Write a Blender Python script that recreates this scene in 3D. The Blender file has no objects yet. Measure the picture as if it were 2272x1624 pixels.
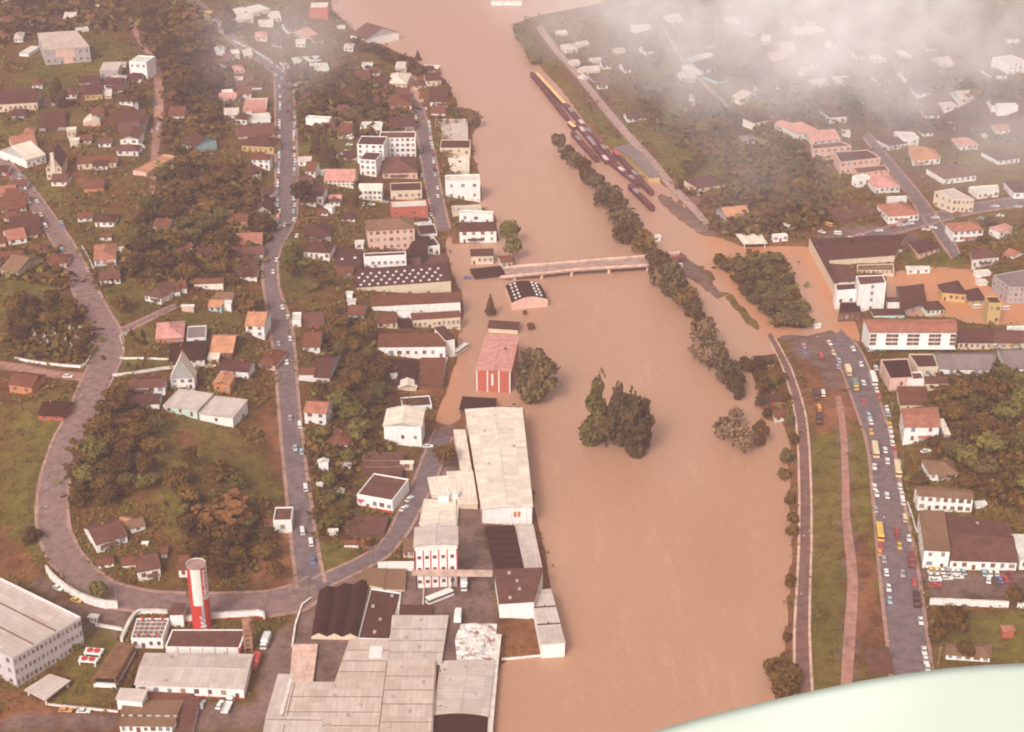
import bpy, math, random
import numpy as np
from mathutils import Vector
R = math.radians
rnd = random.Random(7)
C = bpy.context.scene.collection
SC = bpy.context.scene

# ---------------------------------------------------------------- camera
CAMH, PITCH, FPX, W2, H2 = 340.0, R(26.5), 3510.0, 1135.5, 812.0
cam = bpy.data.cameras.new('camera'); camo = bpy.data.objects.new('camera', cam); C.objects.link(camo)
camo.location = (0, 0, CAMH); camo.rotation_euler = (R(90) - PITCH, 0, 0)
cam.sensor_width = 36.0; cam.lens = 36.0 * FPX / 2271.0
cam.clip_start = 0.3; cam.clip_end = 12000
SC.camera = camo
# ---------------------------------------------------------------- world and sun
SUN_EL, SUN_ROT = R(40), R(205)
w = bpy.data.worlds.new('World'); SC.world = w; w.use_nodes = True
nt = w.node_tree; bg = nt.nodes['Background']
sky = nt.nodes.new('ShaderNodeTexSky'); sky.sky_type = 'NISHITA'; sky.sun_disc = False
sky.sun_elevation = SUN_EL; sky.sun_rotation = SUN_ROT; sky.air_density = 1.0; sky.dust_density = 6.0
hs = nt.nodes.new('ShaderNodeHueSaturation'); hs.inputs['Saturation'].default_value = 0.12
tm = nt.nodes.new('ShaderNodeMix'); tm.data_type = 'RGBA'; tm.blend_type = 'MULTIPLY'; tm.inputs[0].default_value = 1
tm.inputs[7].default_value = (1.0, 0.96, 0.945, 1)
nt.links.new(sky.outputs[0], hs.inputs['Color']); nt.links.new(hs.outputs[0], tm.inputs[6]); nt.links.new(tm.outputs[2], bg.inputs[0])
bg.inputs[1].default_value = 0.14
sl = bpy.data.lights.new('sun', 'SUN'); sl.energy = 1.5; sl.angle = R(14); sl.color = (1, 0.94, 0.86)
so = bpy.data.objects.new('sun', sl); C.objects.link(so)
so.rotation_euler = Vector((math.sin(SUN_ROT) * math.cos(SUN_EL), math.cos(SUN_ROT) * math.cos(SUN_EL), math.sin(SUN_EL))).to_track_quat('Z', 'Y').to_euler()
SC.view_settings.view_transform = 'Standard'; SC.view_settings.look = 'None'
SC.view_settings.exposure = 0.27; SC.view_settings.gamma = 1.0
SC.cycles.max_bounces = 12; SC.cycles.diffuse_bounces = 3; SC.cycles.glossy_bounces = 2; SC.cycles.transmission_bounces = 2
SC.cycles.volume_bounces = 10; SC.cycles.volume_step_rate = 4.0; SC.cycles.volume_max_steps = 64
SC.cycles.transparent_max_bounces = 8
SC.cycles.filter_width = 1.9
SC.cycles.use_denoising = True

# ---------------------------------------------------------------- materials
def nm(n): return bpy.data.materials.new(n)
def node(t, k, **kw):
    n = t.nodes.new(k)
    for a, b in kw.items(): setattr(n, a, b)
    return n
def mixc(t, fac, a, b, blend='MIX'):
    m = node(t, 'ShaderNodeMix', data_type='RGBA', blend_type=blend)
    for i, v in ((0, fac), (6, a), (7, b)):
        if hasattr(v, 'links'): t.links.new(v, m.inputs[i])
        else: m.inputs[i].default_value = v if i == 0 else (*v[:3], 1)
    return m.outputs[2]
def noise(t, scale, det=4, vec=None, rough=.6):
    n = node(t, 'ShaderNodeTexNoise'); n.inputs['Scale'].default_value = scale; n.inputs['Detail'].default_value = det
    n.inputs['Roughness'].default_value = rough
    if vec is not None: t.links.new(vec, n.inputs['Vector'])
    return n.outputs['Fac']
def ramp(t, v, a, b, ca=(0, 0, 0), cb=(1, 1, 1)):
    r = node(t, 'ShaderNodeValToRGB'); t.links.new(v, r.inputs[0])
    r.color_ramp.elements[0].position = a; r.color_ramp.elements[1].position = b
    r.color_ramp.elements[0].color = (*ca, 1); r.color_ramp.elements[1].color = (*cb, 1)
    return r.outputs[0]
MATS = {}
def mat(key, col, rough=.8, kind='plain', spec=.3):
    """procedural materials: plain (mottled), wall (stained render), tile / sheet (roofing with courses, stains)"""
    k = (key, kind)
    if k in MATS: return MATS[k]
    m = nm(key); m.use_nodes = True; t = m.node_tree; b = t.nodes['Principled BSDF']
    b.inputs['Roughness'].default_value = rough; b.inputs['Specular IOR Level'].default_value = spec
    tc = node(t, 'ShaderNodeTexCoord'); ob = tc.outputs['Object']; geo = node(t, 'ShaderNodeNewGeometry').outputs['Position']
    dk = tuple(c * .62 for c in col); lt = tuple(min(1, c * 1.22) for c in col)
    f1 = ramp(t, noise(t, .35, 5, geo), .3, .7)
    dk = tuple(c * (.84 if kind == 'sheet' else .62) for c in col); lt = tuple(min(1, c * (1.08 if kind == 'sheet' else 1.22)) for c in col)
    c = mixc(t, f1, dk if kind != 'wall' else tuple(x * .86 for x in col), lt if kind != 'wall' else col)
    if kind == 'plain': c = mixc(t, ramp(t, noise(t, .06, 6, geo, .7), .5, .75, (0,) * 3, (.5,) * 3), c, tuple(x * q for x, q in zip(col, (1.25, 1.0, .85))))
    if kind == 'wall':
        s = node(t, 'ShaderNodeMapping'); s.inputs['Scale'].default_value = (1.6, 1.6, .18); t.links.new(geo, s.inputs[0])
        f2 = ramp(t, noise(t, .8, 5, s.outputs[0]), .5, .85)
        c = mixc(t, f2, c, tuple(x * q for x, q in zip(col, (.72, .62, .55))))
    if kind in ('tile', 'sheet'):
        uv = tc.outputs['UV']
        if kind == 'sheet':     # single sheets that weathered differently
            bk = node(t, 'ShaderNodeTexBrick'); t.links.new(uv, bk.inputs['Vector']); bk.inputs['Scale'].default_value = .12; bk.inputs['Brick Width'].default_value = .35; bk.inputs['Row Height'].default_value = .8; bk.inputs['Mortar Size'].default_value = .004
            bk.inputs['Color1'].default_value = (1, 1, 1, 1); bk.inputs['Color2'].default_value = (.8, .77, .74, 1); bk.inputs['Mortar'].default_value = (.7, .62, .58, 1); c = mixc(t, 1.0, c, bk.outputs['Color'], 'MULTIPLY')
        wv = node(t, 'ShaderNodeTexWave', wave_type='BANDS', bands_direction='X' if kind == 'sheet' else 'Y', wave_profile='SIN')
        wv.inputs['Scale'].default_value = .16 if kind == 'sheet' else .55; wv.inputs['Distortion'].default_value = .4 if kind == 'sheet' else 1.2
        wv.inputs['Detail'].default_value = 3; wv.inputs['Detail Scale'].default_value = 2
        t.links.new(uv, wv.inputs['Vector'])
        c = mixc(t, ramp(t, wv.outputs['Fac'], .1, .95, (.0,) * 3, (.28 if kind == 'sheet' else .45,) * 3), c, tuple(x * .68 for x in col))
        s = node(t, 'ShaderNodeMapping'); s.inputs['Scale'].default_value = (1.0, .16, 1); t.links.new(uv, s.inputs[0])
        f2 = ramp(t, noise(t, .9, 6, s.outputs[0], .7), .52, .78)
        c = mixc(t, f2, c, tuple(x * q for x, q in zip(col, (.55, .5, .48))) if kind == 'tile' else tuple(x * q for x, q in zip(col, (.8, .7, .64))))
        f3 = ramp(t, noise(t, 2.6, 3, uv, .8), .55, .8)
        c = mixc(t, f3, c, lt)
    if kind == 'patchy':
        f4 = ramp(t, noise(t, .3, 6, geo, .75), .5, .58); c = mixc(t, f4, c, (.34, .16, .1)); c = mixc(t, ramp(t, noise(t, .9, 5, geo, .8), .58, .68), c, (.5, .3, .22))
    t.links.new(c, b.inputs['Base Color'])
    MATS[k] = m
    return m
def flat(key, col, rough=.5, metal=0, spec=.5):
    k = (key, 'flat')
    if k in MATS: return MATS[k]
    m = nm(key); m.use_nodes = True; b = m.node_tree.nodes['Principled BSDF']
    b.inputs['Base Color'].default_value = (*col, 1); b.inputs['Roughness'].default_value = rough
    b.inputs['Metallic'].default_value = metal; b.inputs['Specular IOR Level'].default_value = spec
    t = m.node_tree; g = node(t, 'ShaderNodeNewGeometry').outputs['Position']
    t.links.new(mixc(t, ramp(t, noise(t, 1.2, 3, g), .35, .7), tuple(x * .8 for x in col), col), b.inputs['Base Color'])
    MATS[k] = m
    return m
ROOFC = dict(D=(.115, .042, .032), B=(.2, .07, .04), R=(.44, .17, .11), O=(.58, .26, .14), P=(.66, .3, .25), G=(.64, .5, .42), W=(.74, .68, .6),
             K=(.065, .02, .013), C=(.86, .73, .6), g=(.27, .2, .19), L=(.26, .14, .08), M=(.64, .52, .46), S=(.17, .07, .05))
WALLC = dict(w=(.88, .85, .8), c=(.72, .58, .42), b=(.16, .075, .045), o=(.6, .23, .1), p=(.74, .47, .37), t=(.46, .66, .66), y=(.6, .4, .16), g=(.44, .38, .38),
             r=(.5, .12, .07), m=(.6, .74, .64), k=(.07, .035, .03), v=(.86, .79, .68), u=(.76, .72, .68))
def roofmat(c):
    if c == 'X': return mat('roof_patchy', (.8, .75, .7), .85, 'patchy', .12)
    return mat('roof_' + c, ROOFC[c] if c in ROOFC else WALLC[c], .9, 'sheet' if c in 'GWCgMLK' else 'tile', .12)
def wallmat(c): return mat('wall_' + c, WALLC[c], .8, 'wall')
GLASS = flat('window_glass', (.13, .045, .035), .3)
RED = flat('red_paint', (.62, .045, .03), .5); WHITE = flat('white_paint', (.84, .8, .73), .5)
DARKM = flat('dark_metal', (.09, .05, .04), .6); TYRE = flat('tyre_rubber', (.03, .02, .02), .8)

# ---------------------------------------------------------------- object helpers
def mesh_of(name, V, F, mats=None, mi=None, uv=None, smooth=False):
    me = bpy.data.meshes.new(name); me.from_pydata([tuple(v) for v in V], [], F)
    for m in mats or []: me.materials.append(m)
    if mi: me.polygons.foreach_set('material_index', mi)
    if uv is not None:
        l = me.uv_layers.new(name='UV'); l.data.foreach_set('uv', [c for f in uv for p in f for c in p])
    if smooth: me.polygons.foreach_set('use_smooth', [True] * len(F))
    me.update()
    return me
def link(name, me, parent=None, loc=None, label=None, cat=None, group=None, kind=None, rz=None, scale=None):
    o = bpy.data.objects.new(name, me); C.objects.link(o)
    if loc is not None: o.location = loc
    if rz is not None: o.rotation_euler = (0, 0, rz)
    if scale is not None: o.scale = scale
    if parent: o.parent = parent
    if label: o['label'] = label
    if cat: o['category'] = cat
    if group: o['group'] = group
    if kind: o['kind'] = kind
    return o
class MB:
    """collects faces of one part; every face may carry UVs in metres"""
    def __init__(s): s.V, s.F, s.M, s.U = [], [], [], []
    def face(s, pts, m=0):
        pts = [Vector(p) for p in pts]; i = len(s.V); s.V += pts; s.F.append(list(range(i, i + len(pts)))); s.M.append(m)
        n = (pts[1] - pts[0]).cross(pts[2] - pts[1]); n = n.normalized() if n.length > 1e-9 else Vector((0, 0, 1))
        u = Vector((0, 0, 1)).cross(n); u = u.normalized() if u.length > .01 else (pts[1] - pts[0]).normalized()
        v = n.cross(u); s.U.append([(p.dot(u), p.dot(v)) for p in pts])
    def prism(s, ring, z0, z1, m=0, bottom=False, top=True):
        n = len(ring)
        for i in range(n):
            a, b = ring[i], ring[(i + 1) % n]
            s.face([(a[0], a[1], z0), (b[0], b[1], z0), (b[0], b[1], z1), (a[0], a[1], z1)], m)
        if top: s.face([(p[0], p[1], z1) for p in ring], m)
        if bottom: s.face([(p[0], p[1], z0) for p in reversed(ring)], m)
    def box(s, x0, x1, y0, y1, z0, z1, m=0): s.prism([(x0, y0), (x1, y0), (x1, y1), (x0, y1)], z0, z1, m, True)
    def slab(s, top, th, m=0):
        """top: ccw ring of 3d points; solid of thickness th below it"""
        top = [Vector(p) for p in top]; lo = [p - Vector((0, 0, th)) for p in top]
        s.face(top, m); s.face(list(reversed(lo)), m)
        for i in range(len(top)):
            j = (i + 1) % len(top); s.face([lo[i], lo[j], top[j], top[i]], m)
    def build(s, name, mats, parent=None, smooth=False, **kw):
        return link(name, mesh_of(name, s.V, s.F, mats, s.M, s.U, smooth), parent, **kw)
    def mesh(s, name, mats, smooth=False): return mesh_of(name, s.V, s.F, mats, s.M, s.U, smooth)

# ---------------------------------------------------------------- photo tiles -> picture points -> the ground
S0 = 1.6577
TILES = {}
for i, x in enumerate((0, 700, 1400, 2100)):
    TILES['a%d' % i] = (x / S0, 0, 4.4862); TILES['b%d' % i] = (x / S0, 500 / S0, 4.4862)
for i, x in enumerate((0, 941, 1882, 2823)):
    TILES['c%d' % i] = (x / S0, 609.3, 4.0); TILES['d%d' % i] = (x / S0, 1015.3, 4.0); TILES['e%d' % i] = (x / S0, 1217.9, 4.0)
TILES['f3'] = (1703, 0, 4.0); TILES['g3'] = (1703, 301.6, 4.0); TILES['D'] = (0, 0, 1.0)
TILES['h'] = (965.2, 904.9, 4.0); TILES['k'] = (1025.5, 1217.9, 4.0); TILES['i'] = (1116, 120.6, 4.487); TILES['q'] = (0, 0, 1.138); TILES['r'] = (1135.3, 0, 1.138); TILES['j'] = (1447.8, 663.6, 4.893)
def T(t, x, y): a, b, s = TILES[t]; return a + x / s, b + y / s
CP, SP = math.cos(PITCH), math.sin(PITCH)
def ray(px, py):
    u, v = (px - W2) / FPX, (py - H2) / FPX
    return u, CP - v * SP, -SP - v * CP         # x right, y forward, z up
def onz(px, py, z=0.0):
    x, y, d = ray(px, py); t = (z - CAMH) / d
    return np.array([x * t, y * t]) if t > 0 else np.array([x * 9000, y * 9000])
def pscale(px, py, z=0.0):
    """picture units per metre at the point (px,py) on height z: (horizontal, vertical)"""
    x, y, d = ray(px, py); t = (z - CAMH) / d
    ang = math.atan2(-d, y)
    return FPX / t, FPX / t * CP

# ---------------------------------------------------------------- terrain
fx = np.arange(-640, 641, 4.0); fy = np.arange(372, 1700, 4.0)
XS = np.concatenate([[-9000, -5000, -2500, -1400, -900], fx, [900, 1400, 2500, 5000, 9000]])
YS = np.concatenate([[-3000, -1000, -200, 150, 300], fy, [1900, 2400, 3500, 6000, 11000]])
def inpoly(PX, PY, poly):
    P = np.asarray(poly, float); r = np.zeros(PX.shape, bool); n = len(P)
    for i in range(n):
        x0, y0 = P[i]; x1, y1 = P[(i + 1) % n]
        if y0 == y1: continue
        c = ((y0 > PY) != (y1 > PY)) & (PX < (x1 - x0) * (PY - y0) / (y1 - y0) + x0); r ^= c
    return r
def dseg(PX, PY, poly):
    d = np.full(PX.shape, 1e9); P = np.asarray(poly, float)
    for i in range(len(P)):
        a = P[i]; b = P[(i + 1) % len(P)]; ab = b - a; L = max(ab @ ab, 1e-9)
        t = np.clip(((PX - a[0]) * ab[0] + (PY - a[1]) * ab[1]) / L, 0, 1)
        d = np.minimum(d, np.hypot(PX - a[0] - t * ab[0], PY - a[1] - t * ab[1]))
    return d
WATER = [[(680, -260), (728, -60), (735, 20), (790, 72), (860, 105), (915, 134), (945, 148), (975, 165), (1000, 195), (1005, 235), (1050, 245), (1068, 270), (1045, 300), (1050, 350),
  (1062, 385), (1066, 435), (1060, 458), (1098, 478), (1105, 535), (1010, 542), (992, 516), (986, 530), (990, 560), (1003, 610), (1025, 655), (1028, 700), (1012, 745), (1012, 790),
  (995, 850), (975, 900), (958, 946), (985, 938), (1008, 958), (1030, 908), (1160, 908), (1180, 1120), (1194, 1165), (1220, 1300), (1236, 1390), (1212, 1452), (1112, 1460), (1098, 1520), (1085, 1760),
  (1700, 1760), (1712, 1600), (1728, 1555), (1716, 1495), (1745, 1440), (1752, 1350), (1758, 1250), (1764, 1180), (1752, 1120), (1756, 1050), (1758, 985), (1748, 955), (1738, 935), (1700, 930), (1690, 880), (1672, 835), (1655, 800),
  (1690, 790), (1722, 790), (1712, 755), (1735, 742), (1800, 747), (1835, 735), (1865, 745), (1905, 762), (1912, 745), (1890, 690), (1850, 610), (1800, 548), (1740, 545), (1650, 548), (1600, 528),
  (1560, 500), (1500, 432), (1462, 402), (1436, 398), (1340, 316), (1300, 272), (1250, 202), (1200, 150), (1183, 112), (1145, 76), (1140, 55), (1180, 38), (1330, 8), (1420, -60), (1500, -260)],
 [(1965, 604), (2060, 590), (2160, 596), (2200, 640), (2271, 660), (2420, 665), (2420, 728), (2271, 726), (2140, 716), (2120, 706), (1990, 700), (1965, 690)],
 [(880, 195), (905, 160), (925, 165), (930, 230), (912, 232)]]
LAND = [[(1452, 424), (1480, 436), (1530, 470), (1588, 518), (1580, 527), (1556, 522), (1500, 482), (1462, 446)],
 [(1470, 565), (1505, 556), (1555, 600), (1606, 664), (1598, 668), (1545, 626), (1498, 602)],
 [(1548, 590), (1562, 590), (1590, 620), (1582, 626)], [(1600, 648), (1616, 648), (1690, 730), (1676, 736), (1648, 706)],
 [(1586, 570), (1640, 576), (1690, 564), (1735, 572), (1748, 610), (1768, 660), (1790, 716), (1785, 728), (1738, 726), (1690, 680), (1640, 632)]]
WW = [[tuple(onz(*p)) for p in q] for q in WATER]; LW = [[tuple(onz(*p)) for p in q] for q in LAND]
HC = [(30, 1560, 2), (150, 1600, 2), (300, 1590, 2), (185, 1420, 5), (40, 1300, 7), (350, 1480, 3), (280, 1310, 8), (200, 1290, 8), (130, 1100, 15), (160, 900, 19), (240, 730, 20), (40, 900, 16), (40, 1150, 10),
 (150, 500, 22), (430, 1080, 24), (430, 950, 26), (250, 1050, 20), (300, 700, 22), (450, 480, 25), (640, 400, 13), (620, 1000, 11), (680, 1290, 4), (620, 650, 14), (800, 720, 5), (790, 900, 5), (900, 400, 4),
 (350, 100, 24), (50, 250, 28), (750, 200, 9), (700, 1450, 3), (560, 1430, 4), (500, 1560, 3), (1000, 1250, 3), (900, 1400, 3), (930, 200, 3), (900, 1050, 4), (800, 1150, 6), (650, -60, 12), (200, -60, 30),
 (1700, 300, 17), (2200, 200, 26), (1600, 420, 8), (2000, 430, 8), (2200, 480, 8), (2100, 560, 4), (2200, 1000, 20), (2150, 1180, 6), (2000, 1300, 4), (1850, 1200, 3), (1960, 900, 3), (1840, 790, 1.6), (2180, 1420, 4),
 (1450, 200, 5), (1280, 120, 3), (1340, 240, 3), (1840, 660, 2), (1560, 100, 14), (1900, 50, 26), (2150, 790, 4), (2060, 700, 1.5), (1770, 1000, 3), (1900, 1500, 3), (1400, 330, 2.5)]
HW = np.array([[*onz(a, b), h] for a, b, h in HC])
GX, GY = np.meshgrid(XS, YS)
num = np.zeros(GX.shape); den = np.full(GX.shape, 1e-12)
for x, y, h in HW:
    d2 = (GX - x) ** 2 + (GY - y) ** 2; k = np.exp(-d2 / (2 * 34.0 ** 2)) + 1e-5 / (1 + d2 / 1e4); num += k * h; den += k
hf = num / den
rng = np.random.default_rng(3)
def vnoise(X, Y, s, seed):
    r = np.random.default_rng(seed); G = r.random((128, 128)); x = X / s; y = Y / s; xi = np.floor(x).astype(int); yi = np.floor(y).astype(int); a = x - xi; b = y - yi
    a = a * a * (3 - 2 * a); b = b * b * (3 - 2 * b); g = lambda i, j: G[(yi + j) % 128, (xi + i) % 128]
    return (g(0, 0) * (1 - a) + g(1, 0) * a) * (1 - b) + (g(0, 1) * (1 - a) + g(1, 1) * a) * b
wd = np.full(GX.shape, 1e9); wet = np.zeros(GX.shape, bool)
for q in WW: wet |= inpoly(GX, GY, q); wd = np.minimum(wd, dseg(GX, GY, q))
for q in LW: wet &= ~inpoly(GX, GY, q); wd = np.minimum(wd, dseg(GX, GY, q))
sd = np.where(wet, -wd, wd)
HT = np.where(sd > 0, np.minimum(hf, .45 + .14 * sd) , np.maximum(-2.5, .12 + .35 * sd))
HT = np.where(sd > 0, np.maximum(HT, .25), HT)
def height(x, y):
    i = int(np.clip(np.searchsorted(XS, x) - 1, 0, len(XS) - 2)); j = int(np.clip(np.searchsorted(YS, y) - 1, 0, len(YS) - 2))
    a = (x - XS[i]) / (XS[i + 1] - XS[i]); b = (y - YS[j]) / (YS[j + 1] - YS[j])
    return (HT[j, i] * (1 - a) + HT[j, i + 1] * a) * (1 - b) + (HT[j + 1, i] * (1 - a) + HT[j + 1, i + 1] * a) * b
def G(px, py, tile='D'):
    """the ground point seen at a picture point"""
    if tile != 'D': px, py = T(tile, px, py)
    z = 3.0
    for _ in range(14):
        p = onz(px, py, z); z += .6 * (max(height(*p), 0) - z)
    return Vector((p[0], p[1], z))
def proj(x, y, z):
    d = y * CP - (z - CAMH) * SP
    return W2 + FPX * x / d, H2 - FPX * (y * SP + (z - CAMH) * CP) / d

# ---------------------------------------------------------------- setting: ground, water, roads
RW, RH = 568, 406                       # coarse map of the picture: what covers the ground where
COVER = np.zeros((RH, RW), np.uint8)    # 1 road/paved, 2 building, 3 lawn, 4 water, 5 earth, 6 paved ground
cyy, cxx = np.mgrid[0:RH, 0:RW] * 4.0 + 2.0
def cover(poly, v):
    COVER[inpoly(cxx, cyy, poly)] = v
def cov(px, py):
    i, j = int(px / 4), int(py / 4)
    return COVER[j, i] if 0 <= i < RW and 0 <= j < RH else 0
for q in WATER: cover(q, 4)
for q in LAND: cover(q, 0)
GRASS = [[(340, 930), (480, 930), (600, 1020), (640, 1120), (560, 1100), (420, 1050), (345, 1040)], [(350, 1080), (410, 1100), (420, 1200), (380, 1190)], [(560, 1250), (640, 1200), (650, 1310), (560, 1310)], [(100, 100), (240, 80), (300, 110), (250, 150), (200, 190), (90, 210), (20, 205), (60, 160)], [(0, 610), (140, 640), (160, 700), (60, 720), (0, 700)], [(225, 640), (290, 620), (360, 680), (255, 715)],
 [(275, 745), (345, 728), (345, 765), (285, 775)], [(262, 800), (372, 790), (372, 812), (250, 832)], [(0, 900), (120, 880), (150, 960), (120, 1100), (90, 1250), (0, 1180)], [(375, 690), (540, 690), (540, 720), (400, 720)],
 [(610, 530), (660, 520), (690, 640), (680, 690), (640, 650), (612, 620)], [(708, 1205), (800, 1215), (790, 1235), (715, 1276)], [(902, 1278), (938, 1278), (936, 1342), (898, 1340)],
 [(110, 1465), (190, 1395), (270, 1410), (240, 1560), (110, 1560), (150, 1500)], [(470, 1375), (545, 1365), (545, 1385), (475, 1395)], [(1802, 960), (1862, 960), (1872, 1200), (1865, 1530), (1795, 1530), (1797, 1200)],
 [(1885, 960), (1925, 960), (1940, 1200), (1965, 1500), (1885, 1520), (1900, 1300)], [(2066, 1355), (2271, 1360), (2271, 1470), (2080, 1470)], [(1190, 125), (1215, 140), (1300, 235), (1385, 320), (1345, 315), (1270, 225)],
 [(1420, 280), (1500, 320), (1600, 350), (1640, 420), (1560, 430), (1470, 350)], [(2130, 330), (2250, 350), (2271, 420), (2160, 420)], [(2080, 545), (2130, 560), (2160, 600), (2010, 600), (2000, 570)],
 [(650, 320), (720, 300), (800, 330), (790, 400), (700, 400)], [(0, 440), (60, 380), (130, 400), (150, 440), (60, 450)], [(1600, 648), (1616, 648), (1690, 730), (1676, 736), (1648, 706)], [(1548, 590), (1562, 590), (1590, 620), (1582, 626)]]
EARTH = [[(380, 960), (430, 950), (440, 985), (400, 1000)], [(570, 900), (610, 900), (635, 1080), (600, 1040)], [(0, 1150), (60, 1230), (110, 1290), (60, 1290), (0, 1270)], [(120, 370), (200, 360), (190, 400), (130, 420)],
 [(150, 190), (210, 195), (200, 230), (150, 225)], [(0, 1520), (110, 1560), (150, 1590), (0, 1600)], [(560, 1190), (650, 1180), (650, 1310), (560, 1300)], [(1762, 740), (1880, 800), (1900, 960), (1800, 960)], [(1120, 1375), (1190, 1370), (1198, 1450), (1125, 1455)],
 [(840, 850), (990, 860), (960, 880), (850, 880)], [(1480, 420), (1560, 440), (1640, 500), (1560, 470)], [(1880, 1200), (1930, 1180), (1960, 1400), (1900, 1500)]]
PAVED = [[(1008, 1100), (1070, 1125), (1100, 1260), (1110, 1400), (1000, 1400), (940, 1290), (1012, 1290)], [(1780, 745), (1850, 800), (1870, 860), (1850, 870), (1800, 800)], [(660, 1330), (720, 1300), (860, 1250), (1070, 1250), (1110, 1400), (1110, 1460), (640, 1530), (590, 1624), (430, 1624), (430, 1560), (560, 1560), (600, 1400), (650, 1390)], [(0, 1600), (100, 1575), (270, 1590), (270, 1640), (0, 1640)],
 [(108, 1290), (150, 1330), (262, 1352), (300, 1340), (270, 1410), (170, 1390), (60, 1290)], [(2050, 1270), (2271, 1270), (2271, 1335), (2060, 1325)], [(940, 960), (1000, 940), (1015, 1050), (1000, 1250), (920, 1250), (900, 1130)],
 [(1730, 742), (1800, 748), (1835, 736), (1905, 765), (1910, 800), (1860, 830), (1780, 800)], [(1452, 424), (1480, 436), (1530, 470), (1588, 518), (1580, 527), (1556, 522), (1500, 482), (1462, 446)],
 [(1470, 565), (1505, 556), (1555, 600), (1606, 664), (1598, 668), (1545, 626), (1498, 602)], [(1810, 520), (1900, 500), (2030, 500), (2040, 540), (1850, 560)], [(640, 1430), (705, 1440), (690, 1510), (640, 1500)]]
for q in GRASS: cover(q, 3)
for q in EARTH: cover(q, 5)
for q in PAVED: cover(q, 6)
FOREST = [[(165, 1000), (200, 890), (320, 890), (330, 950), (300, 1010), (290, 1090), (170, 1100)], [(410, 1120), (560, 1110), (600, 1200), (590, 1270), (470, 1270)], [(20, 690), (110, 660), (222, 725), (222, 805), (30, 790)],
 [(345, 370), (550, 370), (608, 470), (600, 530), (530, 630), (380, 635), (270, 605), (295, 520), (335, 460)], [(290, 0), (440, 10), (510, 160), (490, 290), (430, 360), (370, 330), (362, 200), (330, 90)], [(0, 0), (285, 0), (300, 66), (190, 70), (80, 74), (0, 100)],
 [(730, 690), (805, 695), (855, 890), (855, 1010), (800, 1015), (730, 905), (695, 850)], [(640, 120), (760, 150), (905, 200), (915, 280), (780, 310), (680, 300), (650, 220)], [(1398, 130), (1500, 180), (1630, 250), (1635, 310), (1520, 330), (1440, 260)],
 [(1560, 320), (1700, 290), (1810, 340), (1840, 490), (1700, 525), (1600, 520), (1500, 420)], [(2070, 840), (2290, 820), (2290, 1140), (2150, 1090), (2085, 1010)], [(1650, 150), (2271, 190), (2271, 320), (1900, 270), (1700, 290)],
 [(1588, 572), (1640, 578), (1690, 566), (1735, 574), (1748, 610), (1768, 660), (1788, 714), (1783, 726), (1738, 724), (1690, 680), (1640, 632)], [(700, 930), (780, 960), (770, 1190), (710, 1190)], [(120, 560), (200, 600), (260, 640), (150, 640), (0, 610), (0, 560)]]
for q in FOREST: COVER[inpoly(cxx, cyy, q) & (COVER == 0)] = 7

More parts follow.
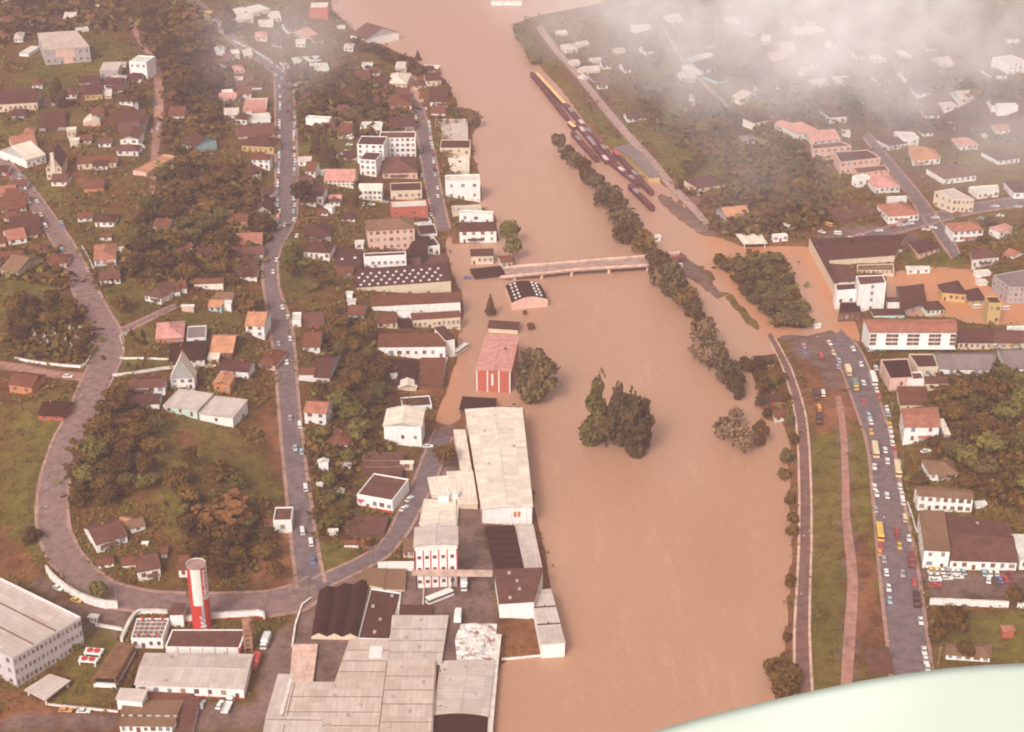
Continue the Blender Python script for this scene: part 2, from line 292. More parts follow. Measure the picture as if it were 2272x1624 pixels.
# roads: (name, surface, category words, polyline of (x, y, width) in picture units)
ROADS = [('hill_road', 'asphaltw', [(-20, 330, 22), (15, 365, 26), (60, 420, 32), (100, 480, 38), (140, 540, 42), (170, 600, 48), (205, 680, 56), (238, 740, 62), (240, 790, 62), (212, 850, 62), (182, 920, 62), (150, 980, 62), (125, 1050, 60), (115, 1120, 60), (118, 1180, 64), (140, 1230, 74), (180, 1280, 84), (240, 1320, 74), (330, 1336, 58), (430, 1340, 56), (520, 1340, 60), (600, 1340, 70), (670, 1325, 80), (700, 1300, 66)]),
 ('hill_lane', 'asphaltw', [(265, 738, 14), (300, 722, 12), (345, 700, 11), (390, 680, 10)]),
 ('straight_street', 'asphalt', [(612, 150, 22), (622, 168, 26), (632, 220, 38), (634, 300, 42), (636, 380, 44), (636, 440, 44), (634, 490, 42), (620, 520, 36), (606, 550, 30), (598, 590, 28), (600, 630, 28), (608, 670, 34), (622, 720, 44), (632, 790, 40), (638, 870, 38), (646, 960, 40), (656, 1050, 42), (668, 1150, 46), (678, 1230, 50), (690, 1300, 56)]),
 ('upper_street', 'asphalt', [(400, -20, 18), (440, 10, 18), (480, 50, 19), (520, 92, 20), (565, 122, 20), (602, 148, 22), (622, 166, 24)]),
 ('riverside_street', 'asphalt', [(905, 215, 24), (925, 240, 25), (938, 290, 26), (950, 350, 28), (958, 400, 28), (966, 440, 28), (976, 480, 26), (985, 512, 24)]),
 ('factory_street', 'asphalt', [(985, 962, 40), (968, 1000, 42), (945, 1060, 42), (915, 1120, 42), (885, 1180, 38), (850, 1225, 36), (790, 1258, 34), (730, 1285, 36), (700, 1300, 40)]),
 ('red_earth_road', 'earth', [(285, 40, 12), (310, 90, 13), (338, 130, 16), (350, 165, 20), (354, 210, 20), (352, 260, 20), (346, 310, 18), (342, 360, 15), (340, 410, 12), (336, 440, 8)]),
 ('cemetery_lane', 'earth', [(0, 810, 22), (60, 820, 24), (120, 832, 24), (190, 838, 26)]),
 ('bank_road', 'earthdark', [(1706, 742, 10), (1722, 770, 12), (1745, 815, 14), (1766, 880, 16), (1777, 930, 18), (1783, 1000, 19), (1786, 1100, 20), (1786, 1200, 21), (1782, 1300, 22), (1778, 1400, 26), (1780, 1480, 29), (1784, 1570, 31)]),
 ('middle_track', 'earth', [(1858, 880, 13), (1864, 905, 15), (1872, 980, 15), (1875, 1060, 17), (1876, 1150, 18), (1886, 1230, 22), (1892, 1290, 24), (1888, 1360, 26), (1882, 1440, 27), (1876, 1540, 25)]),
 ('main_road', 'asphalt', [(1850, 745, 50), (1880, 780, 58), (1905, 840, 58), (1925, 900, 54), (1945, 960, 50), (1958, 1020, 52), (1968, 1100, 58), (1984, 1200, 72), (1997, 1300, 80), (2010, 1400, 82), (2022, 1500, 84), (2035, 1600, 88)]),
 ('north_street', 'asphalt', [(1920, 300, 18), (1960, 350, 22), (2010, 410, 26), (2050, 465, 32), (2090, 520, 30), (2120, 570, 20)]),
 ('cross_street', 'asphalt', [(1860, 545, 22), (1930, 525, 24), (2000, 505, 26), (2070, 485, 28), (2150, 465, 26), (2230, 452, 26), (2300, 445, 26)]),
 ('station_road', 'earthpale', [(1195, 60, 16), (1235, 115, 18), (1280, 165, 18), (1340, 240, 20), (1400, 310, 22), (1450, 365, 24), (1490, 415, 22), (1530, 455, 20), (1575, 505, 18)]),
 ('east_lane', 'earthpale', [(1470, 60, 6), (1510, 130, 9), (1560, 185, 10), (1600, 225, 11), (1625, 250, 9)])]
def rail_pts(pl, n):
    P = np.array(pl, float); d = np.r_[0, np.cumsum(np.hypot(np.diff(P[:, 0]), np.diff(P[:, 1])))]
    s = np.linspace(0, d[-1], n); k = [np.interp(s, d, P[:, c]) for c in range(P.shape[1])]
    for _ in range(3):
        k = [np.r_[a[0], (a[:-2] + 2 * a[1:-1] + a[2:]) / 4, a[-1]] for a in k]
    return np.array(k).T
RL = []
for name, kind, pl in ROADS:
    q = rail_pts(pl, max(12, int(len(pl) * 7)))
    g = np.gradient(q[:, :2], axis=0); g /= np.maximum(np.hypot(g[:, 0], g[:, 1])[:, None], 1e-6)
    # widths are horizontal picture widths for steep runs; measured across for flat ones
    nx, ny = -g[:, 1], g[:, 0]; wn = np.abs(nx); off = q[:, 2] / 2 * np.maximum(.72, wn)
    A = np.c_[q[:, 0] - nx * off, q[:, 1] - ny * off]; B = np.c_[q[:, 0] + nx * off, q[:, 1] + ny * off]
    RL.append((name, kind, A, B)); cover(np.r_[A, B[::-1]], 1)
# flatten the terrain across each road so that strips lie on it
for name, kind, A, B in RL:
    mid = (A + B) / 2; P = np.array([G(*m)[:] for m in mid]); wid = np.array([np.hypot(*(onz(*a) - onz(*b))) / 2 for a, b in zip(A, B)])
    best = np.full(GX.shape, 1e9); hz = np.zeros(GX.shape); wr = np.zeros(GX.shape)
    for i in range(len(P) - 1):
        a, b = P[i][:2], P[i + 1][:2]; ab = b - a; L = max(ab @ ab, 1e-9)
        sel = (np.abs(GX - a[0]) < 70) & (np.abs(GY - a[1]) < 70)
        t = np.clip(((GX[sel] - a[0]) * ab[0] + (GY[sel] - a[1]) * ab[1]) / L, 0, 1)
        d = np.hypot(GX[sel] - a[0] - t * ab[0], GY[sel] - a[1] - t * ab[1]); m = d < best[sel]
        bs = best[sel]; hs_ = hz[sel]; ws = wr[sel]; bs[m] = d[m]; hs_[m] = (P[i][2] * (1 - t) + P[i + 1][2] * t)[m]; ws[m] = wid[i]
        best[sel] = bs; hz[sel] = hs_; wr[sel] = ws
    k = np.clip(1 - (best - wr - 3) / 10, 0, 1); k = k * k * (3 - 2 * k); k[sd < 0] = 0
    HT = HT * (1 - k) + hz * k
# ground cover colours
PXY = [proj(x, y, z) for x, y, z in zip(GX.ravel(), GY.ravel(), HT.ravel())]
cv = np.array([cov(*p) if YS[4] < y < YS[-5] else 0 for p, y in zip(PXY, GY.ravel())]).reshape(GX.shape)
n1 = vnoise(GX, GY, 22, 1); n2 = vnoise(GX, GY, 9, 2); n3 = vnoise(GX, GY, 60, 5)
base = np.zeros(GX.shape + (3,))
def lin(*c): return np.array(c)
scrub = lin(.135, .055, .017); grs = lin(.145, .112, .022); ear = lin(.25, .1, .05); pav = lin(.19, .115, .105); mud = lin(.42, .2, .12)
f = np.clip((n1 * .6 + n2 * .4 - .35) * 2.2, 0, 1)[..., None]; f3 = np.clip((n3 - .35) * 2, 0, 1)[..., None]
base = scrub * (1 - f) + (grs * .8 + ear * .1) * f; base = base * (1 - .3 * f3) + ear * .62 * .3 * f3
gm = (cv == 3)[..., None]; base = np.where(gm, grs * (.72 + .35 * f) + ear * .3 * (1 - f) * f3, base)
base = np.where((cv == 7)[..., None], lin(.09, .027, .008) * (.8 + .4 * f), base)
base = np.where((cv == 5)[..., None], ear * (.7 + .5 * f), base); base = np.where(((cv == 1) | (cv == 6) | (cv == 2))[..., None], pav * (.85 + .3 * f), base)
base = np.where(((sd < 5) & (sd > -30) & (cv != 6) & (cv != 1) & (cv != 3))[..., None], ear * .6 + scrub * .4, base)
m = nm('ground'); m.use_nodes = True; t = m.node_tree; b = t.nodes['Principled BSDF']; b.inputs['Roughness'].default_value = .95; b.inputs['Specular IOR Level'].default_value = .1
at = node(t, 'ShaderNodeAttribute', attribute_name='cover'); g = node(t, 'ShaderNodeNewGeometry').outputs['Position']
c = mixc(t, ramp(t, noise(t, .55, 8, g, .75), .32, .68), at.outputs['Color'], (1.5, 1.45, 1.2), 'MULTIPLY')
c = mixc(t, ramp(t, noise(t, .16, 6, g, .7), .42, .66), c, (.52, .46, .44), 'MULTIPLY')
c = mixc(t, ramp(t, noise(t, .9, 6, g, .85), .5, .72, (0,) * 3, (.7,) * 3), c, (.5, .5, .42), 'MULTIPLY')
c = mixc(t, ramp(t, noise(t, .07, 4, g, .6), .58, .74, (0,) * 3, (.4,) * 3), c, tuple(ear * .7))
t.links.new(c, b.inputs['Base Color'])
def grid_mesh(name, X, Y, Z, mt, col=None, keep=None):
    ny, nx = X.shape; V = np.c_[X.ravel(), Y.ravel(), Z.ravel()]
    i = np.arange(nx - 1)[None, :] + np.arange(ny - 1)[:, None] * nx
    F = np.stack([i, i + 1, i + nx + 1, i + nx], -1).reshape(-1, 4)
    if keep is not None: F = F[keep.ravel()]
    me = bpy.data.meshes.new(name); me.from_pydata(V.tolist(), [], F.tolist()); me.materials.append(mt)
    me.polygons.foreach_set('use_smooth', [True] * len(F))
    if col is not None:
        a = me.color_attributes.new(name='cover', type='FLOAT_COLOR', domain='POINT'); a.data.foreach_set('color', np.c_[col.reshape(-1, 3), np.ones(len(V))].ravel())
    me.update(); return me
link('ground', grid_mesh('ground', GX, GY, HT, m, base), kind='structure')
# water: a finer sheet with its own drift of silt, and distance haze painted into its colour
ORANGE = [[(1540, 480), (1580, 500), (1660, 620), (1745, 745), (1715, 745), (1640, 660), (1590, 590)], [(1740, 545), (1800, 550), (1860, 640), (1915, 755), (1860, 745), (1800, 600)], [(1965, 604), (2060, 590), (2200, 600), (2271, 650), (2420, 665), (2420, 728), (2240, 720), (2120, 706), (2050, 690), (2000, 640)],
 [(1640, 545), (1760, 545), (1740, 575), (1660, 570)], [(960, 900), (985, 850), (1010, 800), (1000, 900), (975, 945)]]
wx = np.arange(-700, 701, 6.0); wy = np.arange(330, 2200, 6.0); WX, WY = np.meshgrid(np.r_[-9000, wx, 9000], np.r_[-2000, wy, 11000])
om = np.zeros(WX.shape)
for q in ORANGE:
    qq = [tuple(onz(*p)) for p in q]; d = dseg(WX, WY, qq); d = np.where(inpoly(WX, WY, qq), -d, d); om = np.maximum(om, np.clip(.6 - d / 14, 0, 1))
far_haze = np.clip((WY - 700) / 600, 0, 1)[..., None]
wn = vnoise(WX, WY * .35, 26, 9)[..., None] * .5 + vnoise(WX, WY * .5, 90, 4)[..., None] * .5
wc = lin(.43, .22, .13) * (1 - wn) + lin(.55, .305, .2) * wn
wc = wc * (1 - .45 * far_haze) + lin(.6, .38, .33) * .45 * far_haze  # painted haze: water turns paler and pinker with distance
wc = wc * (1 - .9 * om[..., None]) + lin(.62, .22, .07) * .9 * om[..., None]
m = nm('muddy_water'); m.use_nodes = True; t = m.node_tree; b = t.nodes['Principled BSDF']; b.inputs['Roughness'].default_value = .32; b.inputs['Specular IOR Level'].default_value = .3
at = node(t, 'ShaderNodeAttribute', attribute_name='cover'); g = node(t, 'ShaderNodeNewGeometry').outputs['Position']
mp = node(t, 'ShaderNodeMapping'); mp.inputs['Scale'].default_value = (1, .4, 1); t.links.new(g, mp.inputs[0])
c = mixc(t, ramp(t, noise(t, .06, 8, mp.outputs[0], .7), .35, .7, (0,) * 3, (.5,) * 3), at.outputs['Color'], (.5, .24, .14))
c = mixc(t, ramp(t, noise(t, .35, 6, mp.outputs[0], .8), .56, .78, (0,) * 3, (.35,) * 3), c, (.62, .4, .32))
mp2 = node(t, 'ShaderNodeMapping'); mp2.inputs['Scale'].default_value = (1, .22, 1); mp2.inputs['Rotation'].default_value = (0, 0, .12); t.links.new(g, mp2.inputs[0])
c = mixc(t, ramp(t, noise(t, .12, 7, mp2.outputs[0], .75), .55, .72, (0,) * 3, (.32,) * 3), c, (.7, .45, .32))
c = mixc(t, ramp(t, noise(t, .7, 5, g, .85), .32, .7, (.3,) * 3, (0,) * 3), c, (.4, .2, .12))
t.links.new(c, b.inputs['Base Color'])
bp = node(t, 'ShaderNodeBump'); bp.inputs['Strength'].default_value = .45; bp.inputs['Distance'].default_value = .8
t.links.new(noise(t, .5, 5, g, .6), bp.inputs['Height']); t.links.new(bp.outputs[0], b.inputs['Normal'])
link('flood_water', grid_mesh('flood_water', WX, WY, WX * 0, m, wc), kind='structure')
# roads
ASPH = mat('asphalt', (.195, .132, .13), .85, 'plain', .2); PAVE = mat('pavement', (.4, .23, .18), .9, 'plain', .2)
RM = dict(asphalt=ASPH, asphaltw=mat('asphalt_worn', (.26, .158, .14), .85, 'plain', .2), earth=mat('earth_road', (.4, .2, .15), .95, 'plain', .1), earthdark=mat('packed_earth', (.22, .11, .09), .95, 'plain', .1), earthpale=mat('pale_road', (.42, .27, .23), .95, 'plain', .1))
rdz = 0.12
for name, kind, A, B in RL:
    mb = MB(); kb = MB(); prev = None; rdz += .006
    for a, b2 in zip(A, B):
        pa, pb = G(*a), G(*b2); row = []
        for k in range(7):
            p = pa.lerp(pb, k / 6); row.append(Vector((p.x, p.y, max(height(p.x, p.y), .05) + rdz + .12)))
        if prev:
            for k in range(6): mb.face([prev[k], prev[k + 1], row[k + 1], row[k]])
            if kind[:7] == 'asphalt':
                for e in (0, 6):       # kerb and pavement strip on both sides
                    s = [prev[e], row[e]]; o = [(q[3] - q[e]).normalized() for q in (prev, row)]
                    ww = 1.5
                    top = [s[0] + Vector((0, 0, .13)), s[1] + Vector((0, 0, .13)), s[1] - o[1] * ww + Vector((0, 0, .13)), s[0] - o[0] * ww + Vector((0, 0, .13))]
                    if e == 0: top.reverse()
                    kb.slab(top, .5)
        prev = row
    me = mb.mesh(name, [RM[kind]]); link(name, me, kind='structure')
    if kind[:7] == 'asphalt': kb.build(name.replace('street', 'pavement').replace('road', 'road_pavement').replace('lane', 'lane_pavement'), [PAVE], kind='structure')
# the pale rail beds of the flooded yard and the edging of the bank road
for nm_, off in (('bank_road_verge', -1), ('bank_road_edging', 1)):
    A, B = [(q[2], q[3]) for q in RL if q[0] == 'bank_road'][0]; E = A if off < 0 else B; O = B if off < 0 else A; mb = MB(); prev = None
    for e, o in zip(E, O):
        p, q = G(*e), G(*o); d = (p - q).normalized(); r = [Vector((v.x, v.y, height(v.x, v.y) + .34)) for v in (p + d * .1, p + d * 1.1)]
        if prev:
            f_ = [prev[0], prev[1], r[1], r[0]]; mb.slab(f_ if (f_[1] - f_[0]).cross(f_[2] - f_[1]).z > 0 else f_[::-1], .3)
        prev = r
    mb.build(nm_, [mat('pale_verge', (.62, .4, .3), .95, 'plain', .1)], kind='structure')

# ---------------------------------------------------------------- buildings
def _win(frame):
    mb = MB(); mb.box(-.5, .5, -.04, .04, 0, 1, 0)
    for x0, x1, z0, z1 in ((-.56, -.48, -.06, 1.06), (.48, .56, -.06, 1.06), (-.56, .56, -.1, -.02), (-.56, .56, 1.0, 1.07), (-.025, .025, 0, 1)): mb.box(x0, x1, -.075, .05, z0, z1, 1)
    return mb.mesh('window', [GLASS, frame])
FRM = flat('window_frame', (.55, .42, .36), .6); WIN = _win(FRM); WINS = [WIN, WIN]
for gn, gc in (('curtained_glass', (.34, .22, .17)), ('shutter_brown', (.22, .07, .04)), ('shutter_blue', (.2, .24, .3))):
    _g = GLASS; GLASS = flat(gn, gc, .5); WINS.append(_win(FRM)); GLASS = _g
_d = MB(); _d.box(-.5, .5, -.06, .04, 0, 1, 0); _d.box(-.58, -.5, -.08, .05, 0, 1.05, 1); _d.box(.5, .58, -.08, .05, 0, 1.05, 1)
DOOR = _d.mesh('door', [flat('door_paint', (.2, .07, .04), .6), flat('window_frame', (.55, .42, .36), .6)])
def perp(a, b):
    d = (b - a); d.z = 0; d.normalize(); return Vector((-d.y, d.x, 0))
BOX = []            # footprints, to keep trees away
def solve_h(x, y, z0, py):
    lo, hi = 0.0, 60.0
    for _ in range(30):
        m_ = (lo + hi) / 2
        if proj(x, y, z0 + m_)[1] > py: lo = m_
        else: hi = m_
    return lo
def facade(root, a, b, z0, h, spec, skip=0):
    """windows and a door on the wall from a to b (left to right as seen from outside)"""
    rows, cols = spec; L = (b - a).length; d = (b - a).normalized(); n = Vector((d.y, -d.x, 0)); rz = math.atan2(d.y, d.x)
    if L < 2: return
    cell = L / cols; rh = h / rows; ww = min(1.6, cell * .5); wh = min(1.7, rh * .5)
    door = rnd.randrange(cols) if (rows * cols > 2 and spec[0] < 9) else -1
    for r in range(rows):
        for c in range(cols):
            p = a + d * (cell * (c + .5)) + n * .03
            if r == 0 and c == door and rh > 2.2: link('door', DOOR, root, (p.x, p.y, z0 + .15), rz=rz, scale=(min(1.2, cell * .5), 1, min(2.1, rh * .75)))
            else: link('window', rnd.choice(WINS), root, (p.x, p.y, z0 + rh * (r + .36)), rz=rz, scale=(ww * rnd.choice((.8, 1, 1, 1.25)), 1, wh * rnd.choice((.85, 1, 1))))
def building(name, label, q, z0, h, typ, rc, wc, win=None, cat=None, group=None, deep=3.0):
    """q: four Vector corners fl, fr, br, bl at eave height; returns the root Empty"""
    fl, fr, br, bl = [Vector((p[0], p[1], 0)) for p in q]
    ctr = (fl + fr + br + bl) / 4; root = link(name, None, loc=(ctr.x, ctr.y, z0), label=label, cat=cat or name.split('_')[-1], group=group)
    Lc = lambda p: Vector((p.x - ctr.x, p.y - ctr.y, 0)); fl, fr, br, bl = map(Lc, (fl, fr, br, bl)); ring = [fl, fr, br, bl]
    BOX.append([(p.x + ctr.x, p.y + ctr.y) for p in ring])
    k = typ[0]; arg = typ[1:]; wc = rnd.choice(('w', 'w', 'v', 'u')) if wc == 'w' and name == 'house' else wc; mw = wallmat(wc) if isinstance(wc, str) else wc; mr = roofmat(rc) if isinstance(rc, str) else rc
    W = MB(); Rf = MB(); up = lambda p, z: Vector((p.x, p.y, z)); w_, d_ = (fr - fl).length, (bl - fl).length; cen = (fl + fr + br + bl) / 4
    W.prism([(p.x, p.y) for p in ring], -deep, h, 0, top=(k in 'f' and False) or k in 'sghebz')
    out = lambda p, e: p + (p - cen).normalized() * e
    ridge = None
    if k == 'f':
        ins = [p - (p - cen).normalized() * min(.6, .12 * min(w_, d_)) for p in ring]
        for i in range(4):
            j = (i + 1) % 4; W.face([up(ring[i], h), up(ring[j], h), up(ins[j], h), up(ins[i], h)]); W.face([up(ins[i], h), up(ins[j], h), up(ins[j], h - .6), up(ins[i], h - .6)])
        Rf.slab([up(p, h - .45) for p in ins], .2)
    elif k == 's':
        Rf.slab([up(out(fl, .5), h + .12), up(out(fr, .5), h + .12), up(out(br, .5), h + .5), up(out(bl, .5), h + .5)], .3)
    elif k in 'ghe':
        along = k == 'g' or (k == 'h' and w_ >= d_)
        if along: A, B, span = (fl + bl) / 2, (fr + br) / 2, d_; e1, e2, e3, e4 = fl, fr, br, bl
        else: A, B, span = (fr + fl) / 2, (br + bl) / 2, w_; e1, e2, e3, e4 = fr, br, bl, fl
        rise = float(arg) * span if arg else .2 * span
        if k == 'h': dd = (B - A); L = dd.length; s_ = min(span / 2, L * .42); A, B = A + dd.normalized() * s_, B - dd.normalized() * s_
        else:
            for a_, b_, m_ in ((e1, e4, A), (e2, e3, B)):
                W.face([up(a_, h), up(b_, h), up(m_, h + rise)]); W.face([up(b_, h), up(a_, h), up(m_, h + rise)])
            dd = (B - A).normalized() * .4; A, B = A - dd, B + dd
            e1, e4 = e1 - dd, e4 - dd; e2, e3 = e2 + dd, e3 + dd
        n_ = (e1 - e4).normalized() * .45; dz = rise / (span / 2) * .45
        E1, E2, E3, E4 = (e1 + n_, e2 + n_, e3 - n_, e4 - n_)
        if k == 'h': t_ = (e2 - e1).normalized() * .45; E1, E2, E3, E4 = E1 - t_, E2 + t_, E3 + t_, E4 - t_
        zt = h + .2; zr = h + rise + .2
        Rf.slab([up(E1, zt - dz), up(E2, zt - dz), up(B, zr), up(A, zr)], .22); Rf.slab([up(E3, zt - dz), up(E4, zt - dz), up(A, zr), up(B, zr)], .22)
        if k == 'h': Rf.slab([up(E2, zt - dz), up(E3, zt - dz), up(B, zr)], .22); Rf.slab([up(E4, zt - dz), up(E1, zt - dz), up(A, zr)], .22)
        cd = (B - A).normalized() * .16; cu = Vector((0, 0, .14)); sd_ = Vector((-cd.y, cd.x, 0))
        Rf.slab([up(A, zr) + sd_ + cu, up(A, zr) - sd_ + cu, up(B, zr) - sd_ + cu, up(B, zr) + sd_ + cu][::1] if True else [], .2)
        ridge = (A, B, h + rise)
    elif k == 'b':
        n = 12; rise = float(arg or .2) * w_; pr = []
        for i in range(n + 1):
            a_ = i / n; z = h + rise * math.sin(math.pi * a_); pr.append((fl.lerp(fr, a_), bl.lerp(br, a_), z))
        for (f0, b0, z_0), (f1, b1, z_1) in zip(pr, pr[1:]): Rf.slab([up(f0, z_0 + .15), up(f1, z_1 + .15), up(b1, z_1 + .15), up(b0, z_0 + .15)], .2)
        W.face([up(fl, h)] + [up(fr, h)] + [up(p[0], p[2]) for p in pr[-2:0:-1]]); W.face([up(br, h), up(bl, h)] + [up(p[1], p[2]) for p in pr[1:-1]])
    elif k == 'z':
        n = int(arg[0]); rise = (.3 if n < 5 else .2) * w_ / n
        for i in range(n):
            a_, m_, b_ = i / n, (i + .5) / n, (i + 1) / n
            fa, fm, fb = (fl.lerp(fr, x) for x in (a_, m_, b_)); ba, bm, bb = (bl.lerp(br, x) for x in (a_, m_, b_))
            Rf.slab([up(fa, h + .12), up(fm, h + rise), up(bm, h + rise), up(ba, h + .12)], .2); Rf.slab([up(fm, h + rise), up(fb, h + .12), up(bb, h + .12), up(bm, h + rise)], .2)
            W.face([up(fa, h) , up(fb, h), up(fm, h + rise - .1)])
    W.build('wall', [mw], root)
    roof = Rf.build('roof', [mr], root)
    if ridge and rnd.random() < .35 and w_ < 26 and name == 'house':
        A, B, rz_ = ridge; p = A.lerp(B, .3 + .4 * rnd.random()); c_ = MB(); c_.box(p.x - .35, p.x + .35, p.y + .3, p.y + .95, rz_ - .5, rz_ + 1.0); c_.build('chimney', [wallmat('r')], roof)
    if name == 'house' and k in 'ghe' and w_ > 6 and rnd.random() < .3:
        d = (fr - fl).normalized(); n = Vector((d.y, -d.x, 0)); u0 = rnd.uniform(0, .5) * w_; u1 = u0 + rnd.uniform(.3, .5) * w_; a_, b_ = fl + d * u0, fl + d * u1; hz_ = min(2.5, h * .8); pm = MB()
        pm.slab([up(a_ + n * 1.8, hz_ - .35), up(b_ + n * 1.8, hz_ - .35), up(b_ + n * .03, hz_), up(a_ + n * .03, hz_)], .14); pm.build('porch_roof', [mr], root)
        for p in (a_ + n * 1.7, b_ + n * 1.7): pm = MB(); pm.box(p.x - .08, p.x + .08, p.y - .08, p.y + .08, -1.5, hz_ - .48); pm.build('porch_post', [mw], root)
    if win:
        facade(root, fl, fr, 0, h, win[:2])
        if len(win) > 2:
            side = (fr, br) if (ctr.x < 0) else (bl, fl); facade(root, side[0], side[1], 0, h, (win[0], max(1, min(6, int((side[0] - side[1]).length / 4)))))
    return root
def quad4(t, x0, y0, x1, y1, wall, roofpx):
    a, b = T(t, x0, y0), T(t, x1, y1); s = TILES[t][2]; mx, my = (a[0] + b[0]) / 2, (a[1] + b[1]) / 2
    g = G(mx, my); z0 = max(g.z, 0.0); p0, p1 = Vector((*onz(*a, z0), z0)), Vector((*onz(*b, z0), z0)); mid = (p0 + p1) / 2
    h = max(1.6, solve_h(mid.x, mid.y, z0, my - wall / s)); n = perp(p0, p1)
    lo, hi = .5, min(220.0, 2.6 * (p1 - p0).length + 8)
    for _ in range(30):
        m_ = (lo + hi) / 2; q = mid + n * m_
        if proj(q.x, q.y, z0 + h)[1] > my - (wall + roofpx) / s: lo = m_
        else: hi = m_
    return [p0, p1, p1 + n * lo, p0 + n * lo], z0, h
def quad8(t, c, wall, zb=None):
    P = [T(t, c[i], c[i + 1]) for i in (0, 2, 4, 6)]; s = TILES[t][2]
    mx, my = (P[0][0] + P[1][0]) / 2, (P[0][1] + P[1][1]) / 2
    g = G(mx, my + wall / s); z0 = max(g.z, 0.0) if zb is None else zb; g = Vector((*onz(mx, my + wall / s, z0), z0)); h = max(1.2, solve_h(g.x, g.y, z0, my))
    return [Vector((*onz(*p, z0 + h), 0)) for p in P], z0, h
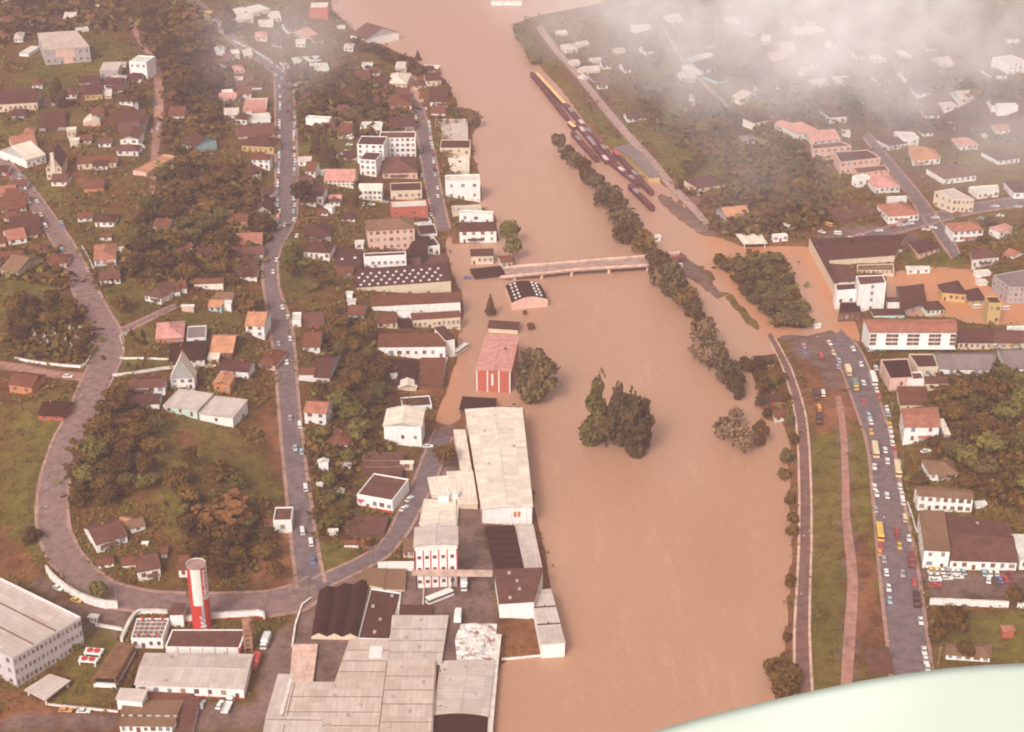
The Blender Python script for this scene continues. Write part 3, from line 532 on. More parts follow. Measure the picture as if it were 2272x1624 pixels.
TABLE = '''# top left
a0;440,500,890,465,760,312,372,337;150;-;s;Gg;2x7+;school_building;long grey roofed school with a pink entrance block on the far hill
a0;195,560,285,565;30;65;s;Ww;-;shed;small white box hut left of the grey roofed school
a0;770,325,885,312;22;20;s;Ww;-;shed;low white annex behind the right end of the school roof
a0;845,262,905,262;20;18;s;Ww;-;shed;tiny white hut above the school annex
a0;1000,792,1180,788;85;80;s;Mg;1x3;house;pale roofed white house below the school, left of the tall white one
a0;1300,775,1472,785;165;60;f;Ww;2x3;house;tall white house beside the red earth road bend
a0;1180,670,1250,668;20;25;s;Mw;-;shed;little pale shed between two white hill houses
a0;850,1002,1020,992;58;75;g;Dy;1x3;house;yellow walled house with dark roof above the arched hall
a0;790,850,1000,830;15;55;g;Dg;-;house;dark roofed house with little wall showing, above the yellow one
a0;1040,888,1205,888;45;55;g;Dw;1x3;house;white house with dark roof and three windows under the pale roofed house
a0;830,1262,1000,1250;30;190;b.16;Cp;-;church_hall;cream arched roof hall among dark trees
a0;-60,1122,380,1100;85;115;g;Dc;1x9;school_building;long cream building with dark roof at the left edge
a0;1190,1052,1320,1046;42;75;g;Dw;1x2;house;white fronted house right of the arched hall
a0;1210,1292,1440,1285;55;110;g;Dg;1x3;house;grey walled house with wide dark roof near the red earth road
a0;1200,1442,1380,1440;55;95;e;Sw;1x2;house;white gable fronted house with wide purple brown roof
a0;672,1375,762,1370;80;20;s;Cc;1x2;house;narrow pale two level house standing left of the dirt yard
a0;700,1470,790,1466;70;20;s;Wc;-;house;narrow cream lean-to just below the narrow pale house
a0;145,1530,375,1500;55;100;g;Rc;1x4;house;brick red roofed cream house above the white curved roof
b0;270,322,460,265;80;95;g;Cw;1x4;hall;pale broad roofed hall left of the stone church
b0;472,437,622,432;125;120;e.85;Sc;2x3;church;pale stone church with steep gable and dark roof
b0;775,335,1155,322;58;65;g;Bc;1x6;house;long low cream house with brown roof right of the church
b0;1325,385,1460,405;38;165;f;Op;-;house;orange flat roofed house beside the red earth road
b0;1165,198,1375,200;52;55;h;Sw;1x3;house;white house just above the orange flat roofed one
b0;1400,150,1445,142;32;25;s;Ww;-;shed;tiny white shed by the red earth road
b0;1815,130,1945,165;55;75;g;Dt;1x2;house;pale turquoise house with dark roof alone in the upper woods
a0;1680,1200,1835,1200;45;80;g;Bw;1x2;house;small white house with brown roof right of the red earth road
a0;1985,968,2065,966;22;28;g;Dw;-;house;small white cottage at the top of the hill wood
b0;1530,960,1690,968;62;75;g;Bt;1x2;house;turquoise house with brown roof alone in the hill wood
b0;950,905,1135,905;50;75;h;Dw;1x3;house;white house with dark hipped roof left of the turquoise house
b0;1000,1052,1110,1045;42;35;g;Bw;1x1;house;little pale house above the big red roof
b0;945,1302,1158,1285;65;150;h;Rw;1x3+;house;white house with large orange red hipped roof beside the hill road
b0;1160,1172,1216,1172;30;30;s;Ww;-;shed;small white flat shed at the right of the big red roof
b0;1000,1488,1200,1470;50;90;g;Sw;1x4;house;white house with brown roof just below the big red roofed house
b0;-40,612,165,592;45;55;g;Rc;1x3;house;cream house with red roof at the left edge, above the white strip house
b0;25,775,262,745;35;75;g;Bw;1x5;house;brown roofed house with a row of white panels at the left of the hill road
b0;110,990,402,960;50;125;g;Dt;1x4;house;long house with pale blue wall and dark roof left of the hill road
b0;90,1092,270,1062;52;90;g;Rw;1x2;house;white house with brick red roof at left edge below the pale blue one
b0;-20,1110,60,1100;40;60;g;Bp;-;house;half hidden house behind the dark pole at the left edge
b0;460,1315,665,1312;50;85;h;Bc;1x3;house;cream house with brown hipped roof touching the hill road
b0;15,1385,180,1418;60;140;g;Lc;1x3;house;yellowish worn house with brown roof at the left edge
a0;20,42,110,38;25;18;g;Mw;-;house;far white house in the top left corner
a0;895,120,975,122;40;22;g;Ww;-;house;bright white far cottage near the top, left of the earth road
a0;300,255,355,255;22;20;g;Mw;-;house;first of the two far pale cottages above the school
a0;390,250,440,250;22;20;g;Mw;-;house;second of the two far pale cottages above the school
# centre left
c0;1290,235,1432,262;55;120;h;Sw;1x4;house;white house with veranda and purple brown hipped roof above the lane
c0;1440,242,1500,232;55;60;g;Sw;1x1;house;small side wing right of the white veranda house
c0;1550,195,1600,190;45;70;g;Bw;-;house;first small white box house between veranda house and long white wall
c0;1610,170,1660,165;48;70;g;Bw;-;house;second small white box house, next to the dark hedge
c0;1725,135,1980,125;55;40;g;Bw;-;house;long low house showing one bright white wall above the bushes
b1;440,1120,712,1112;42;105;g;Rw;1x8;house;red roofed house with a row of white verandah posts left of the street narrows
b1;395,1222,722,1215;38;75;g;Sw;1x2;house;dark roofed house with two white ends below the red roofed row house
b1;395,1312,660,1308;22;70;g;Dw;-;house;low dark house with thin white eaves left of the street narrows
b1;410,1432,660,1428;32;85;g;Dw;1x3;house;dark roofed house with broken white front above the long white wall
b1;380,908,570,905;60;65;g;Bo;1x4;house;brown roofed house with cream windows at the wood edge
b1;640,800,800,796;45;90;e.35;Dw;1x2;house;white gable fronted house at the left kerb of the straight street
b1;645,606,812,622;42;60;g;Dw;-;house;white slanting house wall left of the straight street
b1;645,432,700,430;42;22;s;Ww;-;shed;small white hut above the slanting white house
b1;615,325,790,328;92;50;h;Bw;2x3;house;white two storey house with arched brown roof left of the street
b1;515,160,830,176;70;80;h;Dy;1x6;row_house;yellow walled house with dark roof at the left kerb of the straight street
a1;480,1388,835,1362;30;90;g;Sp;1x5;house;pink and brown house between the yellow one and the white flat one
a1;585,1232,800,1216;42;45;s;Ww;-;house;white flat roofed house left of the straight street
a1;455,1240,560,1250;60;40;g;Dw;1x2;house;small dark roofed house left of the white flat roofed one
a1;520,1142,748,1136;20;140;f;Pw;-;house;square pink roof with white parapets left of the straight street
a1;335,1012,430,1004;60;45;g;Ww;-;house;white and pink house above the square pink roof
a1;440,832,520,832;38;22;g;Mw;-;house;left of the two small white cottages above the pink roof
a1;545,812,592,811;25;20;g;Mw;-;house;right of the two small white cottages above the pink roof
a1;262,562,345,552;60;25;g;Ww;-;house;white block house in the upper woods near the traffic queue
a1;420,580,490,572;45;25;g;Ww;-;house;white house just under the line of waiting traffic
a1;70,172,200,176;40;22;s;yy;-;house;yellow flat block beside the far traffic queue
a1;1040,672,1305,650;45;45;s;Wc;1x5;workshop;long pale flat block right of the street head
a1;1205,752,1385,742;60;60;f;Ww;1x3;workshop;white stepped block at the right of the long pale one
a1;1000,775,1212,775;32;65;g;Dw;-;workshop;low dark roofed shed with white wall at the street head
a1;1700,690,1805,690;14;50;s;Ww;-;shed;bright white roof in the trees below the hazy shore
a1;1690,782,1755,782;22;30;s;Ww;-;shed;small white roof below the bright white one in the trees
a1;1960,888,2150,892;58;100;h;Cc;2x4;house;cream house with pale roof at the flooded street head
a1;1190,192,1370,190;115;55;f;Wr;-;tower_block;brick and white tower block standing at the far river edge
a1;560,182,700,145;32;40;s;Ww;-;house;long white far house above the haze patch
a1;680,150,795,128;40;38;s;Ww;-;house;white far house at the right of the long white one
a1;1595,385,1748,435;42;70;g;Sw;-;warehouse;dark roofed riverside store with a long white wall, far end of the left bank
a1;1470,292,1540,286;20;12;s;Ww;-;shed;tiny white hut at the far river edge
a1;1165,405,1275,368;20;40;g;Pw;-;house;pale pink far house above the dark trees
a1;2010,612,2080,606;25;14;s;Ww;-;shed;small white river hut below the dark shore trees
a1;1150,1252,1382,1268;80;25;f;Ww;-;house;house with broad white wall at the right kerb of the straight street
a1;1450,1255,1600,1254;16;18;s;Ww;-;shed;thin white roofed shed right of the broad white wall
a1;1490,1332,1610,1332;42;60;g;Bw;1x3;house;small white house with brown roof between street and garden
a1;1690,1332,1905,1332;62;55;f;Ww;1x4;house;white flat block behind the striped white apartments
a1;1480,1392,1625,1380;14;22;s;Ww;-;shed;low white roof in the garden left of the apartments
a1;1130,890,1240,850;18;26;s;Mw;-;shed;pale shed in the hazy trees right of the street head
a2;-10,1578,350,1575;205;62;f;Bw;4x7+;apartment_block;tall white apartment block with four rows of windows by the riverside street
a2;90,1312,332,1306;50;80;g;Dg;1x6;house;grey walled house with dark roof directly behind the tall white apartments
b1;1665,288,1930,295;205;85;f;Dw;4x4;apartment_block;white striped apartment block left of the tall white one
b1;1690,392,1850,402;160;78;f;Dw;3x3;apartment_block;lower white block with dark terrace in front of the striped one
b2;20,432,365,420;62;150;h;Sp;1x5;house;low house with very large brown roof below the tall white apartments
b1;1335,500,1630,502;55;105;g;Pw;2x7;house;house with bright pink roof in the middle of the left bank
b1;1145,398,1240,400;48;85;g;Bw;1x2;house;small white house left of the bright pink roof
b1;1255,392,1322,395;32;22;s;Ww;-;shed;low white lean-to touching the bright pink roofed house
b1;1112,662,1320,668;72;85;g;Dw;1x4;house;white house with dark roof right of the street, below the round tree
b1;1382,668,1502,668;48;30;g;Pw;1x2;house;small white walled house with pink eaves left of the tall dark tree
b1;1335,762,1412,776;60;18;s;Ww;-;shed;small white hut below the pink eaved house
b1;1680,642,1905,642;95;65;g;Cw;2x5;house;white two storey house with pale roof left of the grey parapet building
b2;100,640,412,630;92;80;f;Dc;1x5;store;grey fronted store with brown parapet roof by the riverside street
b2;105,830,470,812;118;62;f;Wr;1x4;store;red brick store with white flat terrace by the riverside street
b2;300,900,506,875;30;105;f;Dw;-;store;topmost of three dark flat roofs with white parapets by the street
b2;385,1010,562,1000;28;100;f;Dw;-;store;middle of three dark flat roofs with white parapets by the street
b2;415,1192,588,1172;85;78;f;Dw;1x3;store;lowest of three dark flat roofs with a white wall on the flooded street
b1;1772,1148,2235,1120;205;100;h;Lp;3x7;apartment_block;large cream three storey building with brown hipped roof
b1;1730,1332,2150,1312;132;32;f;Dw;1x7;garage;long white garage building right below the large cream building
b2;245,1292,402,1300;95;190;s;Kb;-;workshop;dark boxy workshop in the corner beside the white garage
b1;1640,1130,1722,1130;58;28;s;Ww;1x1;house;small white house left of the large cream building
b1;1130,1225,1385,1238;75;95;h;Dw;1x5;house;white house with dark hipped roof left of the skylight factory
b1;1430,1352,1700,1342;12;190;s;Dw;-;workshop;dark roof with two pale stripes at the left end of the skylight factory
c1;900,192,1732,130;78;150;s;Dc;-;factory_hall;long factory with dark roof full of white skylights
b2;440,1412,688,1395;20;185;s;Sw;-;workshop;plain dark roof at the street end of the skylight factory
c1;1035,362,1815,322;80;85;s;Bw;-;warehouse;long brown roofed warehouse with plain white front below the skylight factory
c1;1395,490,1815,462;88;48;s;Bc;1x10;warehouse;narrow brown roofed store with cream windows below the plain white warehouse
c1;1080,480,1255,470;45;78;s;Bc;1x3;warehouse;short brown roofed annex left of the white connecting wall
c1;1252,396,1378,392;72;10;s;Ww;-;warehouse;white connecting block between two brown roofed annexes
c1;1285,498,1392,488;25;70;s;Kb;-;shed;small dark roof under the white connecting block
c1;1090,742,1680,736;100;110;s;Bw;1x8;hall;white hall with eight tall arched openings and brown roof
c1;1682,738,1766,722;160;100;s;Dw;-;tower_house;narrow white end tower of the hall with arched openings
c1;1195,1008,1425,1000;28;215;s;Kb;-;workshop;dark workshop roof below the left half of the white arched hall
c1;1440,1000,1660,1000;18;235;s;Bb;-;workshop;greyish brown workshop roof below the right half of the arched hall
c1;1268,1032,1425,1026;28;55;e;Cc;-;shed;small cream gabled porch below the dark workshop
c1;1205,948,1250,942;52;10;s;Ww;-;shed;little white box at the left of the dark workshop
c1;1300,1202,1562,1182;22;90;f;Dw;-;store;flat dark roof between orange yard and white block
c1;1140,1202,1262,1190;14;120;s;Dw;-;store;small dark lean-to roof left of the flat dark roof
c1;1140,1512,1470,1518;168;150;e.12;Cw;1x3;warehouse;large plain white block house with ribbed pale roof
c1;435,1332,625,1346;115;100;g;Rw;2x2+;house;white two storey house with orange brown roof right of the straight street
c1;635,1542,815,1560;50;125;h;Bw;1x2;house;white house with brown hipped roof below the orange brown one
c1;325,465,402,462;60;70;f;Ww;-;house;bright white flat house at the right kerb of the straight street
c1;408,478,605,468;22;120;g;Sr;-;house;brown roofed house with red wall band right of the bright white flat house
c1;550,462,605,458;40;20;s;Ww;-;shed;little white box on the corner of the red banded house
c1;420,690,568,688;48;135;g;Bw;1x2;house;white house with brown roof, second right of the straight street
c1;383,945,522,945;62;60;g;Bw;-;house;house with plain bright white wall at the right kerb
c1;522,980,652,986;72;185;g;Dw;1x2;house;long dark roofed house with white end wall behind the plain white one
c1;818,406,955,410;50;85;g;Bt;1x2;house;small turquoise house in the wood behind the warehouses
c1;806,216,856,216;48;14;s;Ww;-;shed;tiny white tower like hut beside the warehouses
c1;815,276,885,272;38;16;s;Mw;-;shed;grey hut under the tiny white one
c1;20,832,168,850;48;125;h;Bp;1x2;house;cream and brown house at the left kerb of the straight street
c1;635,540,668,540;18;16;s;Ww;-;shed;very small white shed in the slope right of the street houses
c0;2185,552,2348,556;100;125;g;Ow;2x2;house;white two storey house with orange roof left of the straight street
c0;1855,328,1965,330;45;60;g;Ot;1x2;house;small turquoise walled house with orange roof above the green lawn
c0;1985,325,2052,326;72;20;s;Ww;-;house;white annex at the right of the small turquoise walled house
c0;1615,332,1720,332;50;10;s;Wp;-;shed;pink box shed beside the lane
c0;1910,238,2060,240;12;70;g;Lc;-;house;greyish tiled roof above the small turquoise walled house
c0;1390,618,1630,602;50;140;h;Po;1x3;house;orange walled house with wide pink hipped roof beside the lawn
c0;1660,622,1830,612;55;110;f;gw;1x1;house;grey flat roofed house right of the wide pink roof
c0;1512,805,1815,786;35;165;g.12;Kw;1x5;house;house with large near black roof behind the steep white one
c0;1868,732,2062,736;45;155;g;Ob;1x3;house;brown walled house with wide orange roof
c0;1520,1022,1730,1016;95;70;e.95;Cw;2x3;house;steep white gable fronted house with dark windows
c0;1148,1066,1466,1052;60;78;g;Sw;1x4;house;white house with long purple brown roof beside the hill road
c0;1150,1190,1412,1182;40;85;g;Dw;-;house;weathered brown roof half hidden by the trees
c0;1455,1222,1752,1266;60;140;s;Mm;1x3;house;mint green house with streaky grey sheet roof
c0;1775,1308,2070,1344;75;150;s;Mw;1x1;house;white house with streaky grey sheet roof and one long window
c0;1955,900,2205,916;55;85;g;Dw;1x1;house;white house with dark roof on thin posts
c0;1902,1046,2042,1052;78;88;e;Oo;1x2;house;small orange house with orange roof beside the drive
c0;1845,782,1940,780;32;50;s;Cc;-;shed;small cream lean-to below the wide orange roof
c0;90,1042,290,1070;72;105;g;Bo;1x2;house;orange brown wooden house with brown roof below the cemetery wall
c0;345,1288,565,1300;45;120;g;Kr;1x2;house;dark red roofed house in the garden below the wooden house
c0;1470,592,1530,592;28;18;s;Ww;-;shed;tiny white tank hut at the corner of the near black roof
# lower left hill
d0;865,838,1135,756;68;150;g;Sw;1x3+;house;white house with purple brown roof on the inner bend of the hill road
d0;1045,622,1125,642;40;60;g;Oc;-;shed;small orange roofed shed behind the bend house
d0;1165,672,1290,640;45;70;g;Lw;1x1;house;small dark house behind the orange roofed shed
d0;1232,1100,1430,1062;88;150;g;Sw;1x2+;house;white house with broad brown roof and veranda nearest the tower
d0;1090,985,1210,975;20;95;g;Bw;-;house;brown rear wing left of the veranda house
d0;878,988,1012,965;35;60;g;Bw;1x2;house;little white house at the left of the veranda house
d0;1430,892,1482,890;42;65;g;Bw;-;shed;white ended shed above the veranda house
d0;1590,1062,1672,1060;70;150;g;Bw;1x1;house;brown roofed white house directly behind the striped tower
d0;1265,795,1312,795;32;12;s;Ww;-;shed;tiny white box in the gardens of the hill bend
d1;160,670,322,666;112;120;f;Sw;1x1;house;white walled house with brown flat roof left of the lower straight street
d1;80,632,152,630;42;50;g;Bw;-;house;small white wall left of the brown flat roofed house
d1;560,132,645,128;92;20;e;Ww;-;shed;white tent shaped shed right of the straight street
d1;755,112,835,112;32;30;e;Ww;-;house;small white gable right of the tent shaped shed
d1;545,268,592,266;30;14;s;Ww;-;shed;small white hut below the tent shaped shed
d1;702,345,776,346;38;28;e;Ww;-;house;white gable house left of the big brown office roof
d1;650,692,722,690;42;12;s;Ww;-;shed;little white hut above the pink ended shed
d1;900,436,1215,492;112;190;f;Sw;1x5;office_building;white office with red base stripe and broad brown roof
d1;950,172,1292,170;14;195;s;Sb;-;office_building;brown roof block above the white office
d1;1288,112,1392,112;62;16;s;Cc;1x1;shed;cream box kiosk at the factory street kerb
d1;788,702,1130,716;18;160;s;Sb;-;workshop;low broad brown roof in the triangle of the two streets
d1;785,798,925,800;22;50;g;Bw;-;shed;narrow shed with bright white wall on the lawn triangle
q;100,332,165,328;9;34;g;Dg;-;house;wide dark roof between the arched hall and the long cream building
q;212,486,262,484;10;20;g;Bo;-;house;low brown roofed hut with an orange wall above the hill road trees
q;555,262,598,260;12;12;g;Pw;-;house;pink and white house near the wood, left of the square pink roof
q;592,208,640,205;7;12;g;Bw;-;house;upper brown roofed house under the traffic queue
q;596,228,660,226;6;14;g;Sw;-;house;long dark roofed house just above the square pink roof
q;762,606,835,604;8;30;h;Dg;-;house;dark roofed house above the white one left of the skylight factory
q;985,282,1040,280;14;26;h;Bp;1x3;house;brown roofed house beside the flooded street head
q;300,340,350,338;6;22;g;Sg;-;house;dark roof just above the white gable fronted house
q;30,300,62,300;8;14;g;Dg;-;house;dark roof at the left edge above the red roofed cream house
q;8,520,70,516;12;14;g;Bp;-;house;pinkish strip house at the left edge above the white panel house
q;0,665,60,660;8;20;g;Bg;-;house;brown roof at the left edge under the worn yellowish house
q;455,50,490,52;8;8;g;Bw;-;house;tiny far house above the traffic queue near the top
q;655,70,690,68;8;8;g;Mw;-;house;pale far house in the thin mist near the top
q;590,60,640,55;9;9;g;Mw;-;house;far white strip house right of the tall dark tree
q;900,205,935,203;8;14;g;Bg;-;house;brown roofed house in the gardens right of the upper street
q;1000,250,1035,249;8;16;g;Sg;-;house;dark roofed house at the left kerb of the flooded street head
q;850,345,890,343;9;12;g;Bc;1x2;house;cream house with brown roof left of the white flat block
q;9,66,30,64;7;12;g;Bw;1x2;house;small brown roofed house, first such from left in the left hillside rows
q;11,560,38,561;10;14;g;Bw;1x2;house;small brown roofed house, second such from left in the left hillside rows
q;34,52,55,50;8;11;g;Dw;1x2;house;small dark roofed house, first such from left in the left hillside rows
q;63,40,86,40;9;10;h;Sg;1x2;house;small purple brown roofed house, first such from left in the left hillside rows
q;59,600,96,600;9;14;g;Dc;1x2;house;small dark roofed house, second such from left in the left hillside rows
q;100,268,139,268;11;14;h;Sg;1x2;house;small purple brown roofed house, second such from left in the left hillside rows
q;126,62,153,61;8;10;g;Dw;1x2;house;small dark roofed house, third such from left in the left hillside rows
q;130,470,169,470;11;18;g;Sw;1x2;house;small purple brown roofed house, third such from left in the left hillside rows
q;160,58,189,58;8;14;g;Mw;1x2;house;small pale grey roofed house, first such from left in the left hillside rows
q;219,60,240,59;8;11;g;Bw;1x2;house;small brown roofed house, third such from left in the left hillside rows
q;234,300,265,297;11;12;g;Bb;1x2;house;small brown roofed house, fourth such from left in the left hillside rows
q;285,238,324,238;10;16;g;Dc;1x2;house;small dark roofed house, fourth such from left in the left hillside rows
q;310,268,349,266;9;14;g;Dg;1x2;house;small dark roofed house, fifth such from left in the left hillside rows
q;333,305,366,304;9;15;g;Sw;1x2;house;small purple brown roofed house, fourth such from left in the left hillside rows
q;453,640,486,637;12;13;g;Bw;1x2;house;small brown roofed house, fifth such from left in the left hillside rows
q;505,655,534,652;10;17;g;Dw;1x2;house;small dark roofed house, first such from left in the gaps along the straight street
q;548,128,571,125;6;11;h;Pw;1x2;house;small pink roofed house, first such from left in the gaps along the straight street
q;546,172,573,170;9;10;g;Sw;1x2;house;small purple brown roofed house, first such from left in the gaps along the straight street
q;564,155,591,154;8;14;g;Bw;1x2;house;small brown roofed house, first such from left in the gaps along the straight street
q;594,186,617,184;7;12;h;Pw;1x2;house;small pink roofed house, second such from left in the gaps along the straight street
q;594,668,629,666;9;15;h;Dw;1x2;house;small dark roofed house, second such from left in the gaps along the straight street
q;617,150,638,148;9;11;g;Mw;1x2;house;small pale grey roofed house, first such from left in the gaps along the straight street
q;623,452,656,449;9;17;g;Dw;1x2;house;small dark roofed house, third such from left in the gaps along the straight street
q;689,55,710,53;7;13;g;Mw;1x2;house;small pale grey roofed house, second such from left in the gaps along the straight street
q;723,85,746,83;10;13;g;Dw;1x2;house;small dark roofed house, fifth such from left in the gaps along the straight street
q;748,120,771,119;8;10;g;Mw;1x2;house;small pale grey roofed house, third such from left in the gaps along the straight street
q;754,470,789,468;10;13;g;Sw;1x2;house;small purple brown roofed house, second such from left in the gaps along the straight street
q;793,110,816,108;7;11;h;Sw;1x2;house;small purple brown roofed house, third such from left in the gaps along the straight street
q;839,178,860,177;7;14;g;Bc;1x2;house;small brown roofed house, second such from left in the gaps along the straight street
q;842,468,873,468;12;16;g;Dc;1x2;house;small dark roofed house, sixth such from left in the gaps along the straight street
q;848,292,875,293;10;15;g;Sc;1x2;house;small purple brown roofed house, fourth such from left in the gaps along the straight street
q;852,700,891,700;12;14;g;Bb;1x2;house;small brown roofed house, third such from left in the gaps along the straight street
q;868,130,891,130;8;11;h;Mw;1x2;house;small pale grey roofed house, fourth such from left in the gaps along the straight street
q;864,250,895,250;10;15;h;Dw;1x2;house;small dark roofed house, seventh such from left in the gaps along the straight street
q;927,192,956,193;9;10;g;Sw;1x2;house;small purple brown roofed house, fifth such from left in the gaps along the straight street
q;943,222,980,222;9;17;g;Dc;1x2;house;small dark roofed house, eighth such from left in the gaps along the straight street
q;998,180,1025,181;8;13;g;Mc;1x2;house;small pale grey roofed house, fifth such from left in the gaps along the straight street
q;1071,185,1098,184;7;10;h;Dc;1x2;house;small dark roofed house, ninth such from left in the gaps along the straight street
q;-4,445,20,444;10;14;g;Dw;1x2;house;little dark roofed cottage, first such from left on the left bank
q;-4,100,24,99;9;15;h;Bw;1x2;house;little brown roofed cottage, first such from left on the left bank
q;13,500,46,499;7;15;g;Bw;1x2;house;little brown roofed cottage, second such from left on the left bank
q;37,108,58,107;10;15;h;Mw;1x2;house;little pale grey roofed cottage, first such from left on the left bank
q;32,480,67,479;10;15;g;Sw;1x2;house;little purple brown roofed cottage, first such from left on the left bank
q;44,690,79,689;9;14;g;Sw;1x2;house;little purple brown roofed cottage, second such from left on the left bank
q;62,345,87,344;10;11;h;Rw;1x2;house;little red roofed cottage, first such from left on the left bank
q;82,225,107,224;10;13;h;Bw;1x2;house;little brown roofed cottage, third such from left on the left bank
q;84,640,115,639;9;14;h;Bw;1x2;house;little brown roofed cottage, fourth such from left on the left bank
q;166,250,193,249;11;15;h;Sw;1x2;house;little purple brown roofed cottage, third such from left on the left bank
q;199,365,230,364;9;13;g;Bw;1x2;house;little brown roofed cottage, fifth such from left on the left bank
q;197,560,232,559;9;12;g;Bw;1x2;house;little brown roofed cottage, sixth such from left on the left bank
q;226,232,253,231;9;12;h;Dw;1x2;house;little dark roofed cottage, second such from left on the left bank
q;238,430,271,429;11;13;g;Dw;1x2;house;little dark roofed cottage, third such from left on the left bank
q;249,372,280,371;10;12;g;Sw;1x2;house;little purple brown roofed cottage, fourth such from left on the left bank
q;254,250,281,249;8;12;g;Mc;1x2;house;little pale grey roofed cottage, second such from left on the left bank
q;283,215,316,214;11;12;h;Mw;1x2;house;little pale grey roofed cottage, third such from left on the left bank
q;322,208,357,207;8;13;h;Dw;1x2;house;little dark roofed cottage, fourth such from left on the left bank
q;323,330,356,329;11;15;g;Ww;1x2;house;little white roofed cottage, first such from left on the left bank
q;567,300,602,299;9;15;g;Mw;1x2;house;little pale grey roofed cottage, fourth such from left on the left bank
q;573,260,606,259;11;12;h;Sw;1x2;house;little purple brown roofed cottage, fifth such from left on the left bank
q;601,248,634,247;10;13;g;Bw;1x2;house;little brown roofed cottage, seventh such from left on the left bank
q;622,225,657,224;10;11;h;Dw;1x2;house;little dark roofed cottage, fifth such from left on the left bank
q;635,410,664,409;10;14;h;Bw;1x2;house;little brown roofed cottage, eighth such from left on the left bank
q;638,300,671,299;9;12;g;Rw;1x2;house;little red roofed cottage, second such from left on the left bank
q;645,105,674,104;11;12;h;Pc;1x2;house;little pink roofed cottage, first such from left on the left bank
q;687,120,712,119;9;13;g;Dc;1x2;house;little dark roofed cottage, sixth such from left on the left bank
q;757,250,782,249;9;12;h;Sw;1x2;house;little purple brown roofed cottage, sixth such from left on the left bank
q;753,420,786,419;11;11;g;Mw;1x2;house;little pale grey roofed cottage, fifth such from left on the left bank
q;762,520,797,519;9;12;g;Bw;1x2;house;little brown roofed cottage, ninth such from left on the left bank
q;802,545,827,544;7;11;h;Bw;1x2;house;little brown roofed cottage, tenth such from left on the left bank
q;813,330,846,329;7;11;g;Sw;1x2;house;little purple brown roofed cottage, seventh such from left on the left bank
q;826,400,853,399;11;13;h;Bw;1x2;house;little brown roofed cottage, eleventh such from left on the left bank
q;831,520,858,519;10;12;h;Sw;1x2;house;little purple brown roofed cottage, eighth such from left on the left bank
q;863,560,896,559;7;13;h;Dw;1x2;house;little dark roofed cottage, seventh such from left on the left bank
q;868,405,901,404;8;14;g;Dc;1x2;house;little dark roofed cottage, eighth such from left on the left bank
q;923,265,956,264;8;12;g;Sw;1x2;house;little purple brown roofed cottage, ninth such from left on the left bank
q;922,330,957,329;7;13;g;Mc;1x2;house;little pale grey roofed cottage, sixth such from left on the left bank
q;966,235,993,234;9;14;h;Bw;1x2;house;little brown roofed cottage, twelfth such from left on the left bank
q;1044,225,1075,224;8;12;h;Sc;1x2;house;little purple brown roofed cottage, tenth such from left on the left bank
# riverside row
a2;430,712,570,716;32;30;s;Wr;-;house;white roofed river house at the flooded street head
a2;450,858,600,852;55;60;g;Dc;1x3;house;dark roofed pale house, second from the top in the river row
a2;490,1062,665,1060;48;115;g;Dw;1x2;house;dark square roof with white front, third from the top in the river row
a2;500,1150,640,1150;22;60;g;Bw;-;house;small brown roof above the pale square river block
a2;550,1395,870,1395,862,1182,540,1186;28;-;f;Mc;-;store;pale square flat roofed river block
b2;590,182,890,182;62;82;f;Dc;1x4;store;dark roofed grey river block below the pale square one
b2;612,365,882,345,882,190,590,192;20;-;f;Cc;-;store;low cream flat roof in the river row
b2;648,640,990,632;190;62;f;Ww;2x3+;store;white two storey river building with wide flat front
b2;715,770,1005,742,992,682,700,695;36;-;f;Mc;-;store;low grey flat roof between two white river buildings
b2;782,858,1115,872;95;28;f;Ww;1x3;house;rear white block with curved corner by the river
b2;788,1066,1150,1056;115;82;g;Dw;2x4+;house;white river house with paired dark roofs, beside the round trees
b2;902,1282,1120,1276;88;62;g;Dc;1x4;house;flooded cream house left of the bridge end
b2;1200,1322,1310,1312;62;60;g;Bc;1x2;house;small cream house with two windows at the bridge end
b2;940,1432,1232,1400;14;85;s;Kk;-;pavilion;low dark roof at the left foot of the bridge
D;1135,672,1215,664,1199,631.5,1121,634;16;-;b.13;Kp;-;warehouse;flooded warehouse with arched dark roof and rows of skylights
D;1056,821,1132,825,1150,746,1078,744;46;-;e.03;Pr;-;store;tall red brick store with pink roof and white pilasters in the flood
D;1083,737,1148,741;10;16;g;Dc;-;house;drowned house showing only its dark roof above the pink roofed store
D;1020,908,1096,912,1100,886,1027,882;6;-;s;Kb;-;store;dark flat roof at the head of the long factory hall
D;1070,1129,1180,1124,1157,906,1033,909;38;-;e.03;Cw;-;factory_hall;very long cream roofed factory hall along the river
D;1022,1047,1047,1047,1032,956,1006,956;14;-;s;Cc;-;factory_hall;narrow cream lean-to roof left of the long hall
D;1016,1117,1059,1116,1048,1047,990,1049;12;-;s;Cc;-;factory_hall;square cream roof left of the lower end of the long hall
D;1160,1264,1138,1166,1074,1168,1096,1262;14;-;z7;Kb;-;factory_hall;dark striped sawtooth roof in the long riverside factory
D;1163,1260,1202,1258,1182,1166,1143,1168;16;-;s;Mw;-;factory_hall;pale narrow roof at the river side of the sawtooth roof
D;1108,1338,1184,1333,1204,1262,1097,1266;36;-;s;Sw;-;factory_hall;brown roofed end of the riverside factory with plain white front wall
k;300,325,458,322;50;14;s;Ww;-;shed;white rooftop box on the brown end of the riverside factory
D;1200,1427,1253,1424,1222,1310,1176,1313;33;-;s;Mw;-;loading_building;pale three part loading building on stilts at the river edge
D;1008,1160,1012,1160,1010,1070,1000,1070;10;-;s;Cw;-;shed;thin cream roof strip in the factory yard
d1;1560,362,1760,345;12;165;s;Cw;-;warehouse;upper cream roof of the stepped factory roofs
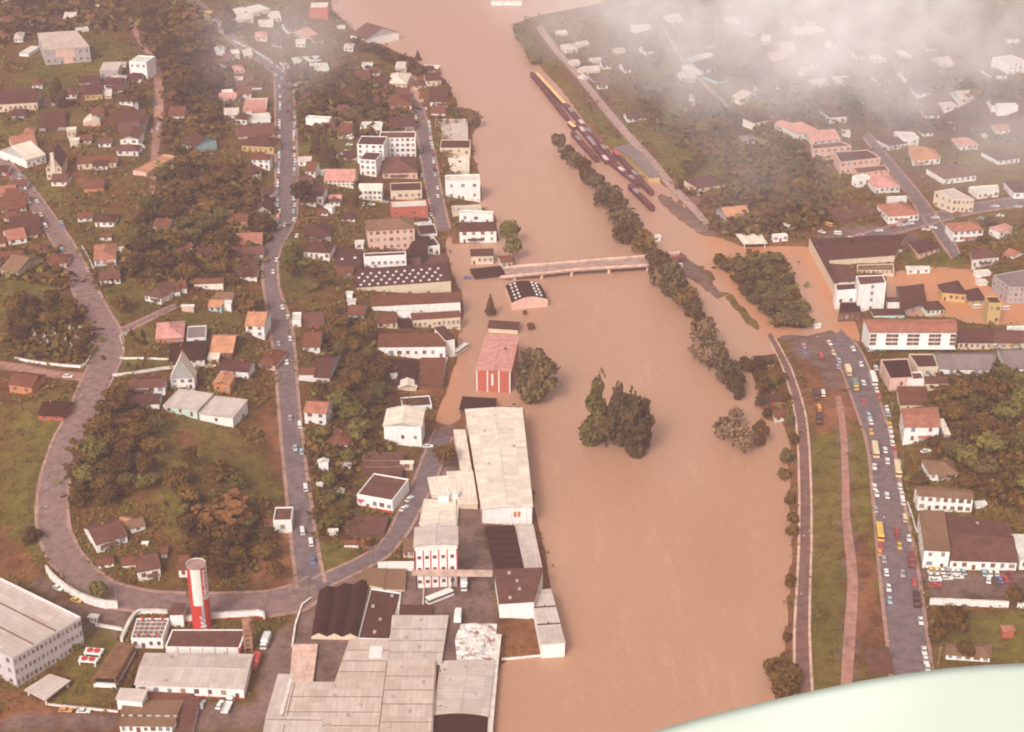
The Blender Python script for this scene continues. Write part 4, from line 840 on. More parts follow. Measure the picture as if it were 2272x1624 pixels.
d1;1455,592,1780,585,1790,400,1500,372;14;-;e.04;Cw;-;warehouse;wide cream roof below two white rooftop boxes
d1;1615,425,1712,425;86;20;s;Ww;-;shed;left of two white boxes on the stepped cream roofs
d1;1714,400,1792,400;78;22;s;Ww;-;shed;right of two white boxes on the stepped cream roofs
d1;1310,890,1402,888;60;100;s;Lc;1x2;house;small pale house at the left of the red striped factory front
D;919,1213,1014,1208,1013,1168,922,1171;92;-;e.05;Mw;-;factory_building;tall white factory front with red stripes and small windows
# lower works
e1;490,775,905,782,1010,290,560,370;22;-;z3;Kc;-;factory_hall;near black factory roof with three pale gables
e1;905,795,1185,802,1290,385,1022,345;16;-;f;Dw;-;factory_hall;dark flat roof with pale edges right of the three gables
e1;1175,1002,1640,1004,1702,602,1215,602;14;-;s;Mw;-;factory_hall;large pale grey roof in the middle of the works
e1;700,1190,1148,1192,1178,815,835,815;12;-;s;Gw;-;factory_hall;cream roof with a white roof box right of the dark courtyard
e1;185,1790,1050,1790,1150,1196,330,1192;14;-;s;Gw;-;factory_hall;widest tan roof at the bottom edge of the picture
e1;1062,1790,1555,1790,1598,1006,1160,1004;11;-;s;Gw;-;factory_hall;long tan roof between the widest roof and the pale one
e1;1572,1470,2052,1482,2108,1002,1652,1002;16;-;e.03;Mw;-;factory_hall;pale grey roof beside the long red riverside wall
e1;1560,1790,2040,1790,2058,1490,1578,1478;8;-;b.06;Kb;-;factory_hall;dark arched roof at the bottom edge beside the flood
e1;1795,985,2098,990,2128,672,1762,682;14;-;e.05;Xw;-;factory_hall;patchy white roof with brown stains beside the loading yard
e1;90,1492,222,1500,308,1130,196,1122;14;-;s;Mw;-;factory_hall;narrow pale roof along the left wall of the works
e1;40,1790,560,1790,588,1502,98,1494;26;-;s;Mw;-;factory_hall;pale flat block in front of the narrow pale roof
e1;880,290,1130,338,1150,185,965,182;8;-;s;Lc;-;workshop;brown flat yard roof left of the small lawn
e1;1145,345,1318,352,1330,190,1168,188;8;-;s;Lc;-;workshop;brown flat yard roof with white edge beside the small lawn
e1;1282,592,1550,594,1558,508,1288,504;14;-;s;Dw;-;workshop;small dark flat roof below the small lawn
e1;300,1180,500,1182,545,860,330,860;6;-;s;pp;-;yard_shed;pinkish low slab roof behind the corner wall of the works
# lower left works
e0;1505,578,1622,575,1640,492,1540,492;118;-;s;Sw;-;pump_house;tall white block with dark roof left of the striped tower
e0;1462,866,2128,876,2190,712,1525,712;62;-;f;Sw;-;factory_building;flat brown roofed building with red framed white panels below the tower
e0;1200,1198,2160,1238,2240,940,1292,930;92;-;g.05;Mw;1x8;factory_building;long pale roofed building with white front and red base
e0;1035,1330,1258,1350,1302,1258,1075,1246;98;-;s;Mw;-;office_building;white corner box building at the lower left works
e0;1262,1352,1690,1335,1722,1252,1312,1250;14;-;s;Bw;-;office_building;brown flat roof behind the ribbed roofs
e0;1078,1462,1560,1466,1622,1352,1112,1356;42;-;s;Lw;1x6;office_building;upper brown ribbed roof with white posts
e0;1060,1568,1520,1572,1560,1502,1082,1496;60;-;s;Lw;1x7;office_building;lower brown ribbed roof with white fronted offices
e0;1580,1640,1705,1625,1772,1332,1642,1322;40;-;s;Sw;-;office_building;long narrow brown roof at the right end of the ribbed roofs
e0;1160,792,1440,794,1502,612,1212,612;88;-;f;gw;1x4;boiler_house;white boiler house with gridded grey roof and red pipes
# right bank
f3;258,1245,450,1216;58;75;h;Pw;1x4;house;white house with pinkish roof at the left end of the hazy ridge street
f3;545,1102,695,1092;62;80;h;Dw;1x2;house;white house with dark roof standing alone on the hazy slope
f3;-10,1112,60,1102;32;30;g;Pw;1x1;house;first pinkish cottage left of the ridge street houses
f3;65,1152,150,1176;42;30;g;Pw;1x1;house;second pinkish cottage left of the ridge street houses
f3;390,1292,640,1264;32;75;g;Pw;1x4;house;long house with dull red roof behind the beige terraces
f3;655,1215,730,1218;22;40;s;Ww;-;shed;small white shed right of the dull red roof
f3;400,1322,742,1292,650,1252,378,1282;112;-;f;Sp;2x6;apartment_block;upper beige terrace block on the north street
g3;645,232,1000,192,890,122,588,140;118;-;f;Dp;2x7;apartment_block;large dark roofed beige block on the north street
g3;790,332,1078,302,1040,256,752,282;62;-;f;Sp;2x6;apartment_block;lower beige terrace block with balconies
g3;920,392,1090,382;22;55;h;Pw;1x3;house;house with maroon roof at the foot of the beige terraces
g3;945,512,1165,502;58;90;h;Pw;1x5;house;white arcaded house with dull red roof beside north street
g3;795,462,905,442;78;28;f;Ww;1x2;house;white block left of the arcaded house
g3;1075,712,1342,692,1218,592,970,612;65;-;h;Rw;1x6+;house;orange tiled corner house with white walls where the streets cross
g3;1060,600,1230,592;48;14;f;Ww;-;house;flat white rear wing of the orange tiled corner house
f3;1075,1292,1216,1268,1142,1216,962,1232;50;-;h;Dw;1x4;house;white house with dark roof at the head of north street
f3;1192,1232,1342,1218,1292,1172,1118,1166;72;-;f;Ww;1x2;house;plain white cube house behind the salmon roofs
f3;1290,1422,1532,1402,1482,1332,1248,1290;52;-;h;Ow;1x5;house;salmon roofed white bungalow right of north street
f3;1712,1338,1860,1328;45;62;h;Pw;1x3;house;small red roofed bungalow high on the right slope
f3;2038,1466,2228,1442;42;78;h;Dw;1x4;house;white bungalow with dark roof near the right edge
f3;2042,992,2216,986;52;22;f;Ww;-;house;bright white building in the mist at the right edge
f3;2125,662,2300,640;92;60;f;Mw;3x4;apartment_block;misty white tiered block at the top right
f3;2140,392,2240,385;18;18;s;Ww;-;house;faint white roof at the top right
f3;600,760,742,755;45;30;s;Ww;-;house;faint white pair of buildings in the mist
f3;365,640,450,650;22;35;s;Ww;-;house;faint curved white building in the mist
g3;1560,432,1842,398;52;95;h;Sw;1x6;house;wide brown roofed white bungalow right of north street
g3;1862,512,2052,492,2040,432,1782,450;50;-;f;Ww;1x4;house;white modern house with flat roof right of the brown bungalow
g3;1642,562,1832,562,1645,462,1478,492;120;-;f;Mc;2x5+;store;cream corner store with grey roof where the streets cross
g3;2180,562,2310,560;62;100;h;Dw;1x2;house;brown roofed house at the right edge above cross street
g3;1645,848,1912,832,1842,762,1578,776;92;-;h;Rw;2x5;house;white two storey house with salmon roof below cross street
g3;2060,852,2168,812,2112,776,1968,812;60;-;h;Pw;1x3;house;white house with bright pink roof near the right edge
g3;1818,1092,2052,1072,1962,986,1800,1002;72;-;h;Sw;1x5;house;white house with maroon hipped roof above the grey block
g3;1340,1042,1522,992,1442,905,1252,942;45;-;h;Dp;1x4;house;pinkish house with dark roof above the flooded yard
g3;2095,1062,2180,1095;22;30;g;Rw;-;house;little white and orange lean-to right of the maroon roof
g3;495,1102,1125,1055,1240,872,392,922;52;-;g.08;Dc;-;market_hall;very wide dark roofed hall above the white flood building
g3;600,1335,640,1335,440,905,368,906;100;-;s;Dc;-;arcade;long narrow yellowish wing along the flooded street
g3;595,1292,772,1282,722,1152,500,1142;40;-;s;Sc;-;store;brown roof between the yellowish wing and the white flood building
g3;812,1322,1052,1302,1022,1232,782,1242;235;-;f;Sw;4x1;apartment_block;big plain white block standing in orange flood water
g3;610,1372,792,1358,782,1302,592,1312;165;-;f;Dw;1x2;apartment_block;white block with sunken dark roof beside the big plain one
c3;628,342,832,332,802,242,642,246;78;-;f;Kb;1x4;kiosk;dark square building with grille standing in the flooded street
g3;792,1192,1122,1192,1116,1132,790,1142;34;-;f;Lc;1x8;store;brown balconied store in the orange flood
g3;1235,1192,1440,1182,1426,1160,1225,1162;34;-;s;Ww;1x3;shed;small white open shed in the orange flood
c3;1060,302,1162,300;62;30;s;Sw;-;shed;low white shed right of the big plain white block
c3;1182,322,1402,252,1332,116,1140,106;48;-;g;Dg;1x3;house;dark gabled house with grey front in the flood
c3;1402,362,1562,352;48;68;h;Dm;1x4;house;small dark hipped house with pale green windows
c3;940,385,1210,382;14;60;s;Dm;-;shed;low glassy dark roof behind the pink roofed arcade
c3;1552,152,1762,172,1682,52,1510,92;80;-;h;Dy;1x4;house;yellow walled house with dark roof in the flood
c3;1782,232,1932,222,1862,122,1740,152;42;-;s;Dy;1x2;house;dark roof joined to the right of the yellow walled house
c3;1936,446,2048,446;195;60;f;Dy;2x2;house;narrow yellow and cream house with two windows
c3;2142,112,2420,112,2360,-60,2000,2;140;-;f;gg;3x6+;office_building;grey latticed block with pale flat roof at the right edge
c3;905,512,1672,512,1662,402,850,402;160;-;g.06;Rw;-;arcade;long white arcade with pink tiled roof and paired windows
c3;1690,602,1990,602,1982,492,1700,482;62;-;g;Dc;1x6;store;dark roofed shop row right of the white arcade
c3;1995,602,2400,602,2400,502,1992,492;55;-;g;Sc;1x6;store;brown roofed shops with coloured signs at the right edge
c3;2130,500,2400,520,2400,450,2120,455;30;-;f;Ww;-;store;white roofed store behind the coloured signs
c3;1522,832,1962,842,2030,692,1482,702;58;-;g;gw;1x2;warehouse;long grey roofed store below the shop row
c3;2112,832,2450,832,2400,662,2040,662;26;-;g;gw;-;warehouse;grey roof at the right edge beside the dividing wall
c3;1088,922,1290,912,1240,742,1000,752;100;-;f;Kp;1x1;store;cream store with near black sunken roof on the main road
c3;1332,822,1512,817,1470,702,1250,702;92;-;f;Dc;1x1;store;cream store with brown roof behind the near black one
c3;1242,932,1390,922,1362,862,1240,862;76;-;f;Sw;-;store;small bright white block beside the near black roof
c3;1402,966,1602,962,1572,912,1390,912;62;-;s;Sc;1x2;store;low pale shop with narrow brown roof
c3;1178,1152,1432,1152,1402,1002,1150,1002;16;-;s;Bc;-;store;mossy brown roof on the main road
c3;1216,1352,1522,1352,1502,1182,1182,1192;120;-;g.06;Rw;2x2+;house;big white house with maroon tiled roof on the main road
c3;1558,1476,1612,1476;62;125;s;Cg;-;shed;narrow grey shed right of the big maroon roof
d3;1440,142,1682,142,1642,22,1370,22;55;-;h;Lw;1x4;house;white house with mossy roof behind bushes right of the main road
d3;1342,336,1822,366,1802,292,1308,256;128;-;g.08;Lw;2x7+;house;long white two storey house with grey brown roof on the main road
d3;1390,816,1616,826,1562,482,1340,482;160;-;s;Lw;2x2+;garage;white garage office with mossy roof beside the main road
d3;1622,910,2212,926,2132,592,1570,502;80;-;g.05;Sw;1x7;garage;wide brown roofed repair garage behind the parked cars
d3;2242,902,2520,902,2410,692,2165,692;92;-;s;Ww;1x3;garage;white roofed building right of the repair garage
d3;1850,452,1935,445;30;26;s;Ww;-;shed;small white shed above the repair garage
e3;1582,932,1972,962,1982,842,1592,842;44;-;h;Lw;1x5;house;white house with grey brown roof at the bottom right
e3;2085,792,2178,786;62;38;s;Rr;-;shed;small brick outhouse at the bottom right
e3;892,1090,1112,1090,1062,882,870,912;10;-;s;Sb;-;shed;rusty flat shed between the track and the main road
b3;2010,1058,2152,1048;60;22;f;Ww;1x3;shop;white office beside the gas station canopy
b3;2118,932,2170,932;42;16;s;Ww;-;shed;small white hut above the gas station office
b3;1262,568,1532,522;48;85;h;Dc;1x3;house;cream house with grey hipped roof on the wooded slope
b3;775,412,886,407,560,78,432,122;52;-;g.06;gy;-;warehouse;long grey roofed rail shed with yellow end wall
b3;800,1058,890,1048;46;16;s;Ww;1x1;shed;small white hut beside the drowned tree row
a3;560,1216,742,1206;34;50;g;Dw;1x3;house;white house with dark roof beyond the station road
a3;132,732,282,722;34;28;g;Mw;1x3;house;pale house with window row near the station road bend
a3;200,632,292,626;18;16;s;Mw;-;house;small pale roof above the window row house
a3;1292,752,1440,712;48;55;g;Dw;1x2;house;white house with grey roof on the misty lane
a3;1240,628,1330,602;24;26;g;Mt;-;house;pale turquoise cottage on the misty lane
a3;1345,590,1410,572;20;20;g;Cw;-;house;cream cottage above the turquoise one in the mist
a3;1440,842,1552,822;40;55;h;Dt;1x2;house;light blue house with grey roof on the misty lane
a3;1602,1012,1682,1052;58;30;g;Mw;-;house;white house at the lower end of the misty lane
a3;1812,1282,2012,1242;62;45;h;Dw;1x4;house;wide white house with dark roof on the misty slope
a3;2022,1292,2122,1312;42;28;g;Mw;1x2;house;white house right of the wide one on the misty slope
a3;1742,1452,1882,1432;38;52;h;gw;1x2;house;grey roofed white house above the smoke
a3;1930,1432,1972,1430;22;16;s;Ww;-;shed;tiny white hut right of the grey roofed house above the smoke
a3;620,310,792,300;32;22;s;Ww;-;house;nearly hidden white roof in the cloud
a3;120,800,172,790;22;20;s;Ww;-;shed;small white shed beside the station road
a3;860,1220,900,1218;18;14;s;Ww;-;shed;tiny white dot of a hut on the green slope
a3;440,525,530,515;18;18;s;Ww;-;house;faint white cottage near the top of station road
j;1128,748,1312,738;42;85;g;Dy;1x3;house;yellow fronted river house with dark roof
c3;-60,1165,150,1158;35;72;g;Dr;1x2;house;half drowned dark house in the middle of the river cottages
c3;60,1302,188,1296;38;68;g;Bw;1x2;house;white fronted cottage, lowest of the river cottages
c3;420,480,470,470;20;14;s;Ww;-;shed;tiny pale hut at the tip of the dry asphalt
a2;1100,50,1210,54;28;12;s;Ww;-;warehouse;far left white shed at the hazy top river bend
a2;1220,52,1400,54;28;12;s;Ww;-;warehouse;far right white shed at the hazy top river bend
r;118,92,140,90;6;6;g;Mw;-;house;curved white roof at the misty spit
r;152,168,172,166;6;8;g;Mw;-;house;first small white house beyond the station road
r;176,190,222,186;8;9;g;Mw;-;house;second small white house beyond the station road
r;200,160,226,158;5;6;g;Mw;-;house;third small white house beyond the station road
r;262,136,286,134;5;6;g;Mw;-;house;fourth small white house beyond the station road
r;168,122,196,116;5;6;g;Mw;-;house;fifth small white house beyond the station road
r;205,208,225,206;5;12;g;Dg;-;house;dark roofed house beyond the station road
r;305,82,350,80;8;8;s;Ww;-;house;white block beside the misty lane head
r;660,152,700,148;6;10;g;Pw;-;house;pink roof in the cloud edge
r;745,188,776,182;6;8;g;Mw;-;house;white roof below the pink roof in the cloud edge
r;720,88,806,84;8;10;s;Ww;-;house;long white building deep in the cloud
r;540,556,600,550;8;22;g;Og;-;house;worn house with orange brown yard left of the gas station
r;836,562,932,545;5;30;s;Sb;-;shed;dark open shed roof above the car park
r;1172,700,1208,698;8;8;s;Ww;-;shed;first little white box in the right flood yard
r;1178,722,1200,720;6;8;s;Ww;-;shed;second little white box in the right flood yard
r;1190,350,1200,349;5;6;g;Mw;-;house;tiny white cottage above the small red roofed bungalow
r;958,640,985,636;9;8;g;Dw;-;house;white gabled corner behind the wide dark hall
r;214,225,241,226;11;17;g;Sw;1x2;house;small purple brown roofed house, first such from left in the misty right bank hillside
r;229,175,250,174;9;10;g;Dw;1x2;house;small dark roofed house, first such from left in the misty right bank hillside
r;406,62,433,59;8;12;g;Mw;1x2;house;small pale grey roofed house, first such from left in the misty right bank hillside
r;462,262,497,260;8;15;g;Dw;1x2;house;small dark roofed house, second such from left in the misty right bank hillside
r;490,122,509,123;7;14;h;Dw;1x2;house;small dark roofed house, third such from left in the misty right bank hillside
r;545,62,574,61;9;10;h;Mw;1x2;house;small pale grey roofed house, second such from left in the misty right bank hillside
r;593,92,614,92;10;11;h;Dw;1x2;house;small dark roofed house, fourth such from left in the misty right bank hillside
r;629,112,650,113;7;13;g;Ww;1x2;house;small white roofed house, first such from left in the misty right bank hillside
r;685,132,714,131;8;13;g;Mw;1x2;house;small pale grey roofed house, third such from left in the misty right bank hillside
r;747,62,776,62;7;11;h;Dw;1x2;house;small dark roofed house, fifth such from left in the misty right bank hillside
r;811,120,832,118;8;11;g;Sw;1x2;house;small purple brown roofed house, second such from left in the misty right bank hillside
r;869,150,890,149;8;11;g;Dw;1x2;house;small dark roofed house, sixth such from left in the misty right bank hillside
r;882,265,917,264;8;14;h;Dw;1x2;house;small dark roofed house, seventh such from left in the misty right bank hillside
r;916,160,943,159;8;12;h;Mw;1x2;house;small pale grey roofed house, fourth such from left in the misty right bank hillside
r;946,255,983,256;9;17;g;Sw;1x2;house;small purple brown roofed house, third such from left in the misty right bank hillside
r;990,150,1009,149;7;14;h;Ww;1x2;house;small white roofed house, second such from left in the misty right bank hillside
r;1021,245,1058,244;10;18;h;Dw;1x2;house;small dark roofed house, eighth such from left in the misty right bank hillside
r;1047,130,1072,130;8;10;h;Dw;1x2;house;small dark roofed house, ninth such from left in the misty right bank hillside
r;1040,300,1079,299;9;15;g;Dw;1x2;house;small dark roofed house, tenth such from left in the misty right bank hillside
r;1086,170,1113,168;7;14;g;Mw;1x2;house;small pale grey roofed house, fifth such from left in the misty right bank hillside
r;1131,262,1168,259;11;17;g;Mw;1x2;house;small pale grey roofed house, sixth such from left in the misty right bank hillside
r;1210,200,1249,198;9;16;h;Dw;1x2;house;small dark roofed house, eleventh such from left in the misty right bank hillside
r;134,135,165,133;9;12;h;Mw;1x2;house;modest pale grey roofed white house, first such from left on the far right slope
r;284,185,315,183;9;13;g;Dw;1x2;house;modest dark roofed white house, first such from left on the far right slope
r;333,140,366,138;10;11;g;Dw;1x2;house;modest dark roofed white house, second such from left on the far right slope
r;435,210,464,208;11;15;g;Mw;1x2;house;modest pale grey roofed white house, second such from left on the far right slope
r;626,235,653,233;9;11;h;Dw;1x2;house;modest dark roofed white house, third such from left on the far right slope
r;682,235,717,233;9;14;h;Sw;1x2;house;modest purple brown roofed white house, first such from left on the far right slope
r;761,225,798,223;9;12;g;Mw;1x2;house;modest pale grey roofed white house, third such from left on the far right slope
r;841,225,878,223;10;15;g;Dw;1x2;house;modest dark roofed white house, fourth such from left on the far right slope
r;925,215,954,213;10;12;h;Dw;1x2;house;modest dark roofed white house, fifth such from left on the far right slope
r;991,205,1028,203;8;13;g;Sw;1x2;house;modest purple brown roofed white house, second such from left on the far right slope
r;1036,345,1063,343;9;14;h;Dw;1x2;house;modest dark roofed white house, sixth such from left on the far right slope
r;1061,210,1098,208;8;14;h;Dw;1x2;house;modest dark roofed white house, seventh such from left on the far right slope
r;1091,280,1128,278;9;11;h;Mw;1x2;house;modest pale grey roofed white house, fourth such from left on the far right slope
r;1116,330,1143,328;11;13;g;Dw;1x2;house;modest dark roofed white house, eighth such from left on the far right slope
r;1143,215,1176,213;9;11;h;Sw;1x2;house;modest purple brown roofed white house, third such from left on the far right slope
r;1173,310,1206,308;8;13;h;Sw;1x2;house;modest purple brown roofed white house, fourth such from left on the far right slope
r;1211,275,1248,273;10;11;g;Dw;1x2;house;modest dark roofed white house, ninth such from left on the far right slope
r;1223,340,1256,338;10;12;g;Rw;1x2;house;modest red roofed white house, first such from left on the far right slope
'''
NAMED = {}
def run_table(txt):
    for ln in txt.strip().splitlines():
        ln = ln.strip()
        if not ln or ln[0] == '#': continue
        t, co, wall, roof, typ, col, win, name, label = [x.strip() for x in ln.split(';')]
        c = [float(x) for x in co.split(',')]; wall = float(wall)
        q, z0, h = quad8(t, c, wall) if len(c) == 8 else quad4(t, *c, wall, float(roof))
        wn = None
        if win != '-':
            r, k = win.rstrip('+').split('x'); wn = (int(r), int(k)) + ((1,) if win.endswith('+') else ())
        r = building(name, label, q, z0, h, typ, col[0], col[1], wn)
        NAMED[label] = (r, q, z0, h)
run_table(TABLE)

# ---------------------------------------------------------------- what the buildings hide in the picture
IMG = np.zeros((RH, RW), bool)
for r_, q, z0, h in NAMED.values():
    P = [proj(p.x, p.y, z) for p in q for z in (z0, z0 + h)]; P = np.array(P)
    c_ = P.mean(0); a_ = np.argsort(np.arctan2(P[:, 1] - c_[1], P[:, 0] - c_[0])); IMG |= inpoly(cxx, cyy, P[a_])
def img(px, py):
    i, j = int(px / 4), int(py / 4); return 0 <= i < RW and 0 <= j < RH and IMG[j, i]
BX = [(np.array(b), np.array(b).mean(0)) for b in BOX]
def inbuilding(x, y):
    for b, c_ in BX:
        if abs(c_[0] - x) < 60 and abs(c_[1] - y) < 60 and inpoly(np.array([x]), np.array([y]), b)[0]: return True
    return False

# ---------------------------------------------------------------- trees
def leafmat(key, a, b_):
    m = nm(key); m.use_nodes = True; t = m.node_tree; b = t.nodes['Principled BSDF']; b.inputs['Roughness'].default_value = .8; b.inputs['Specular IOR Level'].default_value = .05
    g = node(t, 'ShaderNodeNewGeometry').outputs['Position']; oi = node(t, 'ShaderNodeObjectInfo').outputs['Random']
    c = mixc(t, ramp(t, noise(t, .38, 4, g, .7), .35, .66), a, b_)
    c = mixc(t, oi, c, tuple(x * 1.5 for x in b_)); c2 = mixc(t, ramp(t, noise(t, 1.6, 2, g), .4, .7), c, tuple(x * .55 for x in a))
    t.links.new(mixc(t, .5, c, c2), b.inputs['Base Color']); return m
LEAF = dict(wood=leafmat('foliage_wood', (.092, .035, .009), (.145, .076, .016)), river=leafmat('foliage_river', (.08, .046, .02), (.125, .08, .03)), dark=leafmat('foliage_dark', (.065, .026, .009), (.1, .05, .014)),
            olive=leafmat('foliage_olive', (.09, .058, .014), (.15, .115, .027)), rust=leafmat('foliage_rust', (.15, .055, .02), (.2, .085, .03)), grey=leafmat('foliage_bare', (.15, .08, .045), (.21, .125, .065)))
BARK = mat('bark', (.12, .06, .035), .9)
def crown_mesh(kind, seed, n, leaf):
    r = random.Random(seed); V, F = [], []
    lob = []
    if kind == 'round': lob = [(0, 0, .62, .36, .3)] + [(.26 * math.cos(a) * r.uniform(.7, 1.1), .26 * math.sin(a) * r.uniform(.7, 1.1), r.uniform(.42, .78), r.uniform(.17, .27), r.uniform(.14, .22)) for a in [i * 1.05 + r.random() for i in range(7)]]
    if kind == 'tall': lob = [(r.uniform(-.16, .16), r.uniform(-.16, .16), .12 + i * .105, .33 * (1 - .45 * abs(i / 8 - .35) - .25 * (i / 8) ** 2) * r.uniform(.8, 1.1), .12) for i in range(9)] + [(.3 * math.cos(a), .3 * math.sin(a), r.uniform(.2, .6), .17, .1) for a in [i * 1.1 + r.random() for i in range(6)]]
    if kind == 'cone': lob = [(0, 0, .16 + i * .12, .46 * (1 - i / 7.5), .07) for i in range(7)]
    if kind == 'low': lob = [(.28 * math.cos(a) * r.uniform(.4, 1.2), .28 * math.sin(a) * r.uniform(.4, 1.2), r.uniform(.3, .6), r.uniform(.2, .32), r.uniform(.25, .35)) for a in [i * .9 + r.random() for i in range(7)]]
    wts = [l[3] ** 2 for l in lob]
    for _ in range(n):
        x0, y0, z0, rr, rz = r.choices(lob, wts)[0]
        u = r.uniform(-.75, 1); a = r.uniform(0, 2 * math.pi); s = math.sqrt(1 - u * u); q = r.uniform(.72, 1.08); nx, ny, nz = s * math.cos(a), s * math.sin(a), u
        c = Vector((x0 + nx * rr * q, y0 + ny * rr * q, z0 + nz * rz * q)); nv = (Vector((nx, ny, nz)) + Vector((r.gauss(0, .5), r.gauss(0, .5), r.gauss(0, .5)))).normalized()
        t1 = nv.orthogonal().normalized(); t2 = nv.cross(t1); l = leaf * r.uniform(.6, 1.4); ph = r.random() * 6
        i = len(V); k = 5
        for j in range(k): e = l * r.uniform(.7, 1.2); V.append(c + t1 * math.cos(ph + j * 6.283 / k) * e + t2 * math.sin(ph + j * 6.283 / k) * e * .8)
        F.append(list(range(i, i + k)))
    return mesh_of('crown', V, F)
def trunk_mesh(seed, tall=False):
    r = random.Random(seed); V, F = [], []
    def tube(p, q, a, b_, n=6):
        i = len(V); d = (q - p).normalized(); o = d.orthogonal().normalized(); o2 = d.cross(o)
        for c_, rr in ((p, a), (q, b_)):
            for j in range(n): V.append(c_ + o * math.cos(j * 6.283 / n) * rr + o2 * math.sin(j * 6.283 / n) * rr)
        for j in range(n): F.append([i + j, i + (j + 1) % n, i + n + (j + 1) % n, i + n + j])
    top = Vector((r.uniform(-.03, .03), r.uniform(-.03, .03), .5)); tube(Vector((0, 0, -.12)), top, .035, .02)
    tube(top, Vector((0, 0, .85)), .02, .006)
    for k in range(5):
        a = k * 1.3 + r.random(); b0 = top * r.uniform(.5, 1); tube(b0, b0 + Vector((math.cos(a) * .26, math.sin(a) * .26, r.uniform(.12, .28))), .014, .004, 5)
    return mesh_of('trunk', V, F, [BARK])
CR = {}
for kind, n, leaf, cnt in (('round', 760, .058, 5), ('tall', 1300, .048, 3), ('cone', 520, .055, 2), ('low', 520, .078, 3)):
    for lk in LEAF:
        if lk == 'grey' and kind != 'round' or lk == 'rust' and kind in ('tall', 'cone'): continue
        for i in range(cnt):
            me = crown_mesh(kind, i * 7 + len(kind), n if lk != 'grey' else 330, leaf); me.materials.append(LEAF[lk]); CR[kind, lk, i] = me
CNT = dict(round=5, tall=3, cone=2, low=3)
TRK = [trunk_mesh(i) for i in range(3)]
def tree(px, py, wd_, ht_, kind, leaf, label, group=None, name='broadleaf_tree', z=None):
    g = G(px, py) if z is None else Vector((*onz(px, py, z), z)); g.z = max(g.z, 0)
    r_ = link(name, None, loc=g - Vector((0, 0, .2)), label=label, cat='shrub' if name == 'shrub' else 'tree', group=group, rz=rnd.random() * 6.28, scale=(wd_, wd_ * rnd.uniform(.85, 1.1), ht_))
    link('trunk', TRK[rnd.randrange(3)], r_)
    if (kind, leaf, 0) not in CR: kind = 'round'
    link('crown', CR[kind, leaf, rnd.randrange(CNT[kind])], r_)
    return r_
ORD = ['first', 'second', 'third', 'fourth', 'fifth', 'sixth', 'seventh', 'eighth', 'ninth', 'tenth', 'eleventh', 'twelfth', 'thirteenth', 'fourteenth', 'fifteenth', 'sixteenth', 'seventeenth', 'eighteenth', 'nineteenth', 'twentieth',
       '21st', '22nd', '23rd', '24th', '25th', '26th', '27th', '28th', '29th', '30th', '31st', '32nd', '33rd', '34th', '35th', '36th', '37th', '38th', '39th', '40th']
def wood(poly, n, wr, hr, leaf, label, kinds=('round',), strict=True):
    P = np.array(poly, float); x0, y0 = P.min(0); x1, y1 = P.max(0); got = []; todo = []; tries = 0
    while len(got) < n and tries < n * 60:
        tries += 1; px, py = rnd.uniform(x0, x1), rnd.uniform(y0, y1)
        if not inpoly(np.array([px]), np.array([py]), P)[0]: continue
        wd_ = rnd.uniform(*wr); ht_ = rnd.uniform(*hr); g = G(px, py); sx, sy = pscale(px, py, g.z)
        if g.z < .2 and strict: continue
        if any((a - g.x) ** 2 + (b_ - g.y) ** 2 < (.42 * (wd_ + c_)) ** 2 for a, b_, c_ in got): continue
        if inbuilding(g.x, g.y): continue
        cyp = py - ht_ * sy * .6; bad = False
        for dx, dy in ((0, 0), (-.3, 0), (.3, 0), (0, .25), (0, -.22)):
            qx, qy = px + dx * wd_ * sx, cyp + dy * ht_ * sy
            if img(qx, qy) or cov(qx, qy) in (1, 4) or cov(qx, qy) == 6: bad = True
        if bad or cov(px, py) in (1, 6, 4): continue
        got.append((g.x, g.y, wd_)); k = rnd.choice(kinds); lf = leaf if isinstance(leaf, str) else rnd.choice(leaf)
        todo.append((px, py, wd_, ht_, k, lf))
    # every tree gets its own label: band of the wood, then place from the left
    todo.sort(key=lambda q: q[1]); nb = 1 if len(todo) < 7 else 2 if len(todo) < 14 else 3 if len(todo) < 27 else 4; names = {1: [''], 2: ['upper half', 'lower half'], 3: ['top band', 'middle band', 'bottom band'], 4: ['top band', 'upper middle band', 'lower middle band', 'bottom band']}[nb]
    for b_ in range(nb):
        part = sorted(todo[len(todo) * b_ // nb: len(todo) * (b_ + 1) // nb])
        for i, (px, py, wd_, ht_, k, lf) in enumerate(part):
            tone = dict(wood='brown green', dark='dark', olive='light green', river='dull green')[lf]
            tree(px, py, wd_, ht_, k, lf, '%s tree, %s from left, %s of %s' % (tone, ORD[i], names[b_], label) if nb > 1 else '%s tree, %s from left, %s' % (tone, ORD[i], label), 'trees of ' + label, 'broadleaf_tree')
WD = ('wood', 'wood', 'dark', 'olive')
wood([(165, 1000), (200, 890), (345, 890), (365, 950), (350, 1000), (340, 1110), (170, 1130)], 20, (7, 14), (7, 11), WD, 'thicket west of bare hilltop')
wood([(345, 1050), (420, 1030), (560, 1090), (625, 1200), (610, 1300), (470, 1290), (400, 1180)], 18, (7, 15), (7, 11), WD, 'thicket behind striped tower')
wood([(30, 690), (110, 668), (215, 725), (218, 800), (140, 800), (200, 745), (120, 725), (60, 740), (30, 785)], 17, (8, 12), (8, 12), ('wood', 'dark'), 'cemetery grove')
wood([(350, 375), (545, 375), (605, 470), (600, 520), (520, 620), (380, 625), (280, 600), (300, 520), (330, 460)], 33, (10, 16), (8, 12), WD, 'wood left of straight street')
wood([(290, 0), (440, 20), (500, 160), (480, 290), (430, 350), (375, 320), (365, 200), (330, 90)], 20, (12, 18), (9, 13), ('dark', 'wood'), 'wood right of earth road')
